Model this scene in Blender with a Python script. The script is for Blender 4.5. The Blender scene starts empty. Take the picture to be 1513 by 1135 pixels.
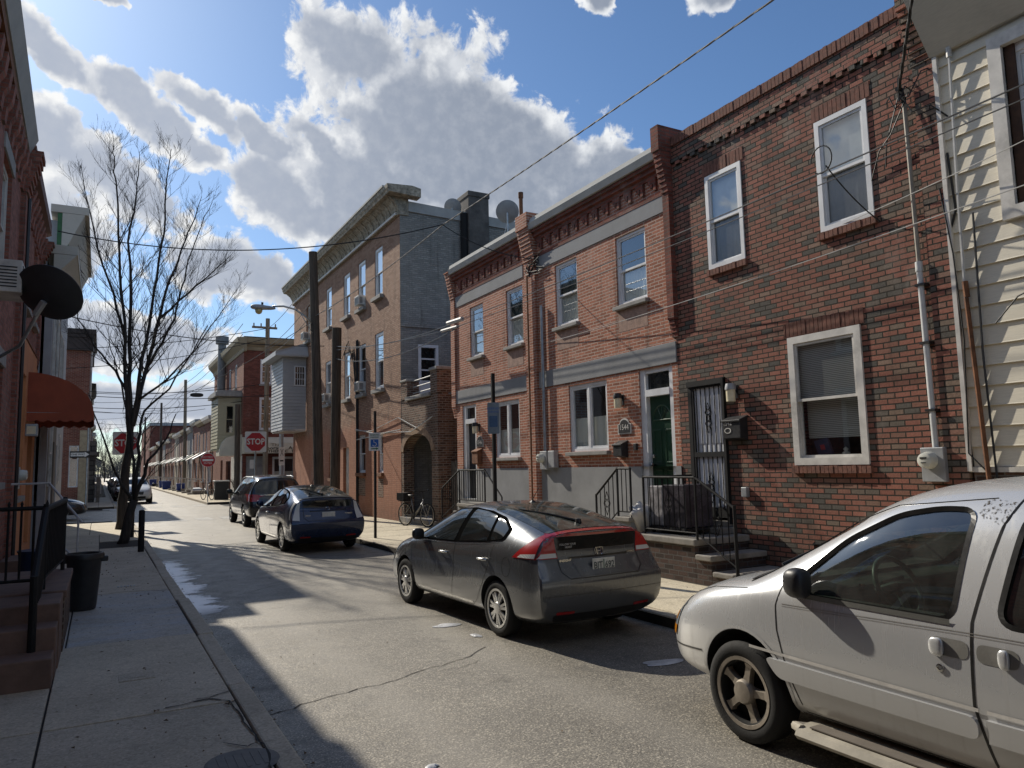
import bpy, bmesh, math, random
from mathutils import Vector, Matrix, geometry
from mathutils.bvhtree import BVHTree
R = math.radians
random.seed(7)
SC = bpy.context.scene
COL = SC.collection
V = Vector

# ------------------------------------------------------------------ objects
def wm(o):
    m = o.matrix_basis
    if o.parent:
        return wm(o.parent) @ o.matrix_parent_inverse @ m
    return m.copy()

def tag(o, label=None, cat=None, group=None, kind=None):
    if label: o['label'] = label
    if cat: o['category'] = cat
    if group: o['group'] = group
    if kind: o['kind'] = kind
    return o

def thing(name, loc, label, cat, group=None, rz=0):
    o = bpy.data.objects.new(name, None)
    o.empty_display_size = .2
    COL.objects.link(o)
    o.location = loc
    o.rotation_euler = (0, 0, rz)
    return tag(o, label, cat, group)

def adopt(o, parent):
    o.parent = parent
    o.matrix_parent_inverse = wm(parent).inverted()
    return o

def kids(o):
    return [c for c in COL.objects if c.parent == o]

def copy_tree(o, parent=None):
    c = o.copy()
    ch = kids(o)
    COL.objects.link(c)
    if parent: c.parent = parent
    for k in ch:
        copy_tree(k, c)
    return c

class Fr:
    """a facade frame: u along the wall, n out of it, z up"""
    def __init__(s, o, U, N):
        s.o, s.U, s.N = V(o), V(U), V(N)
    def P(s, u, n, z):
        return s.o + s.U*u + s.N*n + V((0, 0, z))
    def moved(s, n):
        return Fr(s.o + s.N*n, s.U, s.N)

class MB:
    def __init__(s): s.v, s.f = [], []
    def add(s, vs, fs):
        k = len(s.v)
        s.v += [V(p) for p in vs]
        s.f += [tuple(i+k for i in f) for f in fs]
        return s
    def quad(s, a, b, c, d): return s.add([a, b, c, d], [(0, 1, 2, 3)])
    def hexa(s, p):
        return s.add(p, [(0, 3, 2, 1), (4, 5, 6, 7), (0, 1, 5, 4), (1, 2, 6, 5), (2, 3, 7, 6), (3, 0, 4, 7)])
    def box(s, x0, x1, y0, y1, z0, z1):
        return s.hexa([(x0, y0, z0), (x1, y0, z0), (x1, y1, z0), (x0, y1, z0), (x0, y0, z1), (x1, y0, z1), (x1, y1, z1), (x0, y1, z1)])
    def fbox(s, fr, u0, u1, n0, n1, z0, z1):
        P = fr.P
        return s.hexa([P(u0, n0, z0), P(u1, n0, z0), P(u1, n1, z0), P(u0, n1, z0), P(u0, n0, z1), P(u1, n0, z1), P(u1, n1, z1), P(u0, n1, z1)])
    def fprism(s, fr, pts, n0, n1):
        """polygon (u,z) pushed from n0 to n1"""
        k = len(pts)
        vs = [fr.P(u, n0, z) for u, z in pts] + [fr.P(u, n1, z) for u, z in pts]
        fs = [tuple(range(k)), tuple(range(2*k-1, k-1, -1))] + [(i, (i+1) % k, k+(i+1) % k, k+i) for i in range(k)]
        return s.add(vs, fs)
    def sprism(s, fr, pts, u0, u1):
        """profile (n,z) pushed along u"""
        k = len(pts)
        vs = [fr.P(u0, n, z) for n, z in pts] + [fr.P(u1, n, z) for n, z in pts]
        fs = [tuple(range(k)), tuple(range(2*k-1, k-1, -1))] + [(i, (i+1) % k, k+(i+1) % k, k+i) for i in range(k)]
        return s.add(vs, fs)
    def tube(s, pts, r, n=6, cap=True):
        pts = [V(p) for p in pts]
        rs = r if isinstance(r, (list, tuple)) else [r]*len(pts)
        t0 = (pts[1]-pts[0]).normalized()
        a = t0.cross(V((0, 0, 1)))
        if a.length < .05: a = t0.cross(V((1, 0, 0)))
        a.normalize()
        k = len(s.v)
        for i, p in enumerate(pts):
            t = (pts[min(i+1, len(pts)-1)] - pts[max(i-1, 0)])
            t = t.normalized() if t.length > 1e-9 else t0
            a = (a - t*a.dot(t))
            a = a.normalized() if a.length > 1e-6 else t.orthogonal().normalized()
            b = t.cross(a)
            for j in range(n):
                th = 2*math.pi*j/n
                s.v.append(p + (a*math.cos(th) + b*math.sin(th))*rs[i])
        for i in range(len(pts)-1):
            for j in range(n):
                s.f.append((k+i*n+j, k+i*n+(j+1) % n, k+(i+1)*n+(j+1) % n, k+(i+1)*n+j))
        if cap:
            s.f.append(tuple(k+j for j in range(n-1, -1, -1)))
            s.f.append(tuple(k+(len(pts)-1)*n+j for j in range(n)))
        return s
    def lathe(s, prof, c=(0, 0, 0), ax='z', n=24, cap=True):
        """prof: (radius, height) pairs; the axis runs through c"""
        c = V(c); k = len(s.v)
        for r, h in prof:
            for j in range(n):
                th = 2*math.pi*j/n
                a, b = r*math.cos(th), r*math.sin(th)
                p = {'z': (a, b, h), 'x': (h, a, b), 'y': (b, h, a)}[ax]
                s.v.append(c+V(p))
        m = len(prof)
        for i in range(m-1):
            for j in range(n):
                s.f.append((k+i*n+j, k+i*n+(j+1) % n, k+(i+1)*n+(j+1) % n, k+(i+1)*n+j))
        if cap and prof[0][0] > 1e-5: s.f.append(tuple(k+j for j in range(n-1, -1, -1)))
        if cap and prof[-1][0] > 1e-5: s.f.append(tuple(k+(m-1)*n+j for j in range(n)))
        return s
    def split(s, name, mat, parent, bevel=0, smooth=False):
        """one part per loose piece"""
        n = len(s.v); up = list(range(n))
        def find(i):
            while up[i] != i: up[i] = up[up[i]]; i = up[i]
            return i
        for f_ in s.f:
            for i in f_[1:]: up[find(i)] = find(f_[0])
        groups = {}
        for f_ in s.f: groups.setdefault(find(f_[0]), []).append(f_)
        out = []
        for fs in groups.values():
            ids = sorted({i for f_ in fs for i in f_}); mp = {i: k for k, i in enumerate(ids)}
            m_ = MB(); m_.v = [s.v[i] for i in ids]; m_.f = [tuple(mp[i] for i in f_) for f_ in fs]
            out.append(m_.build(name, mat, parent, bevel=bevel, smooth=smooth))
        return out
    def build(s, name, mat, parent=None, label=None, cat=None, group=None, kind=None, smooth=False, bevel=0, auto=None):
        vs = s.v
        off = V((0, 0, 0))
        if parent is None and kind is None and vs:
            xs, ys, zs = zip(*[tuple(p) for p in vs])
            off = V(((min(xs)+max(xs))/2, (min(ys)+max(ys))/2, min(zs)))
        me = bpy.data.meshes.new(name)
        me.from_pydata([p-off for p in vs], [], s.f)
        bm = bmesh.new(); bm.from_mesh(me)
        bmesh.ops.recalc_face_normals(bm, faces=bm.faces)
        bm.to_mesh(me); bm.free()
        return link_mesh(name, me, mat, parent, label, cat, group, kind, smooth, bevel, off)

def link_mesh(name, me, mat, parent=None, label=None, cat=None, group=None, kind=None, smooth=False, bevel=0, off=(0, 0, 0)):
    if mat: me.materials.append(mat)
    if smooth:
        for p in me.polygons: p.use_smooth = True
        if smooth != True:
            try: me.set_sharp_from_angle(angle=R(smooth))
            except Exception: pass
    o = bpy.data.objects.new(name, me)
    COL.objects.link(o)
    o.location = off
    if parent: adopt(o, parent)
    if bevel:
        b = o.modifiers.new('bevel', 'BEVEL'); b.width = bevel; b.segments = 2; b.limit_method = 'ANGLE'; b.angle_limit = R(40)
    return tag(o, label, cat, group, kind)

def text_mb(txt, size, fr, u, z, n=.003, align='CENTER', sx=1.0, bold=0):
    cu = bpy.data.curves.new('txt', 'FONT')
    cu.body = txt; cu.size = size; cu.align_x = align; cu.align_y = 'CENTER'; cu.offset = bold
    cu.resolution_u = 2
    o = bpy.data.objects.new('txt', cu); COL.objects.link(o)
    dg = bpy.context.evaluated_depsgraph_get()
    me = bpy.data.meshes.new_from_object(o.evaluated_get(dg))
    mb = MB()
    mb.add([fr.P(u + p.co.x*sx, n, z + p.co.y) for p in me.vertices], [tuple(p.vertices) for p in me.polygons])
    bpy.data.objects.remove(o); bpy.data.curves.remove(cu); bpy.data.meshes.remove(me)
    return mb

def wall_mb(mb, fr, u0, u1, z0, z1, holes, n=0, depth=.14):
    """wall face with real openings and their reveals; holes: (u0,u1,z0,z1)"""
    us = sorted(set([u0, u1] + [x for h in holes for x in h[:2]]))
    zs = sorted(set([z0, z1] + [x for h in holes for x in h[2:4]]))
    us = [x for x in us if u0 <= x <= u1]; zs = [x for x in zs if z0 <= x <= z1]
    for i in range(len(us)-1):
        for j in range(len(zs)-1):
            cu, cz = (us[i]+us[i+1])/2, (zs[j]+zs[j+1])/2
            if any(h[0] < cu < h[1] and h[2] < cz < h[3] for h in holes): continue
            mb.quad(fr.P(us[i], n, zs[j]), fr.P(us[i+1], n, zs[j]), fr.P(us[i+1], n, zs[j+1]), fr.P(us[i], n, zs[j+1]))
    for a, b, c, d in [h[:4] for h in holes]:
        m = n-depth
        mb.quad(fr.P(a, n, c), fr.P(a, n, d), fr.P(a, m, d), fr.P(a, m, c))
        mb.quad(fr.P(b, n, c), fr.P(b, n, d), fr.P(b, m, d), fr.P(b, m, c))
        mb.quad(fr.P(a, n, d), fr.P(b, n, d), fr.P(b, m, d), fr.P(a, m, d))
        mb.quad(fr.P(a, n, c), fr.P(b, n, c), fr.P(b, m, c), fr.P(a, m, c))
    return mb

# ------------------------------------------------------------------ materials
class NT:
    def __init__(s, nt): s.t = nt; s.N = nt.nodes; s.L = nt.links
    def n(s, typ, ins=None, **props):
        nd = s.N.new(typ)
        for k, v in props.items(): setattr(nd, k, v)
        for k, v in (ins or {}).items():
            sk = nd.inputs[k]
            if isinstance(v, bpy.types.NodeSocket): s.L.new(v, sk)
            elif isinstance(v, bpy.types.Node): s.L.new(v.outputs[0], sk)
            else:
                if isinstance(v, (tuple, list)) and len(v) == 3 and sk.type == 'RGBA': v = (*v, 1)
                sk.default_value = v
        return nd
    def math(s, op, a, b=0, c=None, clamp=False):
        nd = s.n('ShaderNodeMath', {0: a, 1: b}, operation=op, use_clamp=clamp)
        if c is not None:
            if isinstance(c, bpy.types.NodeSocket): s.L.new(c, nd.inputs[2])
            else: nd.inputs[2].default_value = c
        return nd.outputs[0]
    def mix(s, fac, a, b, blend='MIX'):
        nd = s.n('ShaderNodeMix', data_type='RGBA', blend_type=blend)
        for i, v in ((0, fac), (6, a), (7, b)):
            sk = nd.inputs[i]
            if isinstance(v, bpy.types.NodeSocket): s.L.new(v, sk)
            else: sk.default_value = v if i == 0 else (*v[:3], 1)
        return nd.outputs[2]
    def ramp(s, fac, stops, interp='LINEAR'):
        nd = s.n('ShaderNodeValToRGB', {0: fac})
        cr = nd.color_ramp; cr.interpolation = interp
        while len(cr.elements) < len(stops): cr.elements.new(.5)
        for e, (p, c) in zip(cr.elements, stops):
            e.position = p
            e.color = (c, c, c, 1) if not isinstance(c, (tuple, list)) else (*c[:3], 1)
        return nd.outputs[0]
    def rng(s, v, a, b, c=0., d=1., smooth=True):
        nd = s.n('ShaderNodeMapRange', {0: v, 1: a, 2: b, 3: c, 4: d})
        if smooth: nd.interpolation_type = 'SMOOTHSTEP'
        return nd.outputs[0]
    def noise(s, vec, scale, detail=4, rough=.55, dist=0):
        nd = s.n('ShaderNodeTexNoise', {'Scale': scale, 'Detail': detail, 'Roughness': rough, 'Distortion': dist})
        if vec is not None: s.L.new(vec, nd.inputs['Vector'])
        return nd.outputs['Fac']
    def bump(s, h, strength=.4, dist=.01, normal=None):
        nd = s.n('ShaderNodeBump', {'Height': h, 'Strength': strength, 'Distance': dist})
        if normal is not None: s.L.new(normal, nd.inputs['Normal'])
        return nd.outputs[0]

def new_mat(name):
    m = bpy.data.materials.new(name); m.use_nodes = True
    nt = m.node_tree; nt.nodes.clear()
    t = NT(nt)
    out = t.n('ShaderNodeOutputMaterial')
    return m, t, out

def wpos(t): return t.n('ShaderNodeNewGeometry').outputs['Position']
def opos(t): return t.n('ShaderNodeTexCoord').outputs['Object']

def bsdf(t, out, **k):
    b = t.n('ShaderNodeBsdfPrincipled')
    for key, v in k.items():
        sk = b.inputs[key.replace('_', ' ')]
        if isinstance(v, bpy.types.NodeSocket): t.L.new(v, sk)
        elif isinstance(v, (tuple, list)) and len(v) == 3 and sk.type == 'RGBA': sk.default_value = (*v, 1)
        else: sk.default_value = v
    t.L.new(b.outputs[0], out.inputs['Surface'])
    return b

def m_plain(name, col, rough=.6, metal=0., var=.25, scale=6, bump=.15, bscale=60, spec=.5, obj=False, grime=0):
    m, t, out = new_mat(name)
    p = opos(t) if obj else wpos(t)
    n1 = t.noise(p, scale, 5, .6)
    dark = tuple(c*(1-var) for c in col); lite = tuple(min(1, c*(1+var*.7)) for c in col)
    c = t.ramp(n1, [(.3, dark), (.7, lite)])
    n2 = t.noise(p, bscale, 3)
    if grime:
        g = t.rng(t.noise(p, scale*.35, 6, .7), .48, .75)
        c = t.mix(t.math('MULTIPLY', g, grime), c, tuple(x*.35 for x in col))
    r = t.rng(n1, 0, 1, max(0, rough-.1), min(1, rough+.1))
    bsdf(t, out, Base_Color=c, Roughness=r, Metallic=metal, Specular_IOR_Level=spec, Normal=t.bump(n2, bump, .004))
    return m

def m_brick(name, stops, mortar, bw=.21, bh=.071, ms=.010, bump=.6, wear=.25, low=None, soot=None, flat=0):
    """stops: ramp over a random number per brick"""
    m, t, out = new_mat(name)
    pos = wpos(t)
    sx = t.n('ShaderNodeSeparateXYZ', {0: pos})
    u = t.math('ADD', sx.outputs[0], sx.outputs[1])
    wob = t.noise(pos, 2.2, 2)
    z = t.math('ADD', sx.outputs[2], t.math('MULTIPLY', wob, .012))
    vec = t.n('ShaderNodeCombineXYZ', {0: u, 1: z, 2: 0.0}).outputs[0]
    br = t.n('ShaderNodeTexBrick', {'Vector': vec, 'Color1': (0, 0, 0, 1), 'Color2': (1, 1, 1, 1), 'Mortar': (0, 0, 0, 1), 'Scale': 1.0,
             'Mortar Size': ms, 'Mortar Smooth': .25, 'Bias': 0.0, 'Brick Width': bw, 'Row Height': bh}, offset=.5, offset_frequency=2)
    col = t.ramp(br.outputs['Color'], stops)
    fine = t.noise(pos, 45, 4, .65)
    col = t.mix(.55, col, t.ramp(fine, [(.25, .25), (.75, 1.0)]), 'MULTIPLY')
    col = t.mix(.35, col, t.ramp(fine, [(.3, .6), (.8, 1.0)]), 'SCREEN') if flat else col
    big = t.noise(pos, .9, 6, .65)
    mort = t.mix(.6, mortar, t.ramp(t.noise(pos, 30, 3), [(.3, .5), (.7, 1.0)]), 'MULTIPLY')
    c = t.mix(br.outputs['Fac'], col, mort)
    c = t.mix(t.rng(big, .5, .72, 0, wear), c, tuple(x*.5 for x in stops[0][1]))
    if low:      # (height, colour, strength): paint or damp low on the wall
        g = t.rng(t.math('ADD', sx.outputs[2], t.math('MULTIPLY', big, 1.2)), low[0]+.5, low[0]+1.0, low[2], 0)
        c = t.mix(g, c, low[1])
    streak = t.noise(t.n('ShaderNodeMapping', {'Vector': pos, 'Scale': (3, 3, .25)}).outputs[0], 1.6, 5, .6)
    c = t.mix(t.rng(streak, .52, .78, 0, .5), c, (.045, .036, .03))
    pale = t.noise(t.n('ShaderNodeMapping', {'Vector': pos, 'Scale': (1, 1, .5)}).outputs[0], 1.1, 7, .7)
    c = t.mix(t.rng(pale, .56, .75, 0, .28), c, (.42, .36, .31))
    c = t.mix(t.rng(t.math('ADD', sx.outputs[2], t.math('MULTIPLY', big, .9)), .5, 1.5, .45, 0), c, (.05, .042, .036))
    h = t.math('ADD', t.math('MULTIPLY', t.math('SUBTRACT', 1, br.outputs['Fac']), 1.0), t.math('MULTIPLY', fine, .55))
    bsdf(t, out, Base_Color=c, Roughness=.88, Specular_IOR_Level=.25, Normal=t.bump(h, bump, .012))
    return m

def m_glass(name='window_glass', tint=(.88, .92, .92), rough=.02, refl=1.0, dust=0.0):
    m, t, out = new_mat(name)
    nz = t.noise(wpos(t), 1.1, 2)
    nrm = t.bump(nz, .05, .02)
    ge = t.n('ShaderNodeNewGeometry')
    dt = t.math('ABSOLUTE', t.n('ShaderNodeVectorMath', {0: ge.outputs['Normal'], 1: ge.outputs['Incoming']}, operation='DOT_PRODUCT').outputs['Value'])
    fr = t.math('MULTIPLY_ADD', t.math('POWER', t.math('SUBTRACT', 1, dt, clamp=True), 4.0), 1.0, .11)
    gl = t.n('ShaderNodeBsdfGlossy', {'Color': (.95*refl, .97*refl, 1*refl), 'Roughness': rough, 'Normal': nrm})
    tr = t.n('ShaderNodeBsdfTransparent', {'Color': tint})
    mx = t.n('ShaderNodeMixShader', {0: t.math('MULTIPLY', fr, 1.5, clamp=True), 1: tr.outputs[0], 2: gl.outputs[0]})
    s = mx.outputs[0]
    if dust:
        df = t.n('ShaderNodeBsdfDiffuse', {'Color': (.32, .33, .3)})
        f = t.math('MULTIPLY', t.ramp(t.noise(opos(t), 5, 6, .7), [(.35, .25), (.7, 1.0)]), dust)
        s = t.n('ShaderNodeMixShader', {0: f, 1: s, 2: df.outputs[0]}).outputs[0]
    t.L.new(s, out.inputs['Surface'])
    return m

def m_darkglass(name, col=(.012, .014, .014), dust=.15, coat=(.2, .2, .18)):
    m, t, out = new_mat(name)
    d = t.rng(t.noise(opos(t), 7, 6, .7), .4, .75, 0, dust)
    c = t.mix(d, col, coat)
    bsdf(t, out, Base_Color=c, Roughness=t.math('ADD', .03, t.math('MULTIPLY', d, .5)), Specular_IOR_Level=.6)
    return m

def m_paint(name, col, dirtcol=(.16, .14, .11), dirt=.5, metal=.5, rough=.32, streaks=.25, zlo=.2, zhi=.85, flake=.15):
    """car paint with road dirt that fades upwards and rain streaks"""
    m, t, out = new_mat(name)
    p = opos(t)
    sx = t.n('ShaderNodeSeparateXYZ', {0: p})
    n1 = t.noise(p, 3.5, 6, .65)
    zz = t.math('ADD', sx.outputs[2], t.math('MULTIPLY', t.math('SUBTRACT', n1, .5), .6))
    d = t.rng(zz, zlo, zhi, dirt, dirt*.22)
    st = t.noise(t.n('ShaderNodeMapping', {'Vector': p, 'Scale': (22, 22, 1.1)}).outputs[0], 1.0, 5, .6)
    d = t.math('ADD', d, t.rng(st, .52, .75, 0, streaks), clamp=True)
    fl = t.noise(p, 900, 1)
    base = t.mix(flake, col, t.ramp(fl, [(.3, tuple(c*.6 for c in col)), (.7, tuple(min(1, c*1.5) for c in col))]))
    c = t.mix(d, base, dirtcol)
    bsdf(t, out, Base_Color=c, Metallic=t.math('MULTIPLY', t.math('SUBTRACT', 1, d), metal), Roughness=t.math('ADD', rough, t.math('MULTIPLY', d, .45)),
         Coat_Weight=t.math('MULTIPLY', t.math('SUBTRACT', 1, d), .7), Coat_Roughness=.06, Normal=t.bump(t.noise(p, 120, 3), .02, .002))
    return m

def m_emit_free(name, col, rough=.2):      # lamp lenses
    m, t, out = new_mat(name)
    w = t.n('ShaderNodeTexWave', {'Vector': opos(t), 'Scale': 40.0, 'Distortion': .5}).outputs['Fac']
    bsdf(t, out, Base_Color=t.mix(w, tuple(c*.75 for c in col), col), Roughness=rough, Coat_Weight=.8, Coat_Roughness=.03, Normal=t.bump(w, .15, .004))
    return m

WHITE = m_plain('white_window_vinyl', (.72, .73, .74), .45, var=.12, scale=3, grime=.25)
OLDWHITE = m_plain('weathered_white_paint', (.62, .6, .56), .6, var=.2, scale=5, grime=.6)
BLACKIRON = m_plain('black_iron', (.014, .014, .015), .75, 0., spec=.25, var=.4, scale=20, bump=.3)
BLACKPLASTIC = m_plain('black_plastic', (.022, .022, .024), .45, var=.3, scale=14)
RUBBER = m_plain('rubber', (.011, .011, .011), .85, var=.35, scale=12, bump=.4, bscale=90, obj=True)
GREYMETAL = m_plain('grey_metal', (.36, .37, .38), .5, .3, var=.2, scale=5, grime=.3)
GALV = m_plain('galvanised_steel', (.38, .4, .41), .4, .7, var=.25, scale=9)
CHROME = m_plain('chrome', (.62, .62, .6), .2, 1., var=.2, scale=10, obj=True)
RUST = m_plain('rusty_iron', (.2, .09, .045), .85, .2, var=.5, scale=12, bump=.5)
GREYSTUCCO = m_plain('grey_stucco', (.26, .265, .27), .9, var=.2, scale=1.6, bump=.5, bscale=70, grime=.3)
STONE = m_plain('sill_stone', (.3, .29, .27), .85, var=.25, scale=6, bump=.4, grime=.4)
CONC = m_plain('step_concrete', (.27, .25, .22), .9, var=.35, scale=4, bump=.6, bscale=50, grime=.5)
ROOFMETAL = m_plain('roof_flashing', (.42, .42, .40), .85, 0., spec=.15, var=.15, scale=2, grime=.3)
TAR = m_plain('roof_tar', (.05, .05, .05), .9, var=.3, scale=2)
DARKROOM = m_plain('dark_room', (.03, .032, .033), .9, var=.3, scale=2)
CURTAIN = m_plain('white_curtain', (.8, .8, .77), .85, var=.12, scale=4, bump=.3, bscale=14)
SHADEWHITE = m_plain('window_shade', (.86, .83, .73), .8, var=.08, scale=2)
GREENSHADE = m_plain('dark_green_room', (.015, .03, .026), .8, var=.3, scale=2)
GLASS = m_glass()
SCREEN = m_glass('insect_screen', (.42, .44, .45), .25, .6)
WIRE = m_plain('cable_black', (.012, .012, .012), .6, var=.2)
WIREGREY = m_plain('cable_grey', (.5, .5, .48), .5, var=.2)
# ------------------------------------------------------------------ camera, sun, sky
SUN_AZ, SUN_EL = R(-13.7), R(34.9)       # azimuth from +Y (negative: left of the street axis)
yaw, pitch, roll = 0.5055376, 0.10690403, -0.022991
f = V((math.sin(yaw)*math.cos(pitch), math.cos(yaw)*math.cos(pitch), math.sin(pitch)))
r = V((math.cos(yaw), -math.sin(yaw), 0)); u = r.cross(f)
rr = r*math.cos(roll) + u*math.sin(roll); uu = -r*math.sin(roll) + u*math.cos(roll)
cd = bpy.data.cameras.new('camera'); cam = bpy.data.objects.new('camera', cd); COL.objects.link(cam)
M = Matrix.Identity(4)
for i in range(3):
    M[i][0], M[i][1], M[i][2] = rr[i], uu[i], -f[i]
M[0][3], M[1][3], M[2][3] = 0, 0, 1.9
cam.matrix_world = M
cd.sensor_width = 36; cd.lens = 36*1100/1513; cd.clip_end = 4000; cd.clip_start = .05
SC.camera = cam
SC.render.resolution_x, SC.render.resolution_y = 1024, 768
SC.view_settings.view_transform = 'Standard'; SC.view_settings.look = 'None'; SC.view_settings.exposure = 0
SC.cycles.max_bounces = 8; SC.cycles.transparent_max_bounces = 16
SC.cycles.caustics_reflective = False; SC.cycles.caustics_refractive = False

sd = V((math.sin(SUN_AZ)*math.cos(SUN_EL), math.cos(SUN_AZ)*math.cos(SUN_EL), math.sin(SUN_EL)))
sl = bpy.data.lights.new('sun', 'SUN'); sl.energy = 5.0; sl.angle = R(.55); sl.color = (1, .92, .79)
so = bpy.data.objects.new('sun', sl); COL.objects.link(so)
so.rotation_euler = (-sd).to_track_quat('-Z', 'Y').to_euler(); so.location = (-10, 40, 40)

W = bpy.data.worlds.new('World'); SC.world = W; W.use_nodes = True
t = NT(W.node_tree); t.N.clear()
out = t.n('ShaderNodeOutputWorld')
sky = t.n('ShaderNodeTexSky', sky_type='NISHITA', sun_disc=False, sun_elevation=SUN_EL, sun_rotation=SUN_AZ, air_density=1.0, dust_density=.6, ozone_density=2.0, altitude=50)
D = t.n('ShaderNodeTexCoord').outputs['Generated']
sx = t.n('ShaderNodeSeparateXYZ', {0: D})
az = t.math('MULTIPLY', t.math('ARCTAN2', sx.outputs[0], sx.outputs[1]), 57.2958)
el = t.math('MULTIPLY', t.math('ARCSINE', sx.outputs[2]), 57.2958)
P2 = t.n('ShaderNodeCombineXYZ', {0: az, 1: el, 2: 0.0}).outputs[0]
# clouds: (azimuth, elevation, half width, half height, tilt) in degrees; some out of view are added for fill light and window reflections
CL = [(150, 55, 40, 12, 0), (-120, 58, 40, 10, 0), (22.0, 25.4, 8.6, 5.8, -12), (28.0, 22.2, 9.0, 5.4, -16), (24.5, 22.5, 8, 4.5, -14), (17.0, 29.6, 4.6, 2.6, -25), (32.5, 18.6, 6.5, 3.8, -12), (18.0, 20.5, 5.5, 3.4, -20), (37.5, 21.8, 3.4, 2.4, -30),
      (41.8, 20.4, 3.2, 2.2, -15), (44.8, 19.6, 2.6, 1.6, 0), (-4.0, 26.6, 3.2, 1.2, -35), (1.0, 24.9, 3.7, 1.5, -26), (6.0, 24.9, 3.0, 1.2, -22), (4.5, 22.9, 3.6, 1.3, -30), (11.5, 20.2, 4.0, 2.5, -32), (10.5, 23.6, 2.6, 1.0, -38),
      (14.8, 23.0, 3.0, 1.0, -40), (-4.0, 22.0, 2.8, 2.2, -40), (0.5, 19.3, 5.5, 2.2, -25), (-.6, 30.6, 1.2, .5, -12), (-3.5, 16, 4, 3, 0), (16.5, 17.2, 4.5, 1.9, -28), (8, 14.2, 5.5, 2.2, -12), (14.5, 12.6, 4, 1.6, 0),
      (27.5, 36.5, 4.6, 1.7, -8), (36.5, 33.4, 1.2, 1.1, 0), (46.8, 32.5, 2.6, 1.3, 20), (0, 9.0, 10, 2.0, 0), (0, 4.5, 20, 1.6, 0), (15, 7.5, 7, 1.4, 0), (21.5, 13.5, 5, 2.4, -10), (-30, 24, 12, 6, 0), (-75, 24, 26, 12, 0), (-115, 40, 22, 9, 0), (75, 22, 12, 4, 0), (120, 26, 20, 7, 0), (190, 24, 26, 7, 0), (-95, 28, 22, 8, 0), (-60, 30, 9, 4, 0)]
warp = t.n('ShaderNodeTexNoise', {'Vector': P2, 'Scale': .22, 'Detail': 4.0, 'Roughness': .6})
wv = t.n('ShaderNodeVectorMath', {0: warp.outputs['Color'], 1: (.5, .5, .5)}, operation='SUBTRACT').outputs[0]
wv = t.n('ShaderNodeVectorMath', {0: wv, 1: (5.0, 3.2, 0)}, operation='MULTIPLY').outputs[0]
P3 = t.n('ShaderNodeVectorMath', {0: P2, 1: wv}, operation='ADD').outputs[0]
acc = None
for a, e, w, h, tilt in CL:
    mp = t.n('ShaderNodeMapping', {'Vector': P3, 'Location': (a, e, 0), 'Rotation': (0, 0, R(tilt)), 'Scale': (w*1.2, h*1.2, 1)}, vector_type='TEXTURE')
    ln = t.n('ShaderNodeVectorMath', {0: mp.outputs[0]}, operation='LENGTH').outputs['Value']
    v = t.math('SUBTRACT', 1, ln)
    acc = v if acc is None else t.math('SMOOTH_MAX', acc, v, .3)
n0 = t.noise(P2, .13, 4, .5)
fb = t.noise(P2, .42, 11, .62, .3)
sh = t.math('ADD', t.math('MULTIPLY', acc, .95), t.math('MULTIPLY', t.math('SUBTRACT', n0, .5), 1.0))
dens = t.math('ADD', sh, t.math('MULTIPLY', t.math('SUBTRACT', fb, .5), 1.2))
cov = t.rng(dens, .02, .2)
core = t.rng(t.math('ADD', sh, t.math('MULTIPLY', t.math('SUBTRACT', t.noise(P2, .3, 7, .55), .5), .9)), .10, .50)
sunprox = t.rng(az, 30, 2)                     # clouds near the sun are whiter
edgec = t.mix(sunprox, (.90, .92, .94), (.97, .975, .97))
corec = t.mix(sunprox, (.29, .335, .42), (.45, .50, .60))
tex = t.noise(P2, .9, 7, .6)
corec = t.mix(t.rng(tex, .35, .75, 0, .25), corec, (.6, .63, .68))
lip = t.noise(t.n('ShaderNodeVectorMath', {0: P2, 1: (-.9, .9, 0)}, operation='ADD').outputs[0], .42, 11, .62, .3)
shade = t.rng(t.math('SUBTRACT', fb, lip), -.06, .14)
edgec = t.mix(t.math('MULTIPLY', t.math('SUBTRACT', 1, shade), .45), edgec, (.52, .56, .64))
cc = t.mix(core, edgec, corec)
skyc = t.mix(1.0, sky.outputs[0], (.76, .96, 1.16), 'MULTIPLY')
b1 = t.n('ShaderNodeBackground', {'Color': skyc, 'Strength': .098})
b2 = t.n('ShaderNodeBackground', {'Color': cc, 'Strength': 1.0})
mx = t.n('ShaderNodeMixShader', {0: cov, 1: b1.outputs[0], 2: b2.outputs[0]})
t.L.new(mx.outputs[0], out.inputs['Surface'])
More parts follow.
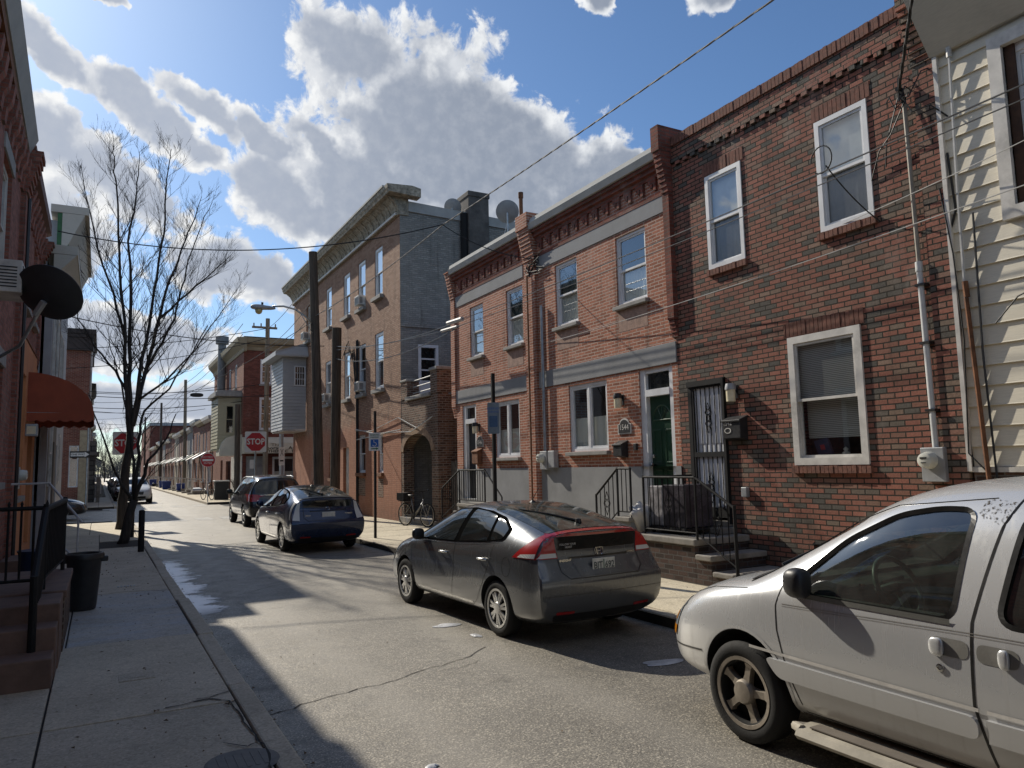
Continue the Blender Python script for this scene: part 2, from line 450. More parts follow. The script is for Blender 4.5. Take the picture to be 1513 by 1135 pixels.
# ------------------------------------------------------------------ ground, road, pavements
def m_asphalt():
    m, t, out = new_mat('asphalt')
    p = wpos(t)
    agg = t.n('ShaderNodeTexVoronoi', {'Vector': p, 'Scale': 60.0}).outputs['Distance']
    fine = t.noise(p, 75, 4, .8)
    sp = t.ramp(t.noise(p, 95, 2, .6), [(.56, 0), (.66, 1)])
    big = t.noise(p, .55, 7, .62)
    mid = t.noise(p, 3.2, 6, .65)
    lane = t.noise(t.n('ShaderNodeMapping', {'Vector': p, 'Scale': (1.4, .12, 1)}).outputs[0], 1.0, 4, .6)
    c = t.ramp(big, [(.3, (.205, .192, .168)), (.55, (.28, .263, .23)), (.75, (.355, .333, .29))])
    c = t.mix(t.rng(mid, .45, .72, 0, .45), c, (.10, .095, .084))
    c = t.mix(t.rng(lane, .5, .75, 0, .4), c, (.29, .27, .23))
    c = t.mix(.7, c, t.ramp(fine, [(.36, .12), (.62, 1.0)]), 'MULTIPLY')
    c = t.mix(t.math('MULTIPLY', sp, .6), c, (.46, .435, .385))
    vc = t.n('ShaderNodeTexVoronoi', {'Vector': p, 'Scale': 95.0}).outputs['Color']
    vr = t.n('ShaderNodeSeparateColor', {0: vc}).outputs[0]
    c = t.mix(.62, c, t.ramp(vr, [(.0, (.15, .145, .13)), (.45, (.62, .6, .56)), (.8, (1.0, .98, .93)), (.9, (1.9, 1.82, 1.65)), (1., (2.6, 2.5, 2.25))]), 'MULTIPLY')
    trk = t.math('ADD', t.rng(t.math('ABSOLUTE', t.math('SUBTRACT', t.n('ShaderNodeSeparateXYZ', {0: p}).outputs[0], 2.15)), 0, .42, 1, 0), t.rng(t.math('ABSOLUTE', t.math('SUBTRACT', t.n('ShaderNodeSeparateXYZ', {0: p}).outputs[0], 3.55)), 0, .42, 1, 0), clamp=True)
    c = t.mix(t.math('MULTIPLY', trk, t.rng(big, .3, .7, .12, .4)), c, (.30, .28, .245))
    oil = t.rng(t.noise(p, .8, 5, .7), .58, .74, 0, .7)
    c = t.mix(oil, c, (.035, .034, .033))
    h = t.math('ADD', t.math('MULTIPLY', agg, 1.2), t.math('MULTIPLY', fine, .8))
    bsdf(t, out, Base_Color=c, Roughness=t.rng(mid, .3, .7, .50, .66), Specular_IOR_Level=1.0, Specular_Tint=(1, .94, .84), Normal=t.bump(h, .3, .004))
    return m
def m_concrete(name, a, b, salt=0.):
    m, t, out = new_mat(name)
    p = wpos(t)
    big = t.noise(p, .8, 7, .65); mid = t.noise(p, 6, 6, .65); fine = t.noise(p, 130, 3, .7)
    c = t.ramp(big, [(.32, a), (.7, b)])
    c = t.mix(t.rng(mid, .5, .75, 0, .45), c, tuple(x*.55 for x in a))
    sp = t.rng(t.n('ShaderNodeTexVoronoi', {'Vector': p, 'Scale': 38.0, 'Randomness': 1.0}).outputs['Distance'], .05, .16, 1, 0)
    c = t.mix(t.math('MULTIPLY', sp, t.rng(big, .42, .62, .1, .7)), c, tuple(x*.4 for x in a))
    c = t.mix(.32, c, t.ramp(fine, [(.25, .45), (.7, 1.0)]), 'MULTIPLY')
    if salt:
        sm = t.noise(t.n('ShaderNodeMapping', {'Vector': p, 'Scale': (1.5, 3.5, 1)}).outputs[0], 1.3, 7, .7)
        c = t.mix(t.rng(sm, .4, .68, 0, salt), c, (.42, .46, .52))
    vr = t.n('ShaderNodeSeparateColor', {0: t.n('ShaderNodeTexVoronoi', {'Vector': p, 'Scale': 70.0}).outputs['Color']}).outputs[0]
    c = t.mix(.35, c, t.ramp(vr, [(.0, .25), (.4, .8), (.85, 1.0), (1., 1.5)]), 'MULTIPLY')
    c = t.mix(t.rng(t.noise(p, .45, 6, .7), .5, .72, 0, .4), c, tuple(x*.5 for x in a))
    gum = t.rng(t.n('ShaderNodeTexVoronoi', {'Vector': p, 'Scale': 2.6}).outputs['Distance'], .04, .055, .5, 0)
    c = t.mix(gum, c, (.06, .055, .05))
    h = t.math('ADD', fine, t.math('MULTIPLY', mid, .8))
    bsdf(t, out, Base_Color=c, Roughness=.82, Specular_IOR_Level=.35, Normal=t.bump(h, .5, .006))
    return m
ASPHALT = m_asphalt()
PAVE = m_concrete('pavement_concrete', (.50, .435, .33), (.68, .595, .46))
PAVELIT = m_concrete('pavement_concrete_sunlit', (.54, .475, .35), (.71, .63, .475))  # paler copy of the pavement concrete, sunlight put into its colour
PAVESALT = m_concrete('pavement_concrete_salted', (.42, .385, .33), (.60, .56, .49), .55)
PAVEDARK = m_concrete('pavement_concrete_pitted', (.44, .385, .295), (.61, .535, .42))
KERB = m_concrete('kerb_stone', (.46, .40, .305), (.62, .545, .425))
SOIL = m_plain('soil', (.035, .028, .022), .95, var=.4, scale=8, bump=.8)
EARTH = m_plain('far_ground', (.09, .085, .08), .95, var=.3, scale=.2)
CRACK = m_plain('crack_filler', (.018, .017, .016), .9)
ICE = None
def m_ice():
    m, t, out = new_mat('dirty_ice')
    p = wpos(t); n = t.noise(p, 5, 6, .65)
    c = t.ramp(n, [(.3, (.3, .31, .32)), (.6, (.66, .67, .69))])
    bsdf(t, out, Base_Color=c, Roughness=.35, Normal=t.bump(n, .5, .02))
    return m
ICE = m_ice()
MARK = m_plain('worn_road_paint', (.42, .41, .38), .8, var=.5, scale=5, grime=.8, bscale=80)

XL, XR, YF = -1.4, 8.6, 31.0            # house fronts left and right, end of the block
g = MB(); g.quad((-1500, -300, -.03), (1500, -300, -.03), (1500, 2500, -.03), (-1500, 2500, -.03))
g.build('ground', EARTH, kind='structure')
rd = MB()
def grid(mb, x0, x1, y0, y1, z, nx=1, ny=1):
    mb.quad((x0, y0, z), (x1, y0, z), (x1, y1, z), (x0, y1, z))
rd.v = []; 
rd.quad((.5, -70, 0), (6.6, -70, 0), (6.6, 34, 0), (.5, 34, 0))
rd.quad((-120, 34, 0), (160, 34, 0), (160, 43.5, 0), (-120, 43.5, 0))
rd.quad((.5, 43.5, 0), (6.0, 43.5, 0), (6.0, 600, 0), (.5, 600, 0))
rd.build('road', ASPHALT, kind='structure')

def crack(pts, w, mb, seed=1):
    rnd = random.Random(seed); P = []
    for i in range(len(pts)-1):
        a, b = V((*pts[i], .004)), V((*pts[i+1], .004))
        k = max(2, int((b-a).length/.09))
        for j in range(k):
            q = a.lerp(b, j/k); P.append(q + V((rnd.uniform(-.02, .02), rnd.uniform(-.025, .025), 0)))
    P.append(V((*pts[-1], .004)))
    for i in range(len(P)-1):
        a, b = P[i], P[i+1]; n = V((-(b-a).y, (b-a).x, 0)).normalized()
        wa, wb = w*rnd.uniform(.4, 1.2), w*rnd.uniform(.4, 1.2)
        mb.quad(a-n*wa, b-n*wb, b+n*wb, a+n*wa)
cr = MB()
crack([(1.22, 6.2), (1.7, 6.42), (2.3, 6.55), (2.9, 6.8), (3.3, 6.95), (3.6, 7.2)], .006, cr, 3)
crack([(2.75, 6.6), (3.05, 6.62), (3.3, 6.76)], .003, cr, 5)
crack([(1.9, 12.2), (2.6, 12.9), (3.5, 13.1), (4.2, 13.6)], .006, cr, 8)
crack([(2.6, 20), (3.4, 20.7), (5.2, 21.5)], .01, cr, 9)
cr.build('road_crack', CRACK, kind='structure')

# pavement slabs: one mesh per run, with open joints
def slabs(name, ys, xs, z, mat, seed=0, gap=.008, lab=None):
    mb = MB(); rnd = random.Random(seed)
    for i in range(len(ys)-1):
        for j in range(len(xs)-1):
            dz = rnd.uniform(-.004, .004)
            mb.box(xs[j]+gap, xs[j+1]-gap, ys[i]+gap, ys[i+1]-gap, -.02, z+dz)
    return mb.build(name, mat, kind='structure', bevel=.006)
base = MB(); base.box(XL-6, 1.0, -40, 31.0, -.02, .11); base.box(5.75, XR+4, -40, 31.0, -.02, .11)
base.build('pavement_bed', SOIL, kind='structure')
slabs('pavement', [-14, -10, -6, -2, 1, 3.4, 6.3], [-1.6, -.3, .98], .13, PAVEDARK, 1)
slabs('pavement', [6.3, 9.1], [-1.6, -.3, .98], .13, PAVE, 2)
slabs('pavement', [9.1, 12.7], [-1.6, -.25, .98], .13, PAVESALT, 3)
slabs('pavement', [12.7, 15.9, 19.2], [-1.6, -.2, .98], .13, PAVE, 4)
sl_ = slabs('pavement', [19.2, 20.9], [-1.6, .05], .13, PAVE, 5)
slabs('pavement', [22.3, 25.2], [-1.6, .05], .13, PAVE, 6)
slabs('pavement', [20.9, 22.3], [-1.6, .05], .13, PAVE, 6)
slabs('pavement', [25.2, 28.6, 31.0], [-1.6, -.2, .98], .13, PAVELIT, 7)
slabs('pavement', [19.2, 20.4], [.05, .98], .13, PAVE, 8); slabs('pavement', [22.4, 25.2], [.05, .98], .13, PAVE, 9)
ysr = [-14 + 1.55*i for i in range(30)]; ysr = [y for y in ysr if y < 30.3] + [31.0]
slabs('pavement', ysr, [5.92, 7.3, 8.75], .13, PAVELIT, 10)
def kerb(x0, x1, y0, y1, seed, z=.135):
    mb = MB(); rnd = random.Random(seed); y = y0
    while y < y1:
        l = min(rnd.uniform(1.5, 2.6), y1-y); dx = rnd.uniform(-.014, .014); dz = rnd.uniform(-.006, .006)
        mb.box(x0+dx, x1+dx, y+.005, y+l-.005, -.03, z+dz); y += l
    return mb.build('kerb', KERB, kind='structure', bevel=.018)
b2 = MB(); b2.box(5.42, 10, 45.6, 400, -.02, .11); b2.box(-6, .75, 45.6, 400, -.02, .11); b2.box(XR+4, 40, 10, 31, -.02, .1)
b2.build('pavement_bed', SOIL, kind='structure')
yf = [45.6+1.6*i for i in range(50)]
slabs('pavement', yf+[300], [5.5, 6.3, 7.6], .13, PAVELIT, 14); slabs('pavement', yf+[300], [-.8, .0, .72], .13, PAVE, 15)
kerb(5.38, 5.52, 45.6, 140, 16); kerb(.72, .86, 45.6, 140, 17)
kerb(.985, 1.14, -14, 31.0, 11); kerb(5.75, 5.91, -14, 31.0, 12)
# broken joint and crumbs by the near kerb
br_ = MB()
def crk2(pts, seed, w=.01):
    mb = MB(); crack(pts, w, mb, seed); br_.add([p+V((0, 0, .1365)) for p in mb.v], mb.f)
crk2([(.5, 6.36), (.8, 6.42), (.95, 6.3), (.9, 6.2)], 21); crk2([(.96, 6.3), (.93, 5.8), (.97, 5.2), (.94, 4.4)], 22, .008); crk2([(.7, 6.45), (.97, 6.55)], 23)
crk2([(.75, 5.35), (.9, 5.2), (.96, 5.25)], 24, .006); crk2([(-.3, 12.6), (.4, 12.75), (1.0, 12.5)], 25, .012)
br_.build('pavement_crack', CRACK, kind='structure')

# crossings at the junction
mk = MB()
for i in range(5):
    mk.quad((1.5+i*.95, 31.4, .004), (2.1+i*.95, 31.4, .004), (2.1+i*.95, 33.3, .004), (1.5+i*.95, 33.3, .004))
for i in range(5):
    mk.quad((.2+i*1.1, 44.0, .004), (.8+i*1.1, 44.0, .004), (.8+i*1.1, 46.0, .004), (.2+i*1.1, 46.0, .004))
mk.build('crosswalk_marking', MARK, kind='structure')

# frozen runoff in the gutter and small patches of ice
def blob(mb, cx, cy, rx, ry, seed, z=.006, n=40, rough=.35, rot=0):
    rnd = random.Random(seed); ph = [rnd.uniform(0, 6.28) for _ in range(5)]
    c = len(mb.v); mb.v.append(V((cx, cy, z+.012)))
    for ring, k in ((.6, .010), (1.0, 0)):
        for i in range(n):
            a = 2*math.pi*i/n
            q = 1 + rough*sum(math.sin((j+2)*a+ph[j])/(j+1.5) for j in range(5))
            x, y = math.cos(a)*rx*q*ring, math.sin(a)*ry*q*ring
            mb.v.append(V((cx+x*math.cos(rot)-y*math.sin(rot), cy+x*math.sin(rot)+y*math.cos(rot), z+k)))
    for i in range(n):
        j = (i+1) % n
        mb.f.append((c, c+1+i, c+1+j)); mb.f.append((c+1+i, c+1+n+i, c+1+n+j, c+1+j))
def m_runoff():
    m, t, out = new_mat('frozen_runoff')
    p = wpos(t); sx = t.n('ShaderNodeSeparateXYZ', {0: p})
    st = t.noise(t.n('ShaderNodeMapping', {'Vector': p, 'Scale': (.75, 1.5, 1), 'Rotation': (0, 0, R(14))}).outputs[0], 1.35, 8, .62, .5)
    fine = t.noise(p, 14, 5, .7)
    edge = t.rng(sx.outputs[0], 1.15, 2.25, .34, -.30, smooth=False)
    ends = t.math('MULTIPLY', t.rng(sx.outputs[1], 10.4, 11.6), t.rng(sx.outputs[1], 18.2, 17.0))
    v = t.math('ADD', t.math('ADD', st, edge), t.math('MULTIPLY', t.math('SUBTRACT', fine, .5), .22))
    a = t.math('MULTIPLY', t.rng(v, .57, .68), ends)
    b = t.n('ShaderNodeBsdfPrincipled'); out_ = b.outputs[0]
    c = t.ramp(t.math('ADD', t.math('MULTIPLY', fine, .5), t.math('MULTIPLY', t.rng(v, .6, .85), .5)), [(.15, (.45, .45, .45)), (.55, (.95, .95, .96))])
    t.L.new(c, b.inputs['Base Color']); b.inputs['Roughness'].default_value = .4
    t.L.new(t.bump(v, .6, .02), b.inputs['Normal'])
    tr = t.n('ShaderNodeBsdfTransparent'); mx_ = t.n('ShaderNodeMixShader', {0: a, 1: tr.outputs[0], 2: out_})
    t.L.new(mx_.outputs[0], out.inputs['Surface'])
    return m
ib = MB(); ib.quad((1.145, 10.2, .005), (2.5, 10.2, .005), (2.5, 18.4, .005), (1.145, 18.4, .005))
tag(ib.build('gutter_ice', m_runoff(), kind='stuff'), 'frozen white runoff streaks on the road along the left kerb', 'ice')
for k, (a, lb) in enumerate([((3.69, 8.40, .15, .11), 'pale oval ice patch on the road beside the grey hatchback'), ((3.74, 7.72, .05, .09), 'small pale ice patch near the rear wheel of the grey hatchback'), ((1.9, 4.6, .05, .03), 'small white ice patch on the road at the bottom edge'), ((4.72, 5.7, .2, .10), 'ice patch in the shaded gutter between hatchback and van')]):
    q = MB(); blob(q, *a, seed=60+k, rough=.2)
    q.build('ice_patch', ICE, None, lb, 'ice', smooth=True)
# metal covers in the left pavement
q = MB(); q.lathe([(.0, .14), (.2, .14), (.22, .134)], (.82, 4.98, 0), n=32)
for i in range(6): q.box(.68+i*.05, .705+i*.05, 4.86, 5.1, .139, .1425)
q.build('drain_cover', m_plain('cover_iron', (.13, .125, .115), .7, var=.3, scale=14, grime=.4), None, 'round slotted iron drain cover in the left pavement near the kerb', 'drain cover')
q = MB(); q.box(.2, .48, 7.35, 7.58, .12, .1405); q.box(.27, .41, 7.42, 7.51, .1405, .144)
q.build('water_meter_cover', PAVEDARK, None, 'small square iron cover set in the left pavement', 'cover', bevel=.004)
q = MB()
for i in range(6): q.box(.3+i*.045, .325+i*.045, 13.35, 13.46, .13, .1385)
q.build('vent_grate', GREYMETAL, None, 'small slotted vent grate in the left pavement beyond the trash can', 'grate')
q = MB(); q.box(.1, .97, 20.45, 22.35, .1, .122)
tag(q.build('tree_pit', SOIL, kind='structure'), 'dark square of soil around the tree trunks')

# a utility cut filled with newer asphalt, tar seams, oil
rnd = random.Random(31)
LEAF = m_plain('dead_leaf', (.12, .075, .035), .9, var=.6, scale=30)
q = MB()
for i in range(1500):
    k = rnd.random()
    if k < .35: x, y, z = 1.15+abs(rnd.gauss(0, .05)), rnd.uniform(2, 30), .008
    elif k < .6: x, y, z = 5.74-abs(rnd.gauss(0, .06)), rnd.uniform(2, 30), .008
    elif k < .75: x, y, z = rnd.uniform(-.25, .95), rnd.uniform(3, 24), .142
    elif k < .9: x, y, z = rnd.uniform(6, 8.4), rnd.uniform(3, 28), .142
    else: x, y, z = rnd.uniform(1.3, 5.5), rnd.uniform(2, 25), .008
    s = rnd.uniform(.006, .022)*(1 if k < .9 else .7); a = rnd.uniform(0, 6.28); h = rnd.uniform(0, .015)
    d1, d2 = V((math.cos(a), math.sin(a), 0))*s, V((-math.sin(a), math.cos(a), 0))*s*.6
    c = V((x, y, z)); q.add([c-d1, c+d2+V((0, 0, h)), c+d1, c-d2+V((0, 0, h*.5))], [(0, 1, 2, 3)])
tag(q.build('leaf_litter', LEAF, kind='stuff'), 'scattered dead leaf bits and grit along the kerbs', 'litter')
# ------------------------------------------------------------------ house kit
FR = Fr((XR, 0, 0), (0, 1, 0), (-1, 0, 0))      # right-hand fronts
FL = Fr((XL, 0, 0), (0, 1, 0), (1, 0, 0))       # left-hand fronts
def frame_bars(mb, fr, u0, u1, z0, z1, w, n0, n1):
    mb.fbox(fr, u0, u0+w, n0, n1, z0, z1); mb.fbox(fr, u1-w, u1, n0, n1, z0, z1)
    mb.fbox(fr, u0+w, u1-w, n0, n1, z1-w, z1); mb.fbox(fr, u0+w, u1-w, n0, n1, z0, z0+w)

def window(house, fr, u0, u1, z0, z1, n=-.04, fw=.06, mat=None, split='sash', up=None, lo=None, sill=None, casing=0, glass=None, gaplo=None, meet=.5, mullions=(0, 0), screen=False, label=None, back=True):
    mat = mat or WHITE; glass = glass or GLASS
    mb = MB()
    if casing:
        frame_bars(mb, fr, u0-casing, u1+casing, z0-casing, z1+casing, casing, -.02, .03)
    frame_bars(mb, fr, u0, u1, z0, z1, fw, n-.09, n)
    a, b, c, d = u0+fw, u1-fw, z0+fw, z1-fw
    zm = c+(d-c)*meet
    panes = []
    if split == 'sash':
        s = .038
        frame_bars(mb, fr, a, b, zm-.02, d, s, n-.05, n-.02); frame_bars(mb, fr, a, b, c, zm+.02, s, n-.085, n-.052)
        panes = [(a+s, b-s, zm+.018, d-s, n-.036), (a+s, b-s, c+s, zm-.018, n-.07)]
    elif split == 'double':
        um = (a+b)/2; s = .045
        mb.fbox(fr, um-.03, um+.03, n-.08, n-.005, c, d)
        panes = []
        for p, q in ((a, um-.03), (um+.03, b)):
            frame_bars(mb, fr, p, q, c, d, s, n-.06, n-.015)
            panes.append((p+s, q-s, c+s, d-s, n-.04))
    else:
        panes = [(a, b, c, d, n-.05)]
    nx, nz = mullions
    for p in panes:
        for i in range(1, nx+1):
            x = p[0]+(p[1]-p[0])*i/(nx+1); mb.fbox(fr, x-.012, x+.012, p[4]+.002, p[4]+.02, p[2], p[3])
        for i in range(1, nz+1):
            z = p[2]+(p[3]-p[2])*i/(nz+1); mb.fbox(fr, p[0], p[1], p[4]+.002, p[4]+.018, z-.012, z+.012)
    w = mb.build('window', mat, house, label=label)
    for k, p in enumerate(panes):
        g_ = MB(); g_.quad(fr.P(p[0], p[4], p[2]), fr.P(p[1], p[4], p[2]), fr.P(p[1], p[4], p[3]), fr.P(p[0], p[4], p[3]))
        g_.build('pane', glass if not (screen and k == 1) else SCREEN, w)
    if up:
        q = MB(); q.quad(fr.P(a, n-.096, zm), fr.P(b, n-.096, zm), fr.P(b, n-.096, d), fr.P(a, n-.096, d)); q.build('curtain', up, w)
    if lo:
        q = MB(); aa = a + (gaplo or 0)
        k = 14
        for i in range(k):
            p0, p1 = aa+(b-aa)*i/k, aa+(b-aa)*(i+1)/k
            d0, d1 = .012*math.sin(i*1.9), .012*math.sin((i+1)*1.9)
            q.quad(fr.P(p0, n-.105+d0, c), fr.P(p1, n-.105+d1, c), fr.P(p1, n-.105+d1, zm), fr.P(p0, n-.105+d0, zm))
        q.build('curtain', lo, w, smooth=True)
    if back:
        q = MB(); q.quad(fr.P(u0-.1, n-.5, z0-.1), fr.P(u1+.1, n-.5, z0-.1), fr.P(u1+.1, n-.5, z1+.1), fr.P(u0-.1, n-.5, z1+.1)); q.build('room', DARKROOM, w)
    if sill:
        sm, pr, sh, ex = sill
        q = MB(); q.fbox(fr, u0-ex, u1+ex, -.05, pr, z0-sh-.01, z0-.006); q.build('sill', sm, w, bevel=.008)
    return w

def shell(mb, x0, x1, y0, y1, z0, z1, front):
    """the other faces of a house block; front: which side is left open"""
    P = [(x0, y0), (x1, y0), (x1, y1), (x0, y1)]
    for k, nm in ((0, 'S'), (1, 'E'), (2, 'N'), (3, 'W')):
        if nm in front: continue
        a, b = P[k], P[(k+1) % 4]
        mb.quad((*a, z0), (*b, z0), (*b, z1), (*a, z1))
    return mb

def roof(house, x0, x1, y0, y1, z, mat=None, name='roof'):
    mb = MB(); mb.box(x0, x1, y0, y1, z-.15, z)
    return mb.build(name, mat or TAR, house)

def wall_lamp(fr, u, z, label, s=1.0, white=False):
    r_ = thing('wall_lamp', fr.P(u, 0, z-.15), label, 'wall lamp', 'lamps beside the front doors')
    q = MB(); q.fbox(fr, u-.05, u+.05, 0, .02, z-.1, z+.1); q.build('mount', BLACKPLASTIC, r_)
    q = MB(); c = fr.P(u, .11, 0)
    q.lathe([(.0, z+.13), (.07, z+.125), (.085, z+.06), (.085, z+.03), (0, z+.03)], (c.x, c.y, 0), n=14); q.fbox(fr, u-.03, u+.03, .0, .1, z+.05, z+.09)
    q.build('cap', BLACKPLASTIC if not white else GREYMETAL, r_, smooth=40)
    q = MB(); q.lathe([(.0, z-.15), (.07, z-.15), (.072, z-.02), (.072, z+.03), (0, z+.03)], (c.x, c.y, 0), n=14)
    q.build('shade', LAMPGLASS, r_, smooth=40)
    return r_
LAMPGLASS = m_plain('milky_lamp_glass', (.75, .68, .48), .3, var=.15, scale=9)

def mailbox(fr, u, z, label, w=.26, h=.34, d=.13, mat=None):
    r_ = thing('mailbox', fr.P(u, 0, z), label, 'mailbox', 'mailboxes beside the front doors')
    q = MB(); q.sprism(fr, [(.005, z), (d, z+.03), (d, z+h-.07), (.005, z+h-.01)], u-w/2, u+w/2); q.build('body', mat or BLACKPLASTIC, r_, bevel=.008)
    q = MB(); q.sprism(fr, [(.0, z+h), (d+.02, z+h-.07), (d+.02, z+h-.10), (d+.005, z+h-.10), (.0, z+h-.02)], u-w/2-.012, u+w/2+.012); q.build('lid', mat or BLACKPLASTIC, r_, bevel=.006)
    return r_

def number_plaque(fr, u, z, txt, label):
    r_ = thing('house_number_plaque', fr.P(u, 0, z-.14), label, 'number plaque', 'house number plaques')
    W2, H2 = .2, .12
    pts = [(u-W2, z-H2), (u+W2, z-H2), (u+W2, z+H2*.55), (u+W2*.7, z+H2*.62)] + [(u+W2*.7*math.cos(a), z+H2*.62+.1*math.sin(a)) for a in [math.pi*i/8 for i in range(1, 8)]] + [(u-W2*.7, z+H2*.62), (u-W2, z+H2*.55)]
    q = MB(); q.fprism(fr, pts, .005, .02); q.build('border', OLDWHITE, r_)
    sc = lambda k: [(u+(a-u)*k, z+(b-z)*k*.98) for a, b in pts]
    q = MB(); q.fprism(fr, sc(.86), .021, .026); q.build('panel', BLACKPLASTIC, r_)
    text_mb(txt, .145, Fr(fr.P(0, 0, 0), -fr.U if fr is FR else fr.U, fr.N), -u if fr is FR else u, z, .029).build('numerals', OLDWHITE, r_)
    return r_

def meter(fr, u, z, label, conduit=None):
    r_ = thing('electricity_meter', fr.P(u, 0, z-.2), label, 'electricity meter', 'electricity meters on house fronts')
    q = MB(); q.fbox(fr, u-.14, u+.14, .005, .12, z-.2, z+.2); q.build('box', GREYMETAL, r_, bevel=.01)
    q = MB(); c = fr.P(u+.03, .12, z+.05); s = fr.N.x
    q.lathe([(.1, 0), (.1, s*.05), (.085, s*.11), (.05, s*.125), (0, s*.125)], c, 'x', 24); q.build('dial', DIALGLASS, r_, smooth=50)
    q = MB(); f2 = fr.moved(.12+.118)
    q.fbox(f2, u-.01, u+.07, 0, .012, z+.07, z+.09); q.fbox(f2, u, u+.06, 0, .012, z+.02, z+.03); q.split('gauge', BLACKPLASTIC, r_)
    return r_
DIALGLASS = m_plain('meter_dome', (.62, .62, .55), .15, var=.1)

def railing(parent, fr, pts, n, h=.8, post=True, pick=.115, r=.011, name='railing'):
    """iron railing along a polyline of (u, z at the foot)"""
    q = MB(); top = [fr.P(u, n, z+h) for u, z in pts]; bot = [fr.P(u, n, z+.08) for u, z in pts]
    q.tube(top, .02, 6); q.tube(bot, .012, 5)
    for (ua, za), (ub, zb) in zip(pts, pts[1:]):
        k = max(1, int(abs(ub-ua)/pick))
        for i in range(1, k):
            s = i/k; u, z = ua+(ub-ua)*s, za+(zb-za)*s
            q.tube([fr.P(u, n, z+.08), fr.P(u, n, z+h)], r*.75, 5)
    for u, z in pts if post else []:
        q.tube([fr.P(u, n, z-.02), fr.P(u, n, z+h+.02)], .019, 6)
    return q
def scroll(q, fr, u, z, n, s=.1):
    """a wrought iron diamond with curls"""
    for sx in (-1, 1):
        for sz in (-1, 1):
            pts = []
            for i in range(15):
                a = i/14*math.pi*2.6; rad = s*.42*(1-i/20)
                pts.append(fr.P(u+sx*(s*.45-rad*math.cos(a)*.8), n, z+sz*(s*.55+rad*math.sin(a))))
            q.tube(pts, .006, 4)
    q.tube([fr.P(u, n, z+s*2.2), fr.P(u+s, n, z), fr.P(u, n, z-s*2.2), fr.P(u-s, n, z), fr.P(u, n, z+s*2.2)], .007, 4)

# ------------------------------------------------------------------ brick materials
BR_BROWN = m_brick('rustic_brown_brick', [(0, (.13, .12, .105)), (.14, (.15, .135, .115)), (.22, (.27, .20, .15)), (.32, (.29, .145, .105)), (.5, (.33, .14, .10)), (.75, (.40, .17, .122)), (.9, (.31, .13, .095)), (1, (.34, .24, .18))], (.045, .038, .03), .205, .0705, .0095, 1.0, .3)
BR_RED = m_brick('red_brick_pale_joints', [(0, (.32, .12, .07)), (.4, (.46, .175, .105)), (.8, (.55, .22, .135)), (1, (.39, .15, .095))], (.56, .43, .355), .225, .062, .0095, .5, .2)
BR_DARKRED = m_brick('dark_red_brick', [(0, (.17, .055, .038)), (.6, (.26, .08, .055)), (1, (.32, .105, .075))], (.15, .105, .09), .21, .068, .008, .5, .3)
BR_LEFT = m_brick('left_dark_red_brick', [(0, (.26, .10, .075)), (.6, (.38, .145, .105)), (1, (.46, .19, .14))], (.24, .18, .15), .21, .068, .008, .5, .3)
BR_OLD = m_brick('old_orange_brick', [(0, (.34, .185, .12)), (.5, (.46, .265, .175)), (1, (.54, .335, .235))], (.2, .15, .115), .2, .064, .010, .5, .35, low=(3.3, (.38, .16, .095), .65))
BR_ROUGH = m_brick('rough_brown_brick', [(0, (.09, .055, .04)), (.5, (.2, .105, .07)), (1, (.3, .18, .125))], (.3, .25, .2), .2, .07, .014, 1.0, .4)
BR_GREY = m_brick('grey_painted_brick', [(0, (.32, .31, .285)), (.5, (.38, .365, .335)), (1, (.45, .43, .39))], (.27, .26, .24), .21, .068, .009, .9, .4)
BR_SHOP = m_brick('pale_brick', [(0, (.25, .13, .09)), (.5, (.4, .25, .18)), (1, (.5, .36, .28))], (.36, .3, .25), .2, .066, .010, .5, .3)
BR_FAR = m_brick('far_red_brick', [(0, (.19, .055, .035)), (.6, (.27, .085, .055)), (1, (.32, .12, .08))], (.3, .22, .18), .21, .068, .01, .4, .3)
BR_STOOP = m_brick('sooty_stoop_brick', [(0, (.05, .035, .03)), (.5, (.12, .065, .05)), (1, (.17, .11, .09))], (.16, .15, .14), .205, .072, .009, .9, .4)
SOLDIER = m_plain('brick_on_end', (.19, .085, .06), .9, var=.5, scale=14, bump=.6)
PATCH = m_plain('cement_brick_patch', (.36, .24, .19), .95, var=.3, scale=10, bump=.9, bscale=45, grime=.4)
ORANGE = m_plain('orange_stucco', (.60, .25, .11), .9, var=.14, scale=1.5, bump=.4, grime=.25)
GREEN = m_plain('dark_green_door_paint', (.008, .045, .022), .4, var=.2, scale=4)

def soldier(fr, u0, u1, z0, z1, n0, n1, mb, seed=0, w=.07):
    rnd = random.Random(seed); u = u0
    while u < u1-.02:
        k = min(w, u1-u); d = rnd.uniform(-.004, .006)
        mb.fbox(fr, u+.005, u+k-.004, n0, n1+d, z0, z1+rnd.uniform(-.004, .004)); u += k

# ------------------------------------------------------------------ brown brick house (right, nearest whole one)
H1 = thing('row_house', (XR+4, 7.3, .13), 'dark rustic brown brick two-storey house with barred storm door and plain parapet', 'house')
holes = [(5.83, 6.64, 4.96, 6.53), (8.02, 8.80, 4.96, 6.52), (6.15, 7.32, 1.79, 3.60), (8.6, 9.45, .9, 3.17), (6.2, 7.1, .25, .72)]
q = MB(); wall_mb(q, FR, 4.93, 9.68, .0, 7.42, holes, depth=.16); shell(q, XR, XR+10, 4.93, 9.68, 0, 7.42, 'W'); q.build('wall', BR_BROWN, H1)
roof(H1, XR+.05, XR+10, 4.93, 9.68, 7.36)
q = MB(); soldier(FR, 4.93, 9.68, 7.36, 7.52, -.25, .03, q, 1); q.build('parapet_cap', SOLDIER, H1)
q = MB()
for i in range(24):      # corbel course below the parapet
    u = 4.98+i*.19; q.fbox(FR, u, u+.10, -.02, .05, 6.98, 7.05)
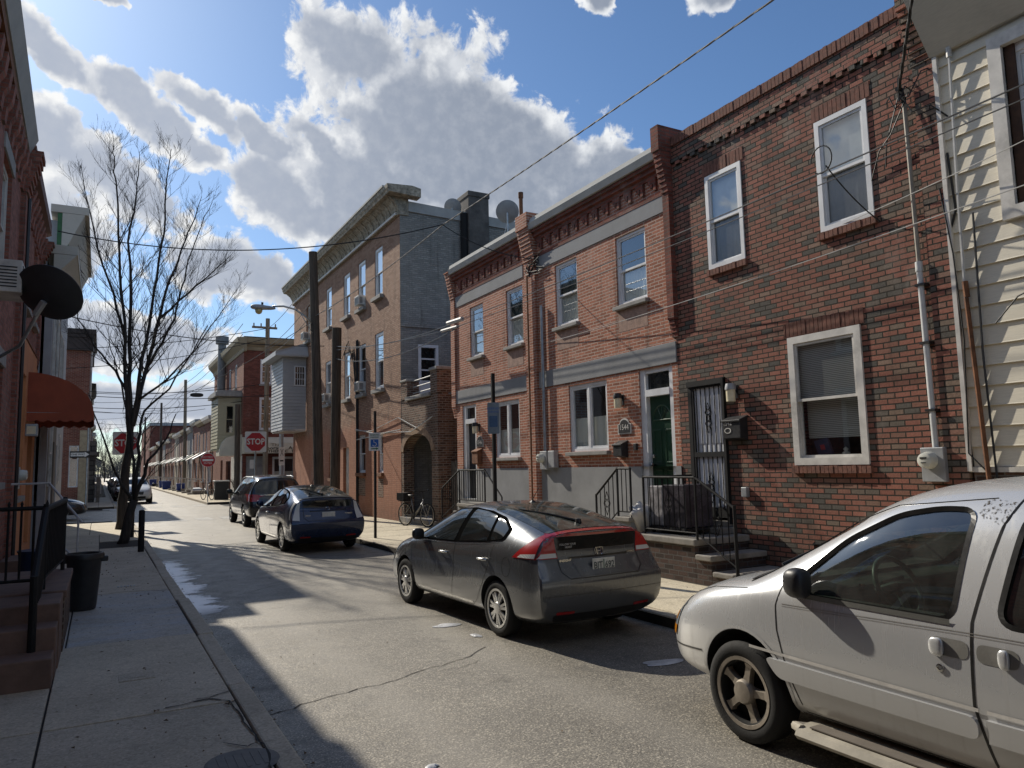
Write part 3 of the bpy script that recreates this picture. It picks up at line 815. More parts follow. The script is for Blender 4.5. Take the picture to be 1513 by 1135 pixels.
q.fbox(FR, 4.95, 9.66, -.02, .035, 7.05, 7.115)
q.build('corbel_course', BR_BROWN, H1)
q = MB(); q.fbox(FR, 4.90, 5.16, -.05, .055, .13, 6.6)       # end pier with stepped head
for i in range(9): q.fbox(FR, 4.89, 5.17, -.05, .07+.022*i, 6.6+i*.075, 6.6+(i+1)*.075)
q.fbox(FR, 4.88, 5.18, -.05, .27, 7.275, 7.6)
q.build('end_pier', BR_BROWN, H1)
q = MB()
for (a, b, c, d) in holes[:3]:
    q = MB(); soldier(FR, a-.06, b+.06, d+.012, d+.215, -.03, .012, q, 3); q.build('brick_lintel', SOLDIER, H1)
    q = MB(); soldier(FR, a-.04, b+.04, c-.11, c-.012, -.05, .055, q, 4); q.build('brick_sill', SOLDIER, H1)
window(H1, FR, 5.83, 6.64, 4.96, 6.53, n=.02, fw=.07, up=CURTAIN, screen=True, lo=CURTAIN)
window(H1, FR, 8.02, 8.80, 4.96, 6.52, n=.02, fw=.07, up=CURTAIN, screen=True, lo=CURTAIN)
BLIND = new_mat('venetian_blind')
def _bl():
    m, t, out = BLIND
    z = t.n('ShaderNodeSeparateXYZ', {0: wpos(t)}).outputs[2]
    s = t.math('FRACT', t.math('MULTIPLY', z, 40))
    c = t.ramp(s, [(.0, (.08, .08, .08)), (.35, (.38, .38, .36)), (.8, (.6, .6, .57)), (1, (.1, .1, .1))])
    bsdf(t, out, Base_Color=c, Roughness=.6)
    return m
BLIND = _bl()
w_ = window(H1, FR, 6.15, 7.32, 1.79, 3.60, n=.03, fw=.10, mat=OLDWHITE, up=BLIND)
q = MB(); q.fbox(FR, 6.3, 7.2, -.17, -.16, 2.16, 2.75); q.build('blind', BLIND, w_)
r_ = thing('leaning_box', FR.P(6.95, -.2, 1.93), 'dark blue and red boxed item leaning inside the ground floor window of the brown house', 'box')
q = MB(); q.fprism(FR, [(6.82, 1.93), (7.05, 1.90), (7.12, 2.12), (6.90, 2.16)], -.19, -.15); q.build('cover', m_plain('navy_card', (.03, .04, .09), .5), r_)
q = MB(); q.fprism(FR, [(6.93, 2.0), (7.0, 1.99), (7.02, 2.06), (6.95, 2.07)], -.148, -.146); q.build('emblem', m_plain('red_card', (.4, .04, .05), .5), r_)
q = MB(); c_ = FR.P(6.62, -.16, 1.9); q.lathe([(0, 0), (.03, 0), (.05, .02), (.05, .05), (.02, .07), (.035, .1), (0, .13)], c_, n=12)
q.build('ornament', m_plain('cream_plaster', (.5, .47, .4), .6), None, 'small cream ornament standing on the sill inside the brown house window', 'ornament', smooth=True)
q = MB(); c_ = FR.P(6.33, -.16, 1.9); q.lathe([(0, 0), (.035, 0), (.04, .1), (.03, .13), (.03, .17), (0, .17)], c_, n=12)
q.build('jar', m_plain('jar_glass', (.3, .32, .3), .1), None, 'glass jar standing at the near end of the sill inside the brown house window', 'jar', smooth=True)
# basement window with its guard
w_ = window(H1, FR, 6.2, 7.1, .25, .72, n=-.06, fw=.05, mat=BLACKIRON, split='single')
q = MB()
for i in range(8): u = 6.22+i*.123; q.tube([FR.P(u, .02, .22), FR.P(u, .02, .74)], .009, 5)
q.tube([FR.P(6.2, .02, .24), FR.P(7.1, .02, .24)], .01, 5); q.tube([FR.P(6.2, .02, .72), FR.P(7.1, .02, .72)], .012, 5); q.build('window_guard', BLACKIRON, w_)
# storm door: pale door behind black bars
q = MB(); q.fbox(FR, 8.66, 9.40, -.08, -.035, .98, 3.12)
for z in (1.15, 2.15):
    for a, b in ((8.74, 8.99), (9.07, 9.32)): q.fbox(FR, a, b, -.035, -.028, z, z+.8)
d_ = q.build('door', m_plain('grey_white_door', (.68, .70, .74), .5, var=.15), H1, bevel=.006)
q = MB(); q.fbox(FR, 9.38, 9.46, -.16, .005, .9, 3.18); q.fbox(FR, 8.59, 8.64, -.16, .06, .9, 3.18); q.fbox(FR, 8.59, 9.46, -.16, .03, 3.10, 3.19); q.build('door_frame', BLACKIRON, d_)
q = MB(); frame_bars(q, FR, 8.63, 9.38, .99, 3.11, .045, -.03, .0)
q.fbox(FR, 8.65, 9.36, -.025, .008, 1.94, 2.02); q.fbox(FR, 8.65, 9.36, -.01, .02, .99, 1.14)
for i in range(1, 7): u = 8.66+i*.104; q.fbox(FR, u-.006, u+.006, -.024, -.012, 1.1, 3.09)
for z in (2.57, 1.45):
    scroll(q, FR, 9.02, z+.09, -.012, .07); scroll(q, FR, 9.02, z-.09, -.012, .07)
q.build('security_grille', BLACKIRON, d_)
q = MB(); q.fbox(FR, 8.60, 9.46, -.16, .10, .86, .94); q.build('threshold', CONC, H1)
wall_lamp(FR, 8.38, 2.93, 'small jar-shaped wall lamp right of the barred storm door', white=True)
r_ = mailbox(FR, 8.35, 2.18, 'large black mailbox numbered 1542 right of the barred storm door', .36, .38, .17)
text_mb('1542', .09, Fr(FR.P(0, 0, 0), -FR.U, FR.N), -8.42, 2.44, .176).build('numerals', OLDWHITE, r_)
q = MB()
for k in range(24):
    a, b = k/24*6.283, (k+1)/24*6.283
    q.quad(*[FR.P(8.42+math.cos(x)*rad, .177, 2.33+math.sin(x)*rad*.62) for x, rad in ((a, .07), (b, .07), (b, .052), (a, .052))])
q.build('emblem', OLDWHITE, r_)
q = MB(); q.fbox(FR, 8.21, 8.32, 0, .07, 1.32, 1.47); q.build('outlet_box', GREYMETAL, None, 'small grey outdoor outlet box on the brown brick wall', 'outlet box', bevel=.01)
meter(FR, 5.27, 1.78, 'grey electricity meter with round glass dial at the end of the brown house')
q = MB(); q.tube([FR.P(5.29, .06, 6.28), FR.P(5.27, .06, 4.11)], .026, 8); q.build('service_pipe', m_plain('beige_conduit', (.3, .27, .22), .6), None, 'weathered beige service conduit on the brown house, above the white one', 'pipe')
r_ = thing('conduit', FR.P(5.26, 0, 1.98), 'white plastic conduit running down the brown house to its meter', 'pipe')
q = MB(); q.tube([FR.P(5.27, .065, 4.14), FR.P(5.25, .065, 1.97)], .034, 10); q.tube([FR.P(5.27, .065, 4.2), FR.P(5.27, .065, 4.08)], .042, 10); q.build('tube', m_plain('white_pvc', (.6, .61, .6), .45, var=.12, grime=.3), r_, smooth=40)
q = MB()
for z in (2.4, 3.2, 3.9): q.fbox(FR, 5.2, 5.32, 0, .105, z, z+.03)
q.split('strap', BLACKPLASTIC, r_)

# ---------------------------------- stoop of the brown house
S1 = thing('stoop', (7.9, 9.0, .13), 'sooty brick stoop with concrete treads in front of the barred storm door', 'stoop')
q = MB(); q.box(7.53, 8.595, 8.29, 9.64, .1, .66); q.box(7.53, 8.595, 7.97, 8.285, .1, .47); q.box(7.53, 8.595, 7.56, 7.965, .1, .27); q.build('brickwork', BR_STOOP, S1)
q = MB(); q.box(7.49, 8.597, 8.255, 9.66, .665, .76); q.box(7.49, 8.597, 7.93, 8.25, .475, .555); q.box(7.49, 8.597, 7.53, 7.92, .275, .345); q.build('tread', CONC, S1, bevel=.015)
q = MB(); q.box(8.25, 8.597, 8.5, 9.5, .765, .855); q.build('door_step', CONC, S1, bevel=.01)
q = railing(None, FR, [(9.45, .765), (8.27, .765), (7.52, .35)], 1.03, .88)
scroll(q, FR, 8.87, 1.25, 1.03, .085); scroll(q, FR, 7.86, 1.02, 1.03, .085)
q.tube([FR.P(7.52, 1.03, .2), FR.P(7.52, 1.03, 1.27)], .024, 8)
q.tube([FR.P(9.45, 1.03, 1.645), FR.P(9.45, .02, 1.645)], .018, 6); q.tube([FR.P(9.45, 1.03, .85), FR.P(9.45, .02, .85)], .012, 5)
for i in range(1, 8): q.tube([FR.P(9.45, 1.03-i*.125, .85), FR.P(9.45, 1.03-i*.125, 1.64)], .009, 5)
q.build('railing', BLACKIRON, None, 'black wrought iron railing with scrolls on the brick stoop of the brown house', 'railing', 'iron railings of the right-hand stoops')
# box wrapped in film, on the stoop
r_ = thing('wrapped_box', (8.1, 9.22, .78), 'dark boxes wrapped in clear film on a wheeled board, on the brick stoop', 'boxes')
FILM = m_plain('dark_carton_in_film', (.06, .055, .065), .25, var=.6, scale=3.5, bump=.8, bscale=14)
q = MB(); q.box(7.8, 8.35, 8.75, 9.25, .87, 1.52); q.build('carton', FILM, r_, bevel=.012)
q = MB(); q.box(7.79, 8.36, 9.26, 9.6, .87, 1.5); q.build('wrapped_carton', m_plain('carton_in_white_film', (.3, .29, .3), .2, var=.8, scale=5, bump=.9, bscale=18), r_, bevel=.02)
q = MB(); q.box(7.76, 8.38, 8.72, 9.62, .83, .865); q.build('board', BLACKPLASTIC, r_)
for x in (7.82, 8.3):
    for y in (8.8, 9.54):
        q = MB(); q.lathe([(0, -.02), (.032, -.02), (.032, .02), (0, .02)], (x, y, .797), 'x', 12); q.build('caster', RUBBER, r_)

# ------------------------------------------------------------------ the two red brick houses with grey bands
def red_house(u0, u1, lab, wins, low, door, mirror):
    H = thing('row_house', (XR+4, (u0+u1)/2, .13), lab, 'house', 'pair of red brick houses with grey bands')
    holes = wins + [low, door]
    q = MB(); wall_mb(q, FR, u0, u1, 1.8, 7.25, [h if h is not door else (door[0], door[1], 1.8, door[3]) for h in holes], depth=.17)
    shell(q, XR, XR+9.5, u0, u1, 0, 7.25, 'W'); q.build('wall', BR_RED, H)
    q = MB(); wall_mb(q, FR, u0, u1, 0, 1.8, [(door[0], door[1], door[2], 1.8)], n=.02, depth=.18)
    q.quad(FR.P(u0, .02, 1.8), FR.P(u1, .02, 1.8), FR.P(u1, 0, 1.8), FR.P(u0, 0, 1.8)); q.build('stucco_base', GREYSTUCCO, H)
    roof(H, XR+.05, XR+9.5, u0, u1, 7.2)
    q = MB(); q.fbox(FR, u0+.15, u1-.05, -.02, .022, 6.27, 6.57); q.fbox(FR, u0, u1+.02, -.02, .022, 3.57, 3.93); q.split('stucco_band', GREYSTUCCO, H, bevel=.006)
    q = MB(); q.sprism(FR, [(-.02, 6.95), (.04, 6.95), (.05, 7.02), (.1, 7.04), (.1, 7.12), (.15, 7.13), (.15, 7.2), (-.02, 7.2)], u0, u1)
    k = int((u1-u0-.3)/.36)
    for i in range(k):          # brick brackets under the gutter
        u = u0+.3+i*.36
        q.fbox(FR, u, u+.21, -.02, .05, 6.86, 6.95); q.fbox(FR, u, u+.07, -.02, .052, 6.72, 6.86); q.fbox(FR, u+.1, u+.16, -.02, .051, 6.79, 6.86)
    q.fbox(FR, u0+.1, u1-.05, -.02, .03, 6.57, 6.63)
    q.build('brick_cornice', BR_DARKRED, H)
    q = MB(); q.sprism(FR, [(-.05, 7.2), (.2, 7.205), (.24, 7.33), (.2, 7.345), (.17, 7.46), (-.3, 7.53), (-.3, 7.47), (-.05, 7.4)], u0+.02, u1-.02); q.build('gutter', ROOFMETAL, H)
    for (a, b, c, d) in wins:
        window(H, FR, a, b, c, d, n=-.035, fw=.055, lo=SHADEWHITE, gaplo=.13 if not mirror else .06, up=GREENSHADE, sill=(STONE, .09, .07, .05))
        q = MB(); q.fbox(FR, a+.02, b-.02, -.03, .004, c-.5, c-.09); q.build('brick_patch', PATCH, H)
    window(H, FR, *low, n=-.03, fw=.06, split='double', lo=SHADEWHITE, gaplo=.1, sill=(STONE, .1, .07, .06))
    a, b, c, d = door
    q = MB(); q.fbox(FR, a, a+.12, -.17, -.03, c, d); q.fbox(FR, b-.15, b, -.17, -.03, c, d); q.fbox(FR, a+.12, b-.15, -.17, -.04, d-.08, d); q.fbox(FR, a+.12, b-.15, -.17, -.01, d-.5, d-.38)
    q.build('door_frame', WHITE, H)
    return H
win2 = [(10.39, 11.29, 4.84, 6.19), (12.63, 13.49, 4.81, 6.19)]
low2 = (11.73, 13.08, 2.12, 3.50); door2 = (9.82, 10.74, 1.02, 3.55)
H2 = red_house(9.68, 14.32, 'near red brick house numbered 1544 with grey bands and dark green door', win2, low2, door2, False)
q = MB(); q.fbox(FR, 9.94, 10.59, -.165, -.12, 1.05, 3.05)
for z0, z1 in ((1.2, 1.75), (1.85, 2.45)):
    for p, r2 in ((10.0, 10.22), (10.31, 10.53)):
        frame_bars(q, FR, p, r2, z0, z1, .03, -.12, -.11)
D2 = q.build('door', GREEN, H2, bevel=.004)
q = MB()
fan = [(10.265+math.cos(a)*.24, 2.62+math.sin(a)*.26) for a in [math.pi*i/12 for i in range(13)]]
q.fprism(FR, fan, -.121, -.112); q.build('fanlight', m_darkglass('door_fanlight', (.02, .05, .035)), D2)
q = MB()
for i in range(12): q.tube([FR.P(*x) for x in ((fan[i][0], -.108, fan[i][1]), (fan[i+1][0], -.108, fan[i+1][1]))], .012, 4)
q.tube([FR.P(10.02, -.108, 2.62), FR.P(10.51, -.108, 2.62)], .012, 4)
for a in (1.05, 1.57, 2.1): q.tube([FR.P(10.265, -.108, 2.62), FR.P(10.265+math.cos(a)*.23, -.108, 2.62+math.sin(a)*.25)], .008, 4)
q.build('fan_bars', m_plain('green_trim', (.02, .07, .04), .4), D2)
q = MB(); c_ = FR.P(10.51, -.1, 1.98); q.lathe([(0, .02), (.032, .02), (.032, -.02), (0, -.03)], c_, 'x', 14); c_ = FR.P(10.51, -.09, 1.83); q.lathe([(0, .03), (.02, .03), (.02, 0), (.035, -.02), (.035, -.05), (0, -.06)], c_, 'x', 14); q.build('door_knob', CHROME, D2, smooth=40)
q = MB(); q.fbox(FR, 9.95, 10.58, -.1, -.09, 3.18, 3.46); q.build('transom', m_darkglass('transom_glass'), H2)
win3 = [(14.93, 15.75, 4.72, 6.12), (17.01, 17.80, 4.73, 6.10)]
low3 = (15.21, 16.44, 2.06, 3.43); door3 = (17.52, 18.36, 1.02, 3.50)
H3 = red_house(14.72, 18.72, 'far red brick house numbered 1546 with grey bands and a half hidden dark door', win3, low3, door3, True)
q = MB(); q.fbox(FR, 17.66, 18.22, -.165, -.12, 1.05, 3.0); q.build('door', m_plain('near_black_door', (.015, .016, .018), .5), H3)
q = MB(); q.fbox(FR, 17.66, 18.22, -.1, -.09, 3.13, 3.42); q.build('transom', m_darkglass('transom_glass_far'), H3)
# party walls
def party(u0, u1, zb, lab, mat, hgt=7.6, out=.09, back=.6):
    q = MB(); q.fbox(FR, u0, u1, -back, out, zb, 6.55)
    for i in range(8): q.fbox(FR, u0-.012, u1+.012, -.4, out+.02*(i+1), 6.55+i*.09, 6.55+(i+1)*.09)
    q.fbox(FR, u0-.02, u1+.02, -back-.2, out+.19, 7.27, hgt)
    if zb > 1:
        for i in range(4): q.fbox(FR, u0+.01, u1-.01, -.05, out-.018*(i+1), zb-.075*(i+1), zb-.075*i)
    return tag(q.build('party_wall_pier', mat), lab, 'brick pier')
party(9.60, 9.76, 4.3, 'dark corbelled brick pier between the brown house and the near red house', BR_DARKRED, 7.72, .10)
party(14.24, 14.72, .13, 'corbelled brick pier with a stepped head between the two red houses', BR_RED, 7.62, .07)
party(18.70, 18.95, 3.5, 'corbelled brick pier at the far end of the red houses', BR_RED, 7.3, .05)
wall_lamp(FR, 11.25, 3.05, 'half-cylinder wall lamp above the 1544 plaque')
wall_lamp(FR, 17.36, 2.86, 'half-cylinder wall lamp beside the 1546 plaque')
number_plaque(FR, 11.2, 2.53, '1544', 'black arched house number plaque reading 1544')
number_plaque(FR, 17.3, 2.47, '1546', 'black arched house number plaque reading 1546, beyond the sign post')
mailbox(FR, 11.26, 1.97, 'plain black mailbox under the 1544 plaque', .26, .32, .16)
mailbox(FR, 17.36, 1.9, 'brown-black mailbox under the 1546 plaque', .34, .42, .14, RUST)
q = MB(); q.fbox(FR, 10.84, 10.92, 0, .05, 2.1, 2.22); q.build('doorbell', BLACKPLASTIC, None, 'small black bell box between the mailbox and the green door', 'doorbell', bevel=.006)
meter(FR, 14.0, 1.96, 'pale electricity meter between the two red houses')
q = MB(); q.fbox(FR, 13.52, 13.76, .02, .14, 1.8, 2.16); q.build('cable_box', GREYMETAL, None, 'grey cable box right of the meter between the red houses', 'cable box', bevel=.01)
q = MB(); q.tube([FR.P(13.98, .07, 5.4), FR.P(13.98, .07, 2.1)], .035, 8); q.build('service_conduit', GALV, None, 'grey service conduit rising above the meter between the red houses', 'pipe')
q = MB(); q.tube([FR.P(14.5, .12, 6.2), FR.P(14.5, .12, .2)], .022, 6); q.build('downpipe', RUST, None, 'thin rusty red pipe on the pier between the red houses', 'pipe')

def side_stoop(u0, u1, zt, ustep, lab, labr, near=None):
    """landing along the front with steps running away along the house"""
    S = thing('stoop', FR.P((u0+u1)/2, .55, .13), lab, 'stoop')
    q = MB(); q.fbox(FR, u0, u1, .025, 1.08, .1, zt-.08); q.build('base', GREYSTUCCO, S)
    q = MB(); q.fbox(FR, u0-.02, u1+.02, .022, 1.12, zt-.075, zt)
    k = 4
    for i in range(k):
        z = zt - (i+1)*zt/(k+1)*.95
        q.fbox(FR, u1+.02+i*.29, u1+.02+(i+1)*.29, .022, 1.09, .1, z)
    q.build('tread', CONC, S, bevel=.012)
    q = railing(None, FR, [(u0, zt), (u1, zt), (ustep, zt-.45)], 1.05, .78)
    scroll(q, FR, (u1+ustep)/2, zt+.2, 1.05, .09)
    if near is not None:
        q.tube([FR.P(u0, 1.05, zt+.78), FR.P(near, 1.05, zt+.2)], .018, 6); q.tube([FR.P(near, 1.05, .2), FR.P(near, 1.05, zt+.2)], .016, 6)
    q.build('railing', BLACKIRON, None, labr, 'railing', 'iron railings of the right-hand stoops')
side_stoop(9.75, 10.1, 1.0, 10.72, 'grey stuccoed stoop before the green door, steps running away from the camera', 'black iron railing with a scroll diamond on the stoop of the green door')
side_stoop(15.0, 16.35, 1.0, 17.4, 'grey stoop of the far red house behind the sign post', 'thin black iron railing on the stoop of the far red house', near=14.2)
q = MB(); rnd = random.Random(4)
bag = bmesh.new(); bmesh.ops.create_icosphere(bag, subdivisions=3, radius=.2)
for v in bag.verts: v.co *= 1+.25*math.sin(v.co.x*31+v.co.z*17)*math.sin(v.co.y*23+2); v.co.z *= 1.1
me = bpy.data.meshes.new('plastic_bag'); bag.to_mesh(me); bag.free()
link_mesh('plastic_bag', me, m_plain('white_bag', (.62, .6, .57), .4, var=.2, bump=.6, bscale=25), None, 'crumpled white plastic bag beside the wrapped boxes on the stoop', 'bag', smooth=True, off=(7.75, 9.75, 1.0))

# ------------------------------------------------------------------ cream siding house (right edge)
H0 = thing('siding_house', (XR+4, 2.0, .13), 'cream clapboard house with deep white eaves at the right edge', 'house')
def m_siding(name, col, obj=False, grime=.3):
    m, t, out = new_mat(name)
    p = wpos(t)
    grain = t.noise(t.n('ShaderNodeMapping', {'Vector': p, 'Scale': (4, 4, 60)}).outputs[0], 2.0, 6, .6)
    big = t.noise(p, 1.3, 6, .65)
    c = t.mix(t.rng(big, .45, .75, 0, grime), col, tuple(x*.55 for x in col))
    c = t.mix(.3, c, t.ramp(grain, [(.3, .55), (.6, 1.0)]), 'MULTIPLY')
    bsdf(t, out, Base_Color=c, Roughness=.6, Normal=t.bump(grain, .25, .004))
    return m
SIDING = m_siding('cream_siding', (.70, .65, .53)); SIDEGREY = m_siding('grey_siding', (.46, .47, .48)); SIDEYEL = m_siding('pale_yellow_siding', (.42, .39, .26))
def clapboards(mb, fr, u0, u1, z0, z1, step, holes, lap=.03):
    z = z0
    while z < z1-.01:
        zt = min(z+step, z1)
        cuts = [(h[0], h[1]) for h in holes if h[2] < (z+zt)/2 < h[3]]
        segs, a = [], u0
        for c0, c1 in sorted(cuts): segs.append((a, c0)); a = c1
        segs.append((a, u1))
        for a, b in segs:
            if b-a > .01: mb.sprism(fr, [(-.02, z), (lap, z), (lap-.004, z+.012), (.004, zt), (-.02, zt)], a, b)
        z = zt
wh = (2.95, 4.15, 4.55, 6.35)
q = MB(); clapboards(q, FR, -34, 4.86, 1.75, 6.62, .224, [wh]); q.build('siding', SIDING, H0)
q = MB(); shell(q, XR+.03, XR+10, -34, 4.86, 0, 7.3, 'W'); q.box(XR+.03, XR+10, -34, 4.86, 7.15, 7.25); q.build('wall', GREYSTUCCO, H0)
q = MB(); wall_mb(q, FR, -34, 4.86, 0, 7.2, [wh], n=-.025, depth=.1); q.fbox(FR, -34, 4.86, -.02, .02, .1, 1.72); q.build('base_wall', BR_STOOP, H0)
q = MB(); q.fbox(FR, 4.86, 4.91, -.02, .06, 1.7, 6.6); q.fbox(FR, -34, 4.9, -.02, .045, 1.69, 1.745); q.build('corner_trim', OLDWHITE, H0)
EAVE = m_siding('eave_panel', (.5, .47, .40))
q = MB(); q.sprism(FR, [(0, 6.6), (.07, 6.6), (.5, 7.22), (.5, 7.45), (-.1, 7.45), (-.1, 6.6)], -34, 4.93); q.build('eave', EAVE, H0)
w_ = window(H0, FR, *wh, n=-.03, fw=.09, mat=WHITE, up=CURTAIN)
q = MB(); frame_bars(q, FR, wh[0]-.14, wh[1]+.14, wh[2]-.14, wh[3]+.14, .14, -.02, .075); q.build('casing', OLDWHITE, w_)
q = MB(); q.fbox(FR, wh[1]-.0, wh[1]+.005, -.1, .02, wh[2], wh[3]); q.fbox(FR, wh[1]-.1, wh[1]-.002, -.03, .0, wh[2], wh[3]); q.build('bare_jamb', m_plain('bare_brown_wood', (.07, .035, .02), .8, var=.5, scale=9), w_)
q = MB(); q.tube([FR.P(4.70, .07, 6.53), FR.P(4.74, .07, 5.0), FR.P(4.76, .07, 3.62)], .017, 6); q.tube([FR.P(4.70, .07, 6.62), FR.P(4.70, .07, 6.5)], .03, 8)
q.build('cable_conduit', WIREGREY, None, 'thin grey cable conduit down the corner of the cream siding', 'pipe')
q = MB(); q.tube([FR.P(4.75, .07, 3.65), FR.P(4.68, .07, 1.6)], .026, 8); q.tube([FR.P(4.74, .07, 3.66), FR.P(4.75, .07, 3.84)], .033, 8); q.build('rusty_pipe', RUST, None, 'rust-coloured pipe at the foot of the cream siding', 'pipe')
q = MB(); q.tube([FR.P(4.60, .06, 4.6), FR.P(4.63, .06, 3.0), FR.P(4.60, .06, 1.6)], .013, 6); q.build('black_pipe', BLACKPLASTIC, None, 'thin black cable beside the rusty pipe on the cream siding', 'pipe')
# ------------------------------------------------------------------ three-storey corner house (right)
H4 = thing('corner_house', (XR+5, 31, .13), 'tall three-storey old brick corner house with bracketed cornice and grey side wall', 'house')
Y0, Y1 = 23.1, 38.7
w3 = [(24.86, 25.72, 8.0, 9.8), (26.82, 27.72, 7.95, 9.78), (28.83, 29.70, 8.0, 9.77), (31.56, 32.43, 8.0, 9.78), (35.3, 36.1, 8.0, 9.75)]
w2 = [(24.80, 25.72, 4.65, 6.68), (26.80, 27.65, 4.66, 6.55), (28.83, 29.59, 4.63, 6.53), (31.63, 32.50, 4.66, 6.54)]
w1 = [(24.87, 25.42, 1.70, 3.05), (26.87, 27.76, 1.70, 3.12), (31.15, 31.90, 1.47, 2.56)]
d4 = (28.96, 29.76, .5, 2.70)
q = MB(); wall_mb(q, FR, Y0, Y1, 0, 10.5, w3+w2+w1+[d4], depth=.2)
q.quad((XR, Y1, 0), (XR+14, Y1, 0), (XR+14, Y1, 10.2), (XR, Y1, 10.4)); q.build('wall', BR_OLD, H4)
fs = Fr((0, Y0, 0), (1, 0, 0), (0, -1, 0))
q = MB(); hs = [(9.22, 9.95, 3.6, 5.96)]
wall_mb(q, fs, XR, XR+14, 0, 9.9, hs, depth=.15)
q.add([fs.P(XR, 0, 9.9), fs.P(XR+14, 0, 9.9), fs.P(XR+14, 0, 10.22), fs.P(XR, 0, 10.62)], [(0, 1, 2, 3)])
q.fbox(fs, XR+.02, 11.0, -.02, .05, 6.52, 6.68)
q.build('side_wall', BR_GREY, H4)
q = MB(); q.hexa([(XR+.05, Y0+.06, 10.0), (XR+13.9, Y0+.06, 9.7), (XR+13.9, Y1-.05, 9.7), (XR+.05, Y1-.05, 10.0), (XR+.05, Y0+.06, 10.5), (XR+13.9, Y0+.06, 10.1), (XR+13.9, Y1-.05, 10.1), (XR+.05, Y1-.05, 10.5)]); q.build('roof', TAR, H4)
q = MB(); q.hexa([(XR+.3, Y0-.06, 10.5), (XR+14, Y0-.06, 10.1), (XR+14, Y0+.2, 10.1), (XR+.3, Y0+.2, 10.5), (XR+.3, Y0-.06, 10.85), (XR+14, Y0-.06, 10.4), (XR+14, Y0+.2, 10.4), (XR+.3, Y0+.2, 10.85)]); q.build('roof_edge', ROOFMETAL, H4)
CORN = m_plain('peeling_cornice_paint', (.38, .335, .26), .8, var=.6, scale=9, bump=.6, grime=.8)
prof = [(-.02, 10.35), (.05, 10.35), (.07, 10.42), (.05, 10.45), (.09, 10.62), (.2, 10.8), (.34, 10.9), (.36, 10.93), (.52, 10.95), (.54, 11.02), (.58, 11.08), (.6, 11.2), (-.3, 11.25), (-.3, 10.35)]
q = MB(); q.sprism(FR, prof, Y0-.05, Y1+.2); q.build('cornice', CORN, H4)
q = MB(); q.sprism(FR, [(n, z+.004) for n, z in prof if z > 10.9][1:-1] + [(-.3, 11.26), (-.6, 11.2), (-.6, 10.9)], Y0-.45, Y0-.055); q.build('cornice_return', CORN, H4)
q = MB()
for i in range(26):
    u = Y0+.1+i*.59
    q.sprism(FR, [(.04, 10.5), (.1, 10.5), (.13, 10.64), (.24, 10.8), (.37, 10.9), (.3, 10.92), (.04, 10.9)], u, u+.07)
q.split('cornice_bracket', CORN, H4)
q = MB(); q.fbox(FR, Y0+.1, Y1, .07, .13, 10.36, 10.44); q.build('peeling_moulding', OLDWHITE, H4)
q = MB(); q.fbox(FR, Y0-.05, Y1+.2, .3, .63, 11.2, 11.27); q.build('cornice_flashing', ROOFMETAL, H4)
for k, (a, b, c, d) in enumerate(w3[:4]+w2):
    window(H4, FR, a, b, c, d, n=-.03, fw=.10, mat=WHITE, up=SHADEWHITE if k in (0, 2) else None, sill=(STONE, .14, .13, .1))
    if k in (3, 5): pass
window(H4, FR, *w3[4], n=-.1, fw=.08, mat=OLDWHITE, sill=(STONE, .14, .13, .1))
for a, b, c, d in w1:
    window(H4, FR, a, b, c, d, n=-.06, fw=.06, sill=(RUST, .1, .12, .06))
    if a < 30:
        q = MB(); q.fbox(FR, a, b, -.05, .004, c-.85, c-.2); q.build('brick_patch', BR_ROUGH, H4)
def window_ac(fr, u, z, lab, w=.5, h=.36, d=.22, house=None):
    r_ = thing('air_conditioner', fr.P(u, .1, z), lab, 'air conditioner', 'window air conditioners')
    q = MB(); q.fbox(fr, u-w/2, u+w/2, -.1, d, z, z+h); q.build('case', OLDWHITE, r_, bevel=.012)
    q = MB()
    for i in range(9): q.fbox(fr, u-w/2+.04, u+w/2-.04, d-.01, d+.008, z+.04+i*(h-.08)/9, z+.055+i*(h-.08)/9)
    for i in range(7): q.fbox(fr, u-w/2-.006, u-w/2+.01, .06, d-.05, z+.06+i*(h-.12)/7, z+.075+i*(h-.12)/7)
    q.build('grille', BLACKPLASTIC, r_)
    return r_
window_ac(FR, 27.25, 8.05, 'white air conditioner in a third floor window of the corner house')
window_ac(FR, 27.2, 4.75, 'white air conditioner in a second floor window of the corner house', .5, .36, .25)
window_ac(FR, 32.05, 4.75, 'air conditioner in a second floor window between the two wooden poles', .5, .36, .25)
window_ac(FR, 35.7, 8.05, 'air conditioner high on the corner house left of the lamp pole', .5, .36, .3)
q = MB(); q.fbox(FR, 28.96, 29.76, -.2, -.12, .5, 2.7)
for z0, z1 in ((.65, 1.3), (1.45, 2.5)):
    for a, b in ((29.04, 29.32), (29.4, 29.68)): frame_bars(q, FR, a, b, z0, z1, .03, -.12, -.105)
q.build('door', OLDWHITE, H4)
q = MB(); q.fbox(FR, 28.9, 29.82, -.1, .05, .32, .49); q.build('threshold', CONC, H4)
q = MB(); frame_bars(q, fs, 9.22, 9.95, 3.6, 5.96, .1, -.1, .02); q.fbox(fs, 9.32, 9.85, -.1, -.06, 3.7, 4.7); 
for z in (4.7, 5.08, 5.46): q.fbox(fs, 9.32, 9.85, -.1, -.05, z, z+.05)
d_ = q.build('door', WHITE, H4)
q = MB(); q.quad(fs.P(9.32, -.08, 4.7), fs.P(9.85, -.08, 4.7), fs.P(9.85, -.08, 5.86), fs.P(9.32, -.08, 5.86)); q.build('pane', m_darkglass('dark_door_glass'), d_)
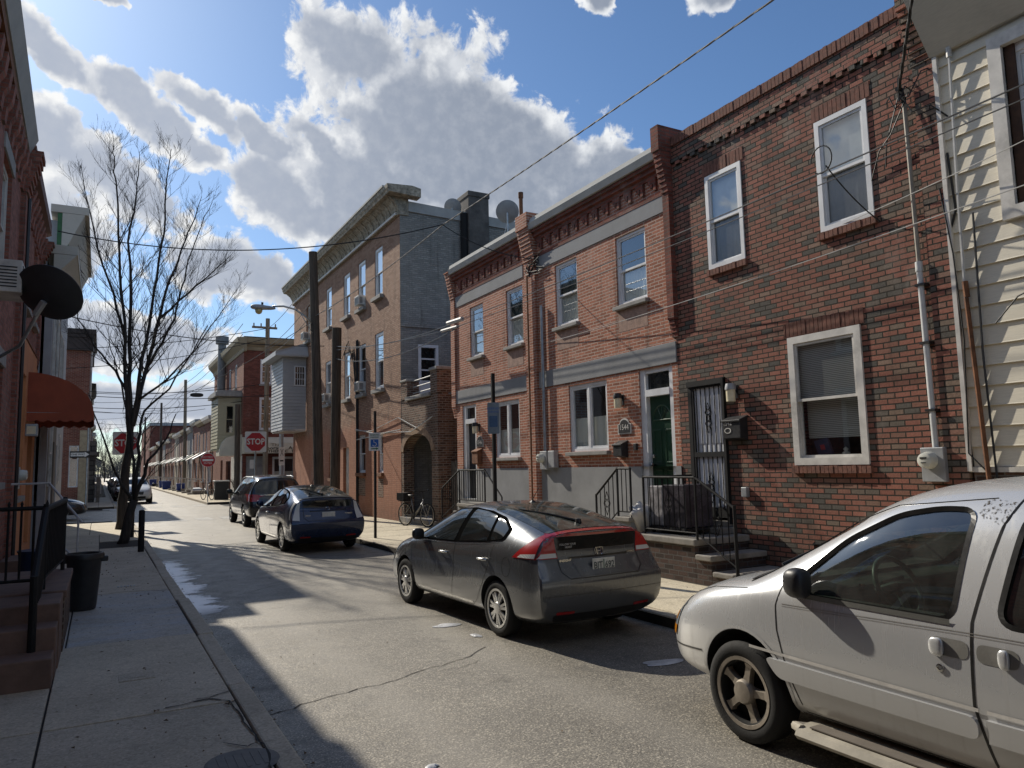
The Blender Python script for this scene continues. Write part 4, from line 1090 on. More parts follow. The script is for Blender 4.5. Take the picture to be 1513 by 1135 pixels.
q = MB(); q.fbox(fs, 11.05, 11.85, -.6, .3, 9.0, 11.42); q.fbox(fs, 11.02, 11.88, -.63, .33, 11.3, 11.5); q.build('chimney', m_plain('rendered_chimney', (.13, .12, .11), .95, var=.4, scale=3, bump=.6, grime=.5), H4, bevel=.03)
q = MB(); q.tube([fs.P(10.95, .1, 8.2), fs.P(10.95, .1, 10.7)], .13, 10); q.build('flue', m_plain('sooty_flue', (.012, .012, .012), .9), H4)
def roof_dish(name, p, yaw_, s, lab, mat=None):
    """satellite dish: bowl, arm, mast; yaw turns the bowl's face"""
    r_ = thing(name, p, lab, 'satellite dish', rz=yaw_)
    q = MB()
    prof = [(s*.5*i/8, .12*s*(i/8)**2) for i in range(9)]
    q.lathe(prof + [(s*.5, .12*s+.012), (s*.25, .035*s+.012), (0, .012)], (0, 0, 0), 'y', 28)
    o = q.build('bowl', mat or m_plain('dish_grey', (.3, .31, .32), .5, var=.15), r_, smooth=50)
    o.matrix_parent_inverse = Matrix.Identity(4); o.location = (0, 0, .65*s+.25); o.rotation_euler = (R(28), 0, 0)
    q = MB(); q.tube([(0, -.02, 0), (0, -.02, .3), (0, -.03, .65*s+.22)], .025, 6); q.tube([(0, -.02, .65*s+.1), (0, .28*s, .42*s+.2), (0, .5*s, .6*s+.25)], .012, 5); q.tube([(-.1, -.05, 0), (0, -.02, .35)], .012, 5); q.tube([(.1, .1, 0), (0, -.02, .35)], .012, 5)
    m_ = q.build('mast', GALV, r_); m_.matrix_parent_inverse = Matrix.Identity(4)
    return r_
roof_dish('satellite_dish', (10.69, 23.4, 10.36), R(-38), .62, 'pale satellite dish on the corner house roof, left of the chimney')
roof_dish('satellite_dish', (9.0, 16.3, 7.72), R(-30), .60, 'grey satellite dish on a mast at the far red house roof')
q = MB(); q.tube([(8.95, 15.5, 7.2), (8.95, 15.5, 8.5)], .05, 8); q.tube([(8.95, 15.5, 8.46), (8.95, 15.5, 8.6)], .065, 8); q.build('vent_pipe', RUST, None, 'dark iron vent pipe standing on the far red house roof', 'vent pipe')
# grey siding oriel at the far corner
q = MB(); q.box(7.55, 8.58, 36.0, 38.6, 3.68, 3.74); O_ = q.build('oriel', OLDWHITE, H4)
fo = Fr((0, 36.0, 0), (1, 0, 0), (0, -1, 0)); fo2 = Fr((7.5, 0, 0), (0, 1, 0), (-1, 0, 0))
q = MB(); clapboards(q, fo, 7.5, 8.58, 3.75, 7.2, .16, [(8.02, 8.55, 5.85, 6.82)]); clapboards(q, fo2, 36.0, 38.6, 3.75, 7.2, .16, []); q.build('oriel_siding', SIDEGREY, O_)
window(H4, fo, 8.02, 8.55, 5.85, 6.82, n=.03, fw=.05, split='single', mullions=(3, 2))
q = MB(); q.box(7.05, 8.59, 35.55, 39.0, 7.22, 7.3); q.hexa([(7.05, 35.55, 7.3), (8.59, 35.55, 7.3), (8.59, 39, 7.3), (7.05, 39, 7.3), (7.05, 35.55, 7.42), (8.59, 35.9, 7.95), (8.59, 39, 7.95), (7.05, 39, 7.42)]); q.build('oriel_roof', SIDEGREY, O_)
# ------------------------------------------------------------------ arched brick gateway with a roof terrace
G = thing('brick_gateway', (9.3, 21.6, .13), 'low rough brick porch with an arched entry and a small railed terrace on top', 'porch')
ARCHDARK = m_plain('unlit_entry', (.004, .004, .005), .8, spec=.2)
ga, gb = 20.05, 23.05
arch = [(20.55+.0, .13)] ; ua, ub, zs_ = 20.55, 22.88, 2.35
apts = [(ub, zs_)] + [((ua+ub)/2+math.cos(a)*(ub-ua)/2, zs_+math.sin(a)*.55) for a in [math.pi*i/14 for i in range(1, 14)]][::1] + [(ua, zs_)]
q = MB()
q.fbox(FR, ga, ua, -.35, 0, .05, 4.05); q.fbox(FR, ub, gb, -.35, 0, .05, 4.05)
for i in range(len(apts)-1):       # spandrel above the arch
    (u1_, z1_), (u2_, z2_) = apts[i], apts[i+1]
    q.hexa([FR.P(u2_, -.35, z2_), FR.P(u1_, -.35, z1_), FR.P(u1_, 0, z1_), FR.P(u2_, 0, z2_), FR.P(u2_, -.35, 4.05), FR.P(u1_, -.35, 4.05), FR.P(u1_, 0, 4.05), FR.P(u2_, 0, 4.05)])
q.fbox(FR, ga-.02, ga+.5, -.45, .02, 4.05, 4.72); q.fbox(FR, gb-.55, gb, -.4, .02, 4.05, 4.62)
q.fbox(FR, ga, ga+.25, -4, -.36, .05, 4.0)
q.build('wall', BR_ROUGH, G)
q = MB()
for i in range(len(apts)-1):
    (u1_, z1_), (u2_, z2_) = apts[i], apts[i+1]
    cx, cz = (ua+ub)/2, zs_-.2
    e1, e2 = V((u1_-cx, 0, z1_-cz)).normalized()*.24, V((u2_-cx, 0, z2_-cz)).normalized()*.24
    q.hexa([FR.P(u1_, -.1, z1_), FR.P(u2_, -.1, z2_), FR.P(u2_, .02, z2_), FR.P(u1_, .02, z1_), FR.P(u1_+e1.x, -.1, z1_+e1.z), FR.P(u2_+e2.x, -.1, z2_+e2.z), FR.P(u2_+e2.x, .02, z2_+e2.z), FR.P(u1_+e1.x, .02, z1_+e1.z)])
q.build('arch_ring', m_plain('pale_arch_brick', (.3, .2, .13), .9, var=.5, scale=9, bump=.6), G)
q = MB(); q.fbox(FR, ga+.5, gb-.5, -.4, .08, 3.98, 4.1); q.fbox(FR, ga-.06, ga+.54, -.48, .06, 4.72, 4.82); q.fbox(FR, gb-.58, gb+.03, -.43, .05, 4.62, 4.7); q.fbox(FR, ga, gb, -4, -.4, 3.85, 4.0); q.split('coping', STONE, G, bevel=.02)
q = MB()
for z in (4.25, 4.45, 4.65): q.tube([FR.P(ga+.4, -.2, z), FR.P(gb-.5, -.2, z-.02)], .018, 6)
q.build('terrace_rail', WIREGREY, G)
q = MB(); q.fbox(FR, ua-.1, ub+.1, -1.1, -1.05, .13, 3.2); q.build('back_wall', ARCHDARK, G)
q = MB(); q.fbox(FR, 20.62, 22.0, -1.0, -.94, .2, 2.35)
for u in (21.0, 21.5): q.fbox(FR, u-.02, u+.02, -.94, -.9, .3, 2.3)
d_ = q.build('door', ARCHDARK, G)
q = MB(); frame_bars(q, FR, 20.62, 22.05, .2, 2.42, .06, -.95, -.88); q.build('door_frame', GREYMETAL, d_)
q = MB(); q.fbox(FR, 21.0, 21.35, -.9, -.89, 1.75, 2.2); q.build('notice', OLDWHITE, d_)
q = MB(); q.fbox(FR, ga+.1, gb, -1.0, .12, .12, .3); q.build('step', CONC, G, bevel=.01)
r_ = thing('wooden_fence', (8.9, 19.6, .13), 'grey weathered wooden fence panel between the red houses and the brick porch', 'fence')
q = MB()
for i in range(8): q.fbox(FR, 18.97+i*.133, 19.09+i*.133, -.42, -.39, .1, 2.0+.02*(i % 3))
q.build('boards', m_plain('grey_weathered_wood', (.12, .11, .1), .9, var=.5, scale=9, bump=.5), r_)
q = MB(); q.fbox(FR, 18.96, 20.04, -.47, -.425, .5, .6); q.fbox(FR, 18.96, 20.04, -.47, -.425, 1.6, 1.7); q.build('rail', RUST, r_)

# ------------------------------------------------------------------ left-hand houses (in shade)
L0 = thing('row_house', (XL-4, 8, .13), 'dark red brick house with grey eaves and stone lintels at the left edge', 'house')
h0 = [(13.0, 14.2, 4.9, 6.75), (9.2, 10.3, 4.9, 6.75), (5.6, 6.7, 4.9, 6.75), (13.0, 14.2, 1.8, 3.6), (10.3, 11.3, .75, 3.3), (5.6, 6.8, 1.8, 3.6), (1, 2.1, 4.9, 6.75)]
q = MB(); wall_mb(q, FL, -46, 15.9, 0, 7.6, h0, depth=.16); q.box(XL-9, XL-.25, -46, 15.9, 0, 7.6); q.build('wall', BR_LEFT, L0)
q = MB()
for a, b, c, d in h0: q.fbox(FL, a-.1, b+.1, -.02, .03, d+.01, d+.26)
q.split('stone_lintel', STONE, L0, bevel=.01)
for k, hh in enumerate(h0):
    if k == 4: continue
    window(L0, FL, *hh, n=-.06, fw=.08, mat=OLDWHITE, sill=(STONE, .1, .1, .06))
q = MB(); q.fbox(FL, 10.32, 11.28, -.15, -.1, .75, 3.3); q.build('door', m_plain('brown_door', (.06, .03, .02), .6), L0)
q = MB()
a, b = (-14, -.55), (15.62, -1.17)
for n0, n1, z0, z1 in ((0, .0, 7.62, 7.68), (.0, .0, 7.92, 8.02)):
    pass
def slant(mb, o0, o1, z0, z1, i0=-.3, i1=-.3):
    mb.hexa([(XL+i0, -14, z0), (-.62+o0, -14, z0), (-1.17+o0, 15.62, z0), (XL+i1, 15.62, z0), (XL+i0, -14, z1), (-.62+o1, -14, z1), (-1.17+o1, 15.62, z1), (XL+i1, 15.62, z1)])
slant(q, -.12, 0.0, 7.72, 8.0); q.build('eave', m_plain('eave_metal', (.33, .33, .31), .6, var=.2, scale=1.5, grime=.4), L0)
q = MB(); slant(q, -.15, -.14, 7.58, 7.715); q.build('eave_moulding', RUST, L0)
q = MB()
for i in range(60):
    u = -13.5+i*.49; q.sprism(FL, [(-.02, 7.0), (.04, 7.0), (.06, 7.2), (.12, 7.3), (.15, 7.56), (-.02, 7.56)], u, u+.2)
q.split('brick_bracket', BR_LEFT, L0)
q = MB(); q.fbox(FL, 15.62, 16.1, -.3, .08, .1, 7.0)
for i in range(8): q.fbox(FL, 15.6, 16.12, -.3, .08+.03*(i+1), 7.0+i*.1, 7.1+i*.1)
q.build('party_pier', BR_LEFT, L0)
window_ac(FL, 10.9, 4.1, 'white window air conditioner jutting from the brick house at the left edge', .6, .4, .5)
L1 = thing('row_house', (XL-4, 18.3, .13), 'house with an orange stucco ground floor under dark red brick', 'house')
h1 = [(16.9, 17.8, 5.2, 6.9), (18.9, 19.8, 5.2, 6.9), (16.7, 18.0, 1.5, 3.9), (19.0, 20.2, .4, 2.95)]
q = MB(); wall_mb(q, FL, 16.1, 20.9, 4.65, 7.55, h1[:2], depth=.16); q.box(XL-9, XL-.25, 16.1, 20.9, 0, 7.5); q.build('wall', BR_LEFT, L1)
q = MB(); wall_mb(q, FL, 16.1, 20.9, 0, 4.65, h1[2:], n=.03, depth=.3); q.fbox(FL, 16.1, 20.9, -.1, .03, 4.6, 4.66); q.build('stucco_front', ORANGE, L1)
for hh in h1[:3]: window(L1, FL, *hh, n=-.1, fw=.08, sill=(STONE, .1, .1, .05))
q = MB(); q.fbox(FL, 19.02, 20.18, -.2, -.12, .4, 2.95); q.build('door', m_plain('grey_door', (.25, .26, .27), .6), L1)
q = MB(); q.sprism(FL, [(-.3, 7.45), (.05, 7.45), (.08, 7.6), (.2, 7.66), (.2, 7.72), (.2, 7.92), (-.3, 7.95)], 15.66, 20.75); q.build('eave', m_plain('brown_eave', (.12, .05, .035), .7, var=.3, scale=3), L1)
q = MB()
for i in range(9): q.sprism(FL, [(-.02, 6.95), (.04, 6.95), (.06, 7.15), (.16, 7.44), (-.02, 7.44)], 16.3+i*.49, 16.5+i*.49)
q.split('brick_bracket', BR_LEFT, L1)
q = MB(); q.fbox(FL, 20.6, 20.95, -.3, .06, 4.7, 7.0)
for i in range(6): q.fbox(FL, 20.6, 20.95, -.3, .06+.035*(i+1), 7.0+i*.08, 7.08+i*.08)
for i in range(5): q.fbox(FL, 20.6, 20.95, -.1, .06-.01*i, 4.7-.08*(i+1), 4.7-.08*i)
q.build('party_pier', BR_LEFT, L1)
AWN = m_plain('red_awning_cloth', (.33, .08, .04), .8, var=.2, scale=2.5, bump=.3, bscale=30, grime=.3)
r_ = thing('awning', (XL, 19.6, 3.0), 'dark red quarter-round cloth awning with a scalloped edge over the orange house door', 'awning')
q = MB(); pr = [(1.25*math.sin(a), 3.2+.85*math.cos(a)) for a in [math.pi/2*i/10 for i in range(11)]]
for i in range(10):
    q.quad(FL.P(18.45, pr[i][0], pr[i][1]), FL.P(20.8, pr[i][0], pr[i][1]), FL.P(20.8, pr[i+1][0], pr[i+1][1]), FL.P(18.45, pr[i+1][0], pr[i+1][1]))
for u in (18.45, 20.8):
    q.add([FL.P(u, 0, 3.2)] + [FL.P(u, n, z) for n, z in pr], [(0, i, i+1) for i in range(1, 11)])
q.build('canopy', AWN, r_, smooth=30)
q = MB()
def scal(p0, p1, k):
    for i in range(k):
        for j in range(5):
            s0, s1 = (i+j/5)/k, (i+(j+1)/5)/k
            a_, b_ = p0.lerp(p1, s0), p0.lerp(p1, s1)
            q.quad(a_, b_, b_-V((0, 0, .15+.05*math.sin(math.pi*(j+1)/5))), a_-V((0, 0, .15+.05*math.sin(math.pi*j/5))))
scal(FL.P(18.45, 0, 3.2), FL.P(18.45, 1.25, 3.2), 6); scal(FL.P(18.45, 1.25, 3.2), FL.P(20.8, 1.25, 3.2), 11); scal(FL.P(20.8, 1.25, 3.2), FL.P(20.8, 0, 3.2), 6)
q.build('valance', AWN, r_)
q = MB(); q.tube([FL.P(18.46, .02, 3.2), FL.P(18.46, 1.23, 3.2), FL.P(20.79, 1.23, 3.2), FL.P(20.79, .02, 3.2)], .014, 6); q.tube([FL.P(18.47, n*.985, z-.012) for n, z in pr], .012, 6); q.tube([FL.P(19.6, n*.985, z-.012) for n, z in pr], .012, 6); q.build('frame', GALV, r_)
r_ = thing('porch_light', FL.P(18.35, .1, 2.75), 'square metal lantern under the red awning', 'lantern')
q = MB(); q.fbox(FL, 18.25, 18.45, .03, .25, 2.7, 2.95); q.build('case', GALV, r_, bevel=.01)
q = MB(); q.fbox(FL, 18.24, 18.46, .06, .22, 2.74, 2.9); q.build('glass', LAMPGLASS, r_)
meter(FL, 16.35, 1.85, 'grey electricity meter on the orange house')
q = MB(); q.tube([FL.P(16.3, .06, 4.6), FL.P(16.3, .06, .2)], .03, 6); q.build('downpipe', WIREGREY, None, 'pale pipe running down the orange house above and below its meter', 'pipe')
q = MB(); q.tube([FL.P(16.0, .1, 7.0), FL.P(15.98, .1, .2)], .04, 6); q.build('downpipe', BLACKPLASTIC, None, 'black downpipe between the brick and the orange house', 'pipe')
L2 = thing('row_house', (XL-4, 23.2, .13), 'pale rendered house with wide white eaves beyond the red awning', 'house')
GL2 = m_plain('pale_render', (.36, .37, .38), .85, var=.15, scale=2, grime=.3); TAN = m_plain('tan_cladding', (.16, .13, .1), .8, var=.25, scale=2)
f2 = Fr((-1.14, 0, 0), (0, 1, 0), (1, 0, 0))
hb = [(21.8, 22.7, 4.2, 6.2), (23.6, 24.5, 4.2, 6.2), (22.0, 23.2, 1.6, 3.3), (23.8, 24.7, .4, 2.8)]
q = MB(); wall_mb(q, f2, 20.98, 25.6, 0, 7.2, hb, depth=.12); q.build('wall', TAN, L2)
q = MB(); q.box(-9, -1.28, 20.97, 25.6, 0, 7.2); q.fbox(f2, 20.97, 21.25, -.2, .02, 0, 6.9); q.build('side_wall', GL2, L2)
for hh in hb[:3]: window(L2, f2, *hh, n=.03, fw=.09, mat=OLDWHITE)
q = MB(); q.fbox(f2, 23.82, 24.68, -.1, -.05, .4, 2.8); q.build('door', m_plain('pale_door', (.3, .31, .33), .6), L2)
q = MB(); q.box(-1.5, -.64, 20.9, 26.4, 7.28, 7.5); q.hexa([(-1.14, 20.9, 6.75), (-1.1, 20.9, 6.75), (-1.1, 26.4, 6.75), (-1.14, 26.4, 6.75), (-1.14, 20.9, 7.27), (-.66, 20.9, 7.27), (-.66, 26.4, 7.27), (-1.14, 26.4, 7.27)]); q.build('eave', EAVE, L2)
L2b = thing('row_house', (XL-4, 29, .13), 'taller siding house with the highest white eaves on the left', 'house')
f3 = Fr((-1.2, 0, 0), (0, 1, 0), (1, 0, 0))
hc = [(26.6, 27.5, 4.4, 6.3), (28.0, 28.9, 4.4, 6.3), (26.6, 27.5, 7.4, 8.9), (26.4, 27.6, .4, 2.8), (28.2, 29.0, 1.6, 3.2)]
q = MB(); wall_mb(q, f3, 25.6, 31.6, 0, 9.5, hc, depth=.12); q.box(-9, -1.32, 25.59, 31.6, 0, 9.5); q.build('wall', SIDEGREY, L2b)
for hh in (hc[0], hc[1], hc[2], hc[4]): window(L2b, f3, *hh, n=.03, fw=.09, mat=OLDWHITE)
q = MB(); q.fbox(f3, 26.42, 27.58, -.1, -.05, .4, 2.8); q.build('door', BLACKIRON, L2b)
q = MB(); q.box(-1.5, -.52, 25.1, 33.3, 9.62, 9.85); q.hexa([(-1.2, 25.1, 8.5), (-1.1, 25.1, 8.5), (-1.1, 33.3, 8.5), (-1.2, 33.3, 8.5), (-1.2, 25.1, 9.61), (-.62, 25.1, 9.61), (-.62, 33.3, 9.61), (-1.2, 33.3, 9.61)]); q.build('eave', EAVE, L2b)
q = MB(); q.box(-1.32, -1.02, 25.12, 25.58, 8.6, 9.6); q.build('green_panel', m_plain('green_panel', (.03, .12, .04), .6), L2b)
L3 = thing('corner_shop', (-3, 49, .13), 'red brick corner building with a heavy dark cornice beyond the junction on the left', 'house')
f4 = Fr((-.62, 0, 0), (0, 1, 0), (1, 0, 0)); fs3 = Fr((0, 45.9, 0), (1, 0, 0), (0, -1, 0))
q = MB(); wall_mb(q, f4, 45.9, 53.0, 0, 9.2, [(47.5, 48.4, 4.4, 6.3), (50.5, 51.4, 4.4, 6.3), (47, 49.5, .6, 2.8)], depth=.12); q.box(-8.9, -.9, 46.1, 52.95, 0, 9.1); q.build('wall', BR_FAR, L3)
q = MB(); wall_mb(q, fs3, -8.9, -.62, 0, 9.2, [(-1.45, -1.0, 1.2, 3.4), (-1.5, -1.0, 4.6, 6.2)], depth=.1); q.build('side_wall', BR_FAR, L3)
for hh in ((47.5, 48.4, 4.4, 6.3), (50.5, 51.4, 4.4, 6.3), (47, 49.5, .6, 2.8)): window(L3, f4, *hh, n=-.04, fw=.08)
window(L3, fs3, -1.45, -1.0, 1.2, 3.4, n=-.03, fw=.06, split='single'); window(L3, fs3, -1.5, -1.0, 4.6, 6.2, n=-.03, fw=.06)
q = MB(); q.box(-8.9, -.38, 45.6, 53.1, 9.4, 9.65); q.box(-8.9, -.45, 45.65, 53.05, 9.2, 9.39); q.box(-8.9, -.5, 45.7, 53.0, 8.5, 9.19); q.build('cornice', m_plain('black_cornice', (.05, .035, .03), .7), L3)
q = MB(); q.tube([(-.57, 46.1, 9), (-.57, 46.1, .2)], .06, 6); q.build('downpipe', OLDWHITE, L3)
q = MB(); q.fbox(fs3, -.98, -.64, .002, .06, .1, 4.2); q.build('corner_panel', m_plain('tan_panel', (.4, .33, .22), .7), L3)
# ------------------------------------------------------------------ left stoop
S0 = thing('stoop', (-.9, 9.2, .13), 'brownstone steps with a brick side wall in the left foreground', 'stoop')
BROWN = m_plain('brownstone', (.17, .105, .08), .85, var=.35, scale=4, bump=.5, bscale=50, grime=.5)
q = MB()
for i, (y, z) in enumerate([(7.5, .375), (7.86, .565), (8.2, .72)]): q.box(XL+.01, -.30+.01*i, y, 8.9+.01*i, .1+.002*i, z)
q.build('steps', BROWN, S0, bevel=.012)
q = MB(); q.box(XL+.01, -.27, 8.92, 10.9, .1, .66); q.build('side_wall', BR_ROUGH, S0)
q = MB(); q.box(XL+.01, -.25, 8.915, 10.95, .665, .74); q.build('landing', BROWN, S0, bevel=.012)
r_ = thing('railing', (-.45, 9, .3), 'black iron handrail with newel and spiked fence on the left brownstone steps', 'railing')
q = MB(); P_ = lambda y, z, x=-.47: V((x, y, z))
q.tube([P_(7.85, .3), P_(7.85, 1.02)], .032, 8); q.tube([P_(7.85, .98), P_(9.1, 1.55), P_(10.8, 1.58, -.36)], .032, 8); q.tube([P_(7.95, .5), P_(9.1, .85), P_(10.8, .86, -.36)], .014, 6)
for i in range(1, 25):
    y = 7.85+i*.12
    zt = .98+(y-7.85)/1.25*.57 if y < 9.1 else 1.56
    x = -.47 if y < 9.1 else -.47+(y-9.1)/1.7*.11
    zb = max(.5, min(.86, .5+(y-7.95)/1.15*.36))
    q.tube([(x, y, zb), (x, y, zt)], .011, 5)
q.tube([P_(9.1, .74), P_(9.1, 1.6)], .026, 6); q.tube([P_(10.8, .74, -.36), P_(10.8, 1.62, -.36)], .026, 6)
q.build('handrail', BLACKIRON, r_)
q = MB(); q.tube([(XL, 9.12, 1.56), (-.47, 9.12, 1.56)], .024, 6); q.tube([(XL, 9.12, .84), (-.47, 9.12, .84)], .018, 6)
for i in range(9):
    x = XL+.06+i*.11; q.tube([(x, 9.12, .84), (x, 9.12, 1.6)], .012, 5); q.tube([(x, 9.12, 1.6), (x, 9.12, 1.64)], [.018, .002], 5)
q.build('fence', BLACKIRON, r_)
q = MB(); RW = m_plain('white_railing', (.5, .5, .5), .5)
q.tube([(-1.3, 15.2, 1.75), (-.75, 15.2, 1.75), (-.3, 14.4, 1.2), (-.22, 14.3, 1.1)], .02, 6); q.tube([(-.75, 15.2, .2), (-.75, 15.2, 1.75)], .02, 6); q.tube([(-.28, 14.35, .15), (-.28, 14.35, 1.18)], .02, 6); q.tube([(-.75, 15.2, .9), (-.28, 14.35, .5)], .016, 6)
q.build('pipe_handrail', RW, None, 'white pipe handrail beyond the black railing on the left', 'handrail')
q = MB(); q.box(XL+.01, -.8, 14.9, 16.0, .1, .5); q.box(XL+.01, -.5, 14.6, 14.9, .1, .3); q.build('stoop', BROWN, None, 'small low stoop by the white pipe handrail', 'stoop', bevel=.01)
# big dark satellite dish on the left front
r_ = thing('satellite_dish', (-1.3, 11.3, 3.4), 'large black satellite dish on a bent arm on the left house front', 'satellite dish')
DM = m_plain('dark_dish', (.035, .038, .042), .5, var=.2)
q = MB(); s = .76; prof = [(s*.5*i/8, .14*s*(i/8)**2) for i in range(9)]
q.lathe(prof + [(s*.5, .14*s+.012), (s*.3, .06*s+.012), (0, .014)], (0, 0, 0), 'y', 36)
o = q.build('bowl', DM, r_, smooth=50); o.matrix_parent_inverse = Matrix.Identity(4); o.location = (.66, -.75, .66); o.rotation_euler = (R(42), R(14), R(-14))
q = MB(); q.tube([(-1.38, 11.35, 3.35), (-1.15, 11.2, 3.38), (-.92, 10.95, 3.5), (-.78, 10.7, 3.75), (-.68, 10.6, 3.95)], .022, 8); q.build('arm', GALV, r_, smooth=True)
q = MB(); q.fbox(FL, 11.2, 11.5, 0, .06, 3.2, 3.5); q.tube([(-.75, 10.65, 3.85), (-.66, 10.56, 4.0)], .04, 8); q.split('bracket', GREYMETAL, r_)
# ------------------------------------------------------------------ car kit
# local frame: +y forward, +x right, z up, origin on the ground under the middle of the wheelbase
def ev_mesh(o):
    dg = bpy.context.evaluated_depsgraph_get()
    return bpy.data.meshes.new_from_object(o.evaluated_get(dg))

def loft(stations, tail, nose, level=3, creases=(), cap_crease=None):
    """stations: dicts y,b=(w,z),r=(w,z),m=(w,z),s=(w,z),e=(w,z),t=z ; tail/nose: rows (w,z,y)"""
    rows = []
    def half(st):
        y = st['y']; e, s = st['e'], st['s']
        return [(0, y, st['b'][1]), (st['b'][0], y, st['b'][1]), (*st['r'][:1], y, st['r'][1]), (st['m'][0], y, st['m'][1]), (s[0], y, s[1]), (e[0], y, e[1]), (e[0]*.55, y, e[1]+(st['t']-e[1])*.78), (0, y, st['t'])]
    rings = [[(w, y, z) for w, z, y in tail]] + [half(s) for s in stations] + [[(w, y, z) for w, z, y in nose]]
    bm = bmesh.new(); grid = []
    cl = bm.edges.layers.float.new('crease_edge')
    for ring in rings:
        R_ = [bm.verts.new(p) for p in ring]
        L_ = [R_[0]] + [bm.verts.new((-p[0], p[1], p[2])) for p in ring[1:-1]] + [R_[-1]]
        grid.append((R_, L_))
    n = len(rings[0])
    for i in range(len(rings)-1):
        for side in (0, 1):
            A, B = grid[i][side], grid[i+1][side]
            for j in range(n-1):
                f = [A[j], A[j+1], B[j+1], B[j]]
                bm.faces.new(f if side else f[::-1])
    for gi, bul in ((0, -1), (len(rings)-1, 1)):      # caps with a slight bulge
        Rr, Ll = grid[gi]
        mids = [Rr[0]]
        for j in range(1, n-1):
            c = (Rr[j].co+Ll[j].co)/2; c.y += bul*.07*Rr[j].co.x/.8
            mids.append(bm.verts.new(c))
        mids.append(Rr[-1])
        for j in range(n-1):
            for S, fl in ((Rr, 0), (Ll, 1)):
                vs = []
                for v in (S[j], S[j+1], mids[j+1], mids[j]):
                    if v not in vs: vs.append(v)
                if len(vs) > 2: bm.faces.new(vs if (fl ^ (bul < 0)) else vs[::-1])
        if gi == 0 and cap_crease:
            for j, cv in cap_crease:
                for S in (Rr, Ll):
                    e = bm.edges.get((S[j], mids[j]))
                    if e: e[cl] = cv
    bmesh.ops.recalc_face_normals(bm, faces=bm.faces)
    bm.edges.ensure_lookup_table()
    for gi, j, c in creases:       # crease along row j between rings gi0..gi1, or round ring
        if j is None:
            Rr, Ll = grid[gi]
            for S in (Rr, Ll):
                for k in range(n-1):
                    e = bm.edges.get((S[k], S[k+1]))
                    if e: e[cl] = c
        else:
            for i in range(gi[0], gi[1]):
                for S in (0, 1):
                    e = bm.edges.get((grid[i][S][j], grid[i+1][S][j]))
                    if e: e[cl] = c
    me = bpy.data.meshes.new('cage'); bm.to_mesh(me); bm.free()
    o = bpy.data.objects.new('cage', me); COL.objects.link(o)
    md = o.modifiers.new('s', 'SUBSURF'); md.levels = md.render_levels = level
    out = ev_mesh(o)
    bpy.data.objects.remove(o); bpy.data.meshes.remove(me)
    return out

def mesh_bvh(me):
    return BVHTree.FromPolygons([v.co.copy() for v in me.vertices], [tuple(p.vertices) for p in me.polygons])

def resample(poly, h, closed=True):
    out = []; k = len(poly)
    for i in range(k if closed else k-1):
        a, b = V(poly[i]), V(poly[(i+1) % k]); m = max(1, int((b-a).length/h))
        for j in range(m): out.append(a.lerp(b, j/m))
    if not closed: out.append(V(poly[-1]))
    return out
def rounded(poly, r, k=4):
    """round a 2D polygon's corners"""
    out = []; n = len(poly)
    for i in range(n):
        p, a, b = V(poly[i]), V(poly[i-1]), V(poly[(i+1) % n])
        da, db = (a-p), (b-p); ra = min(r, da.length*.45); rb = min(r, db.length*.45)
        s, e = p+da.normalized()*ra, p+db.normalized()*rb
        for j in range(k+1):
            t_ = j/k; out.append(tuple((s*(1-t_)**2 + p*2*t_*(1-t_) + e*t_**2)))
    return out

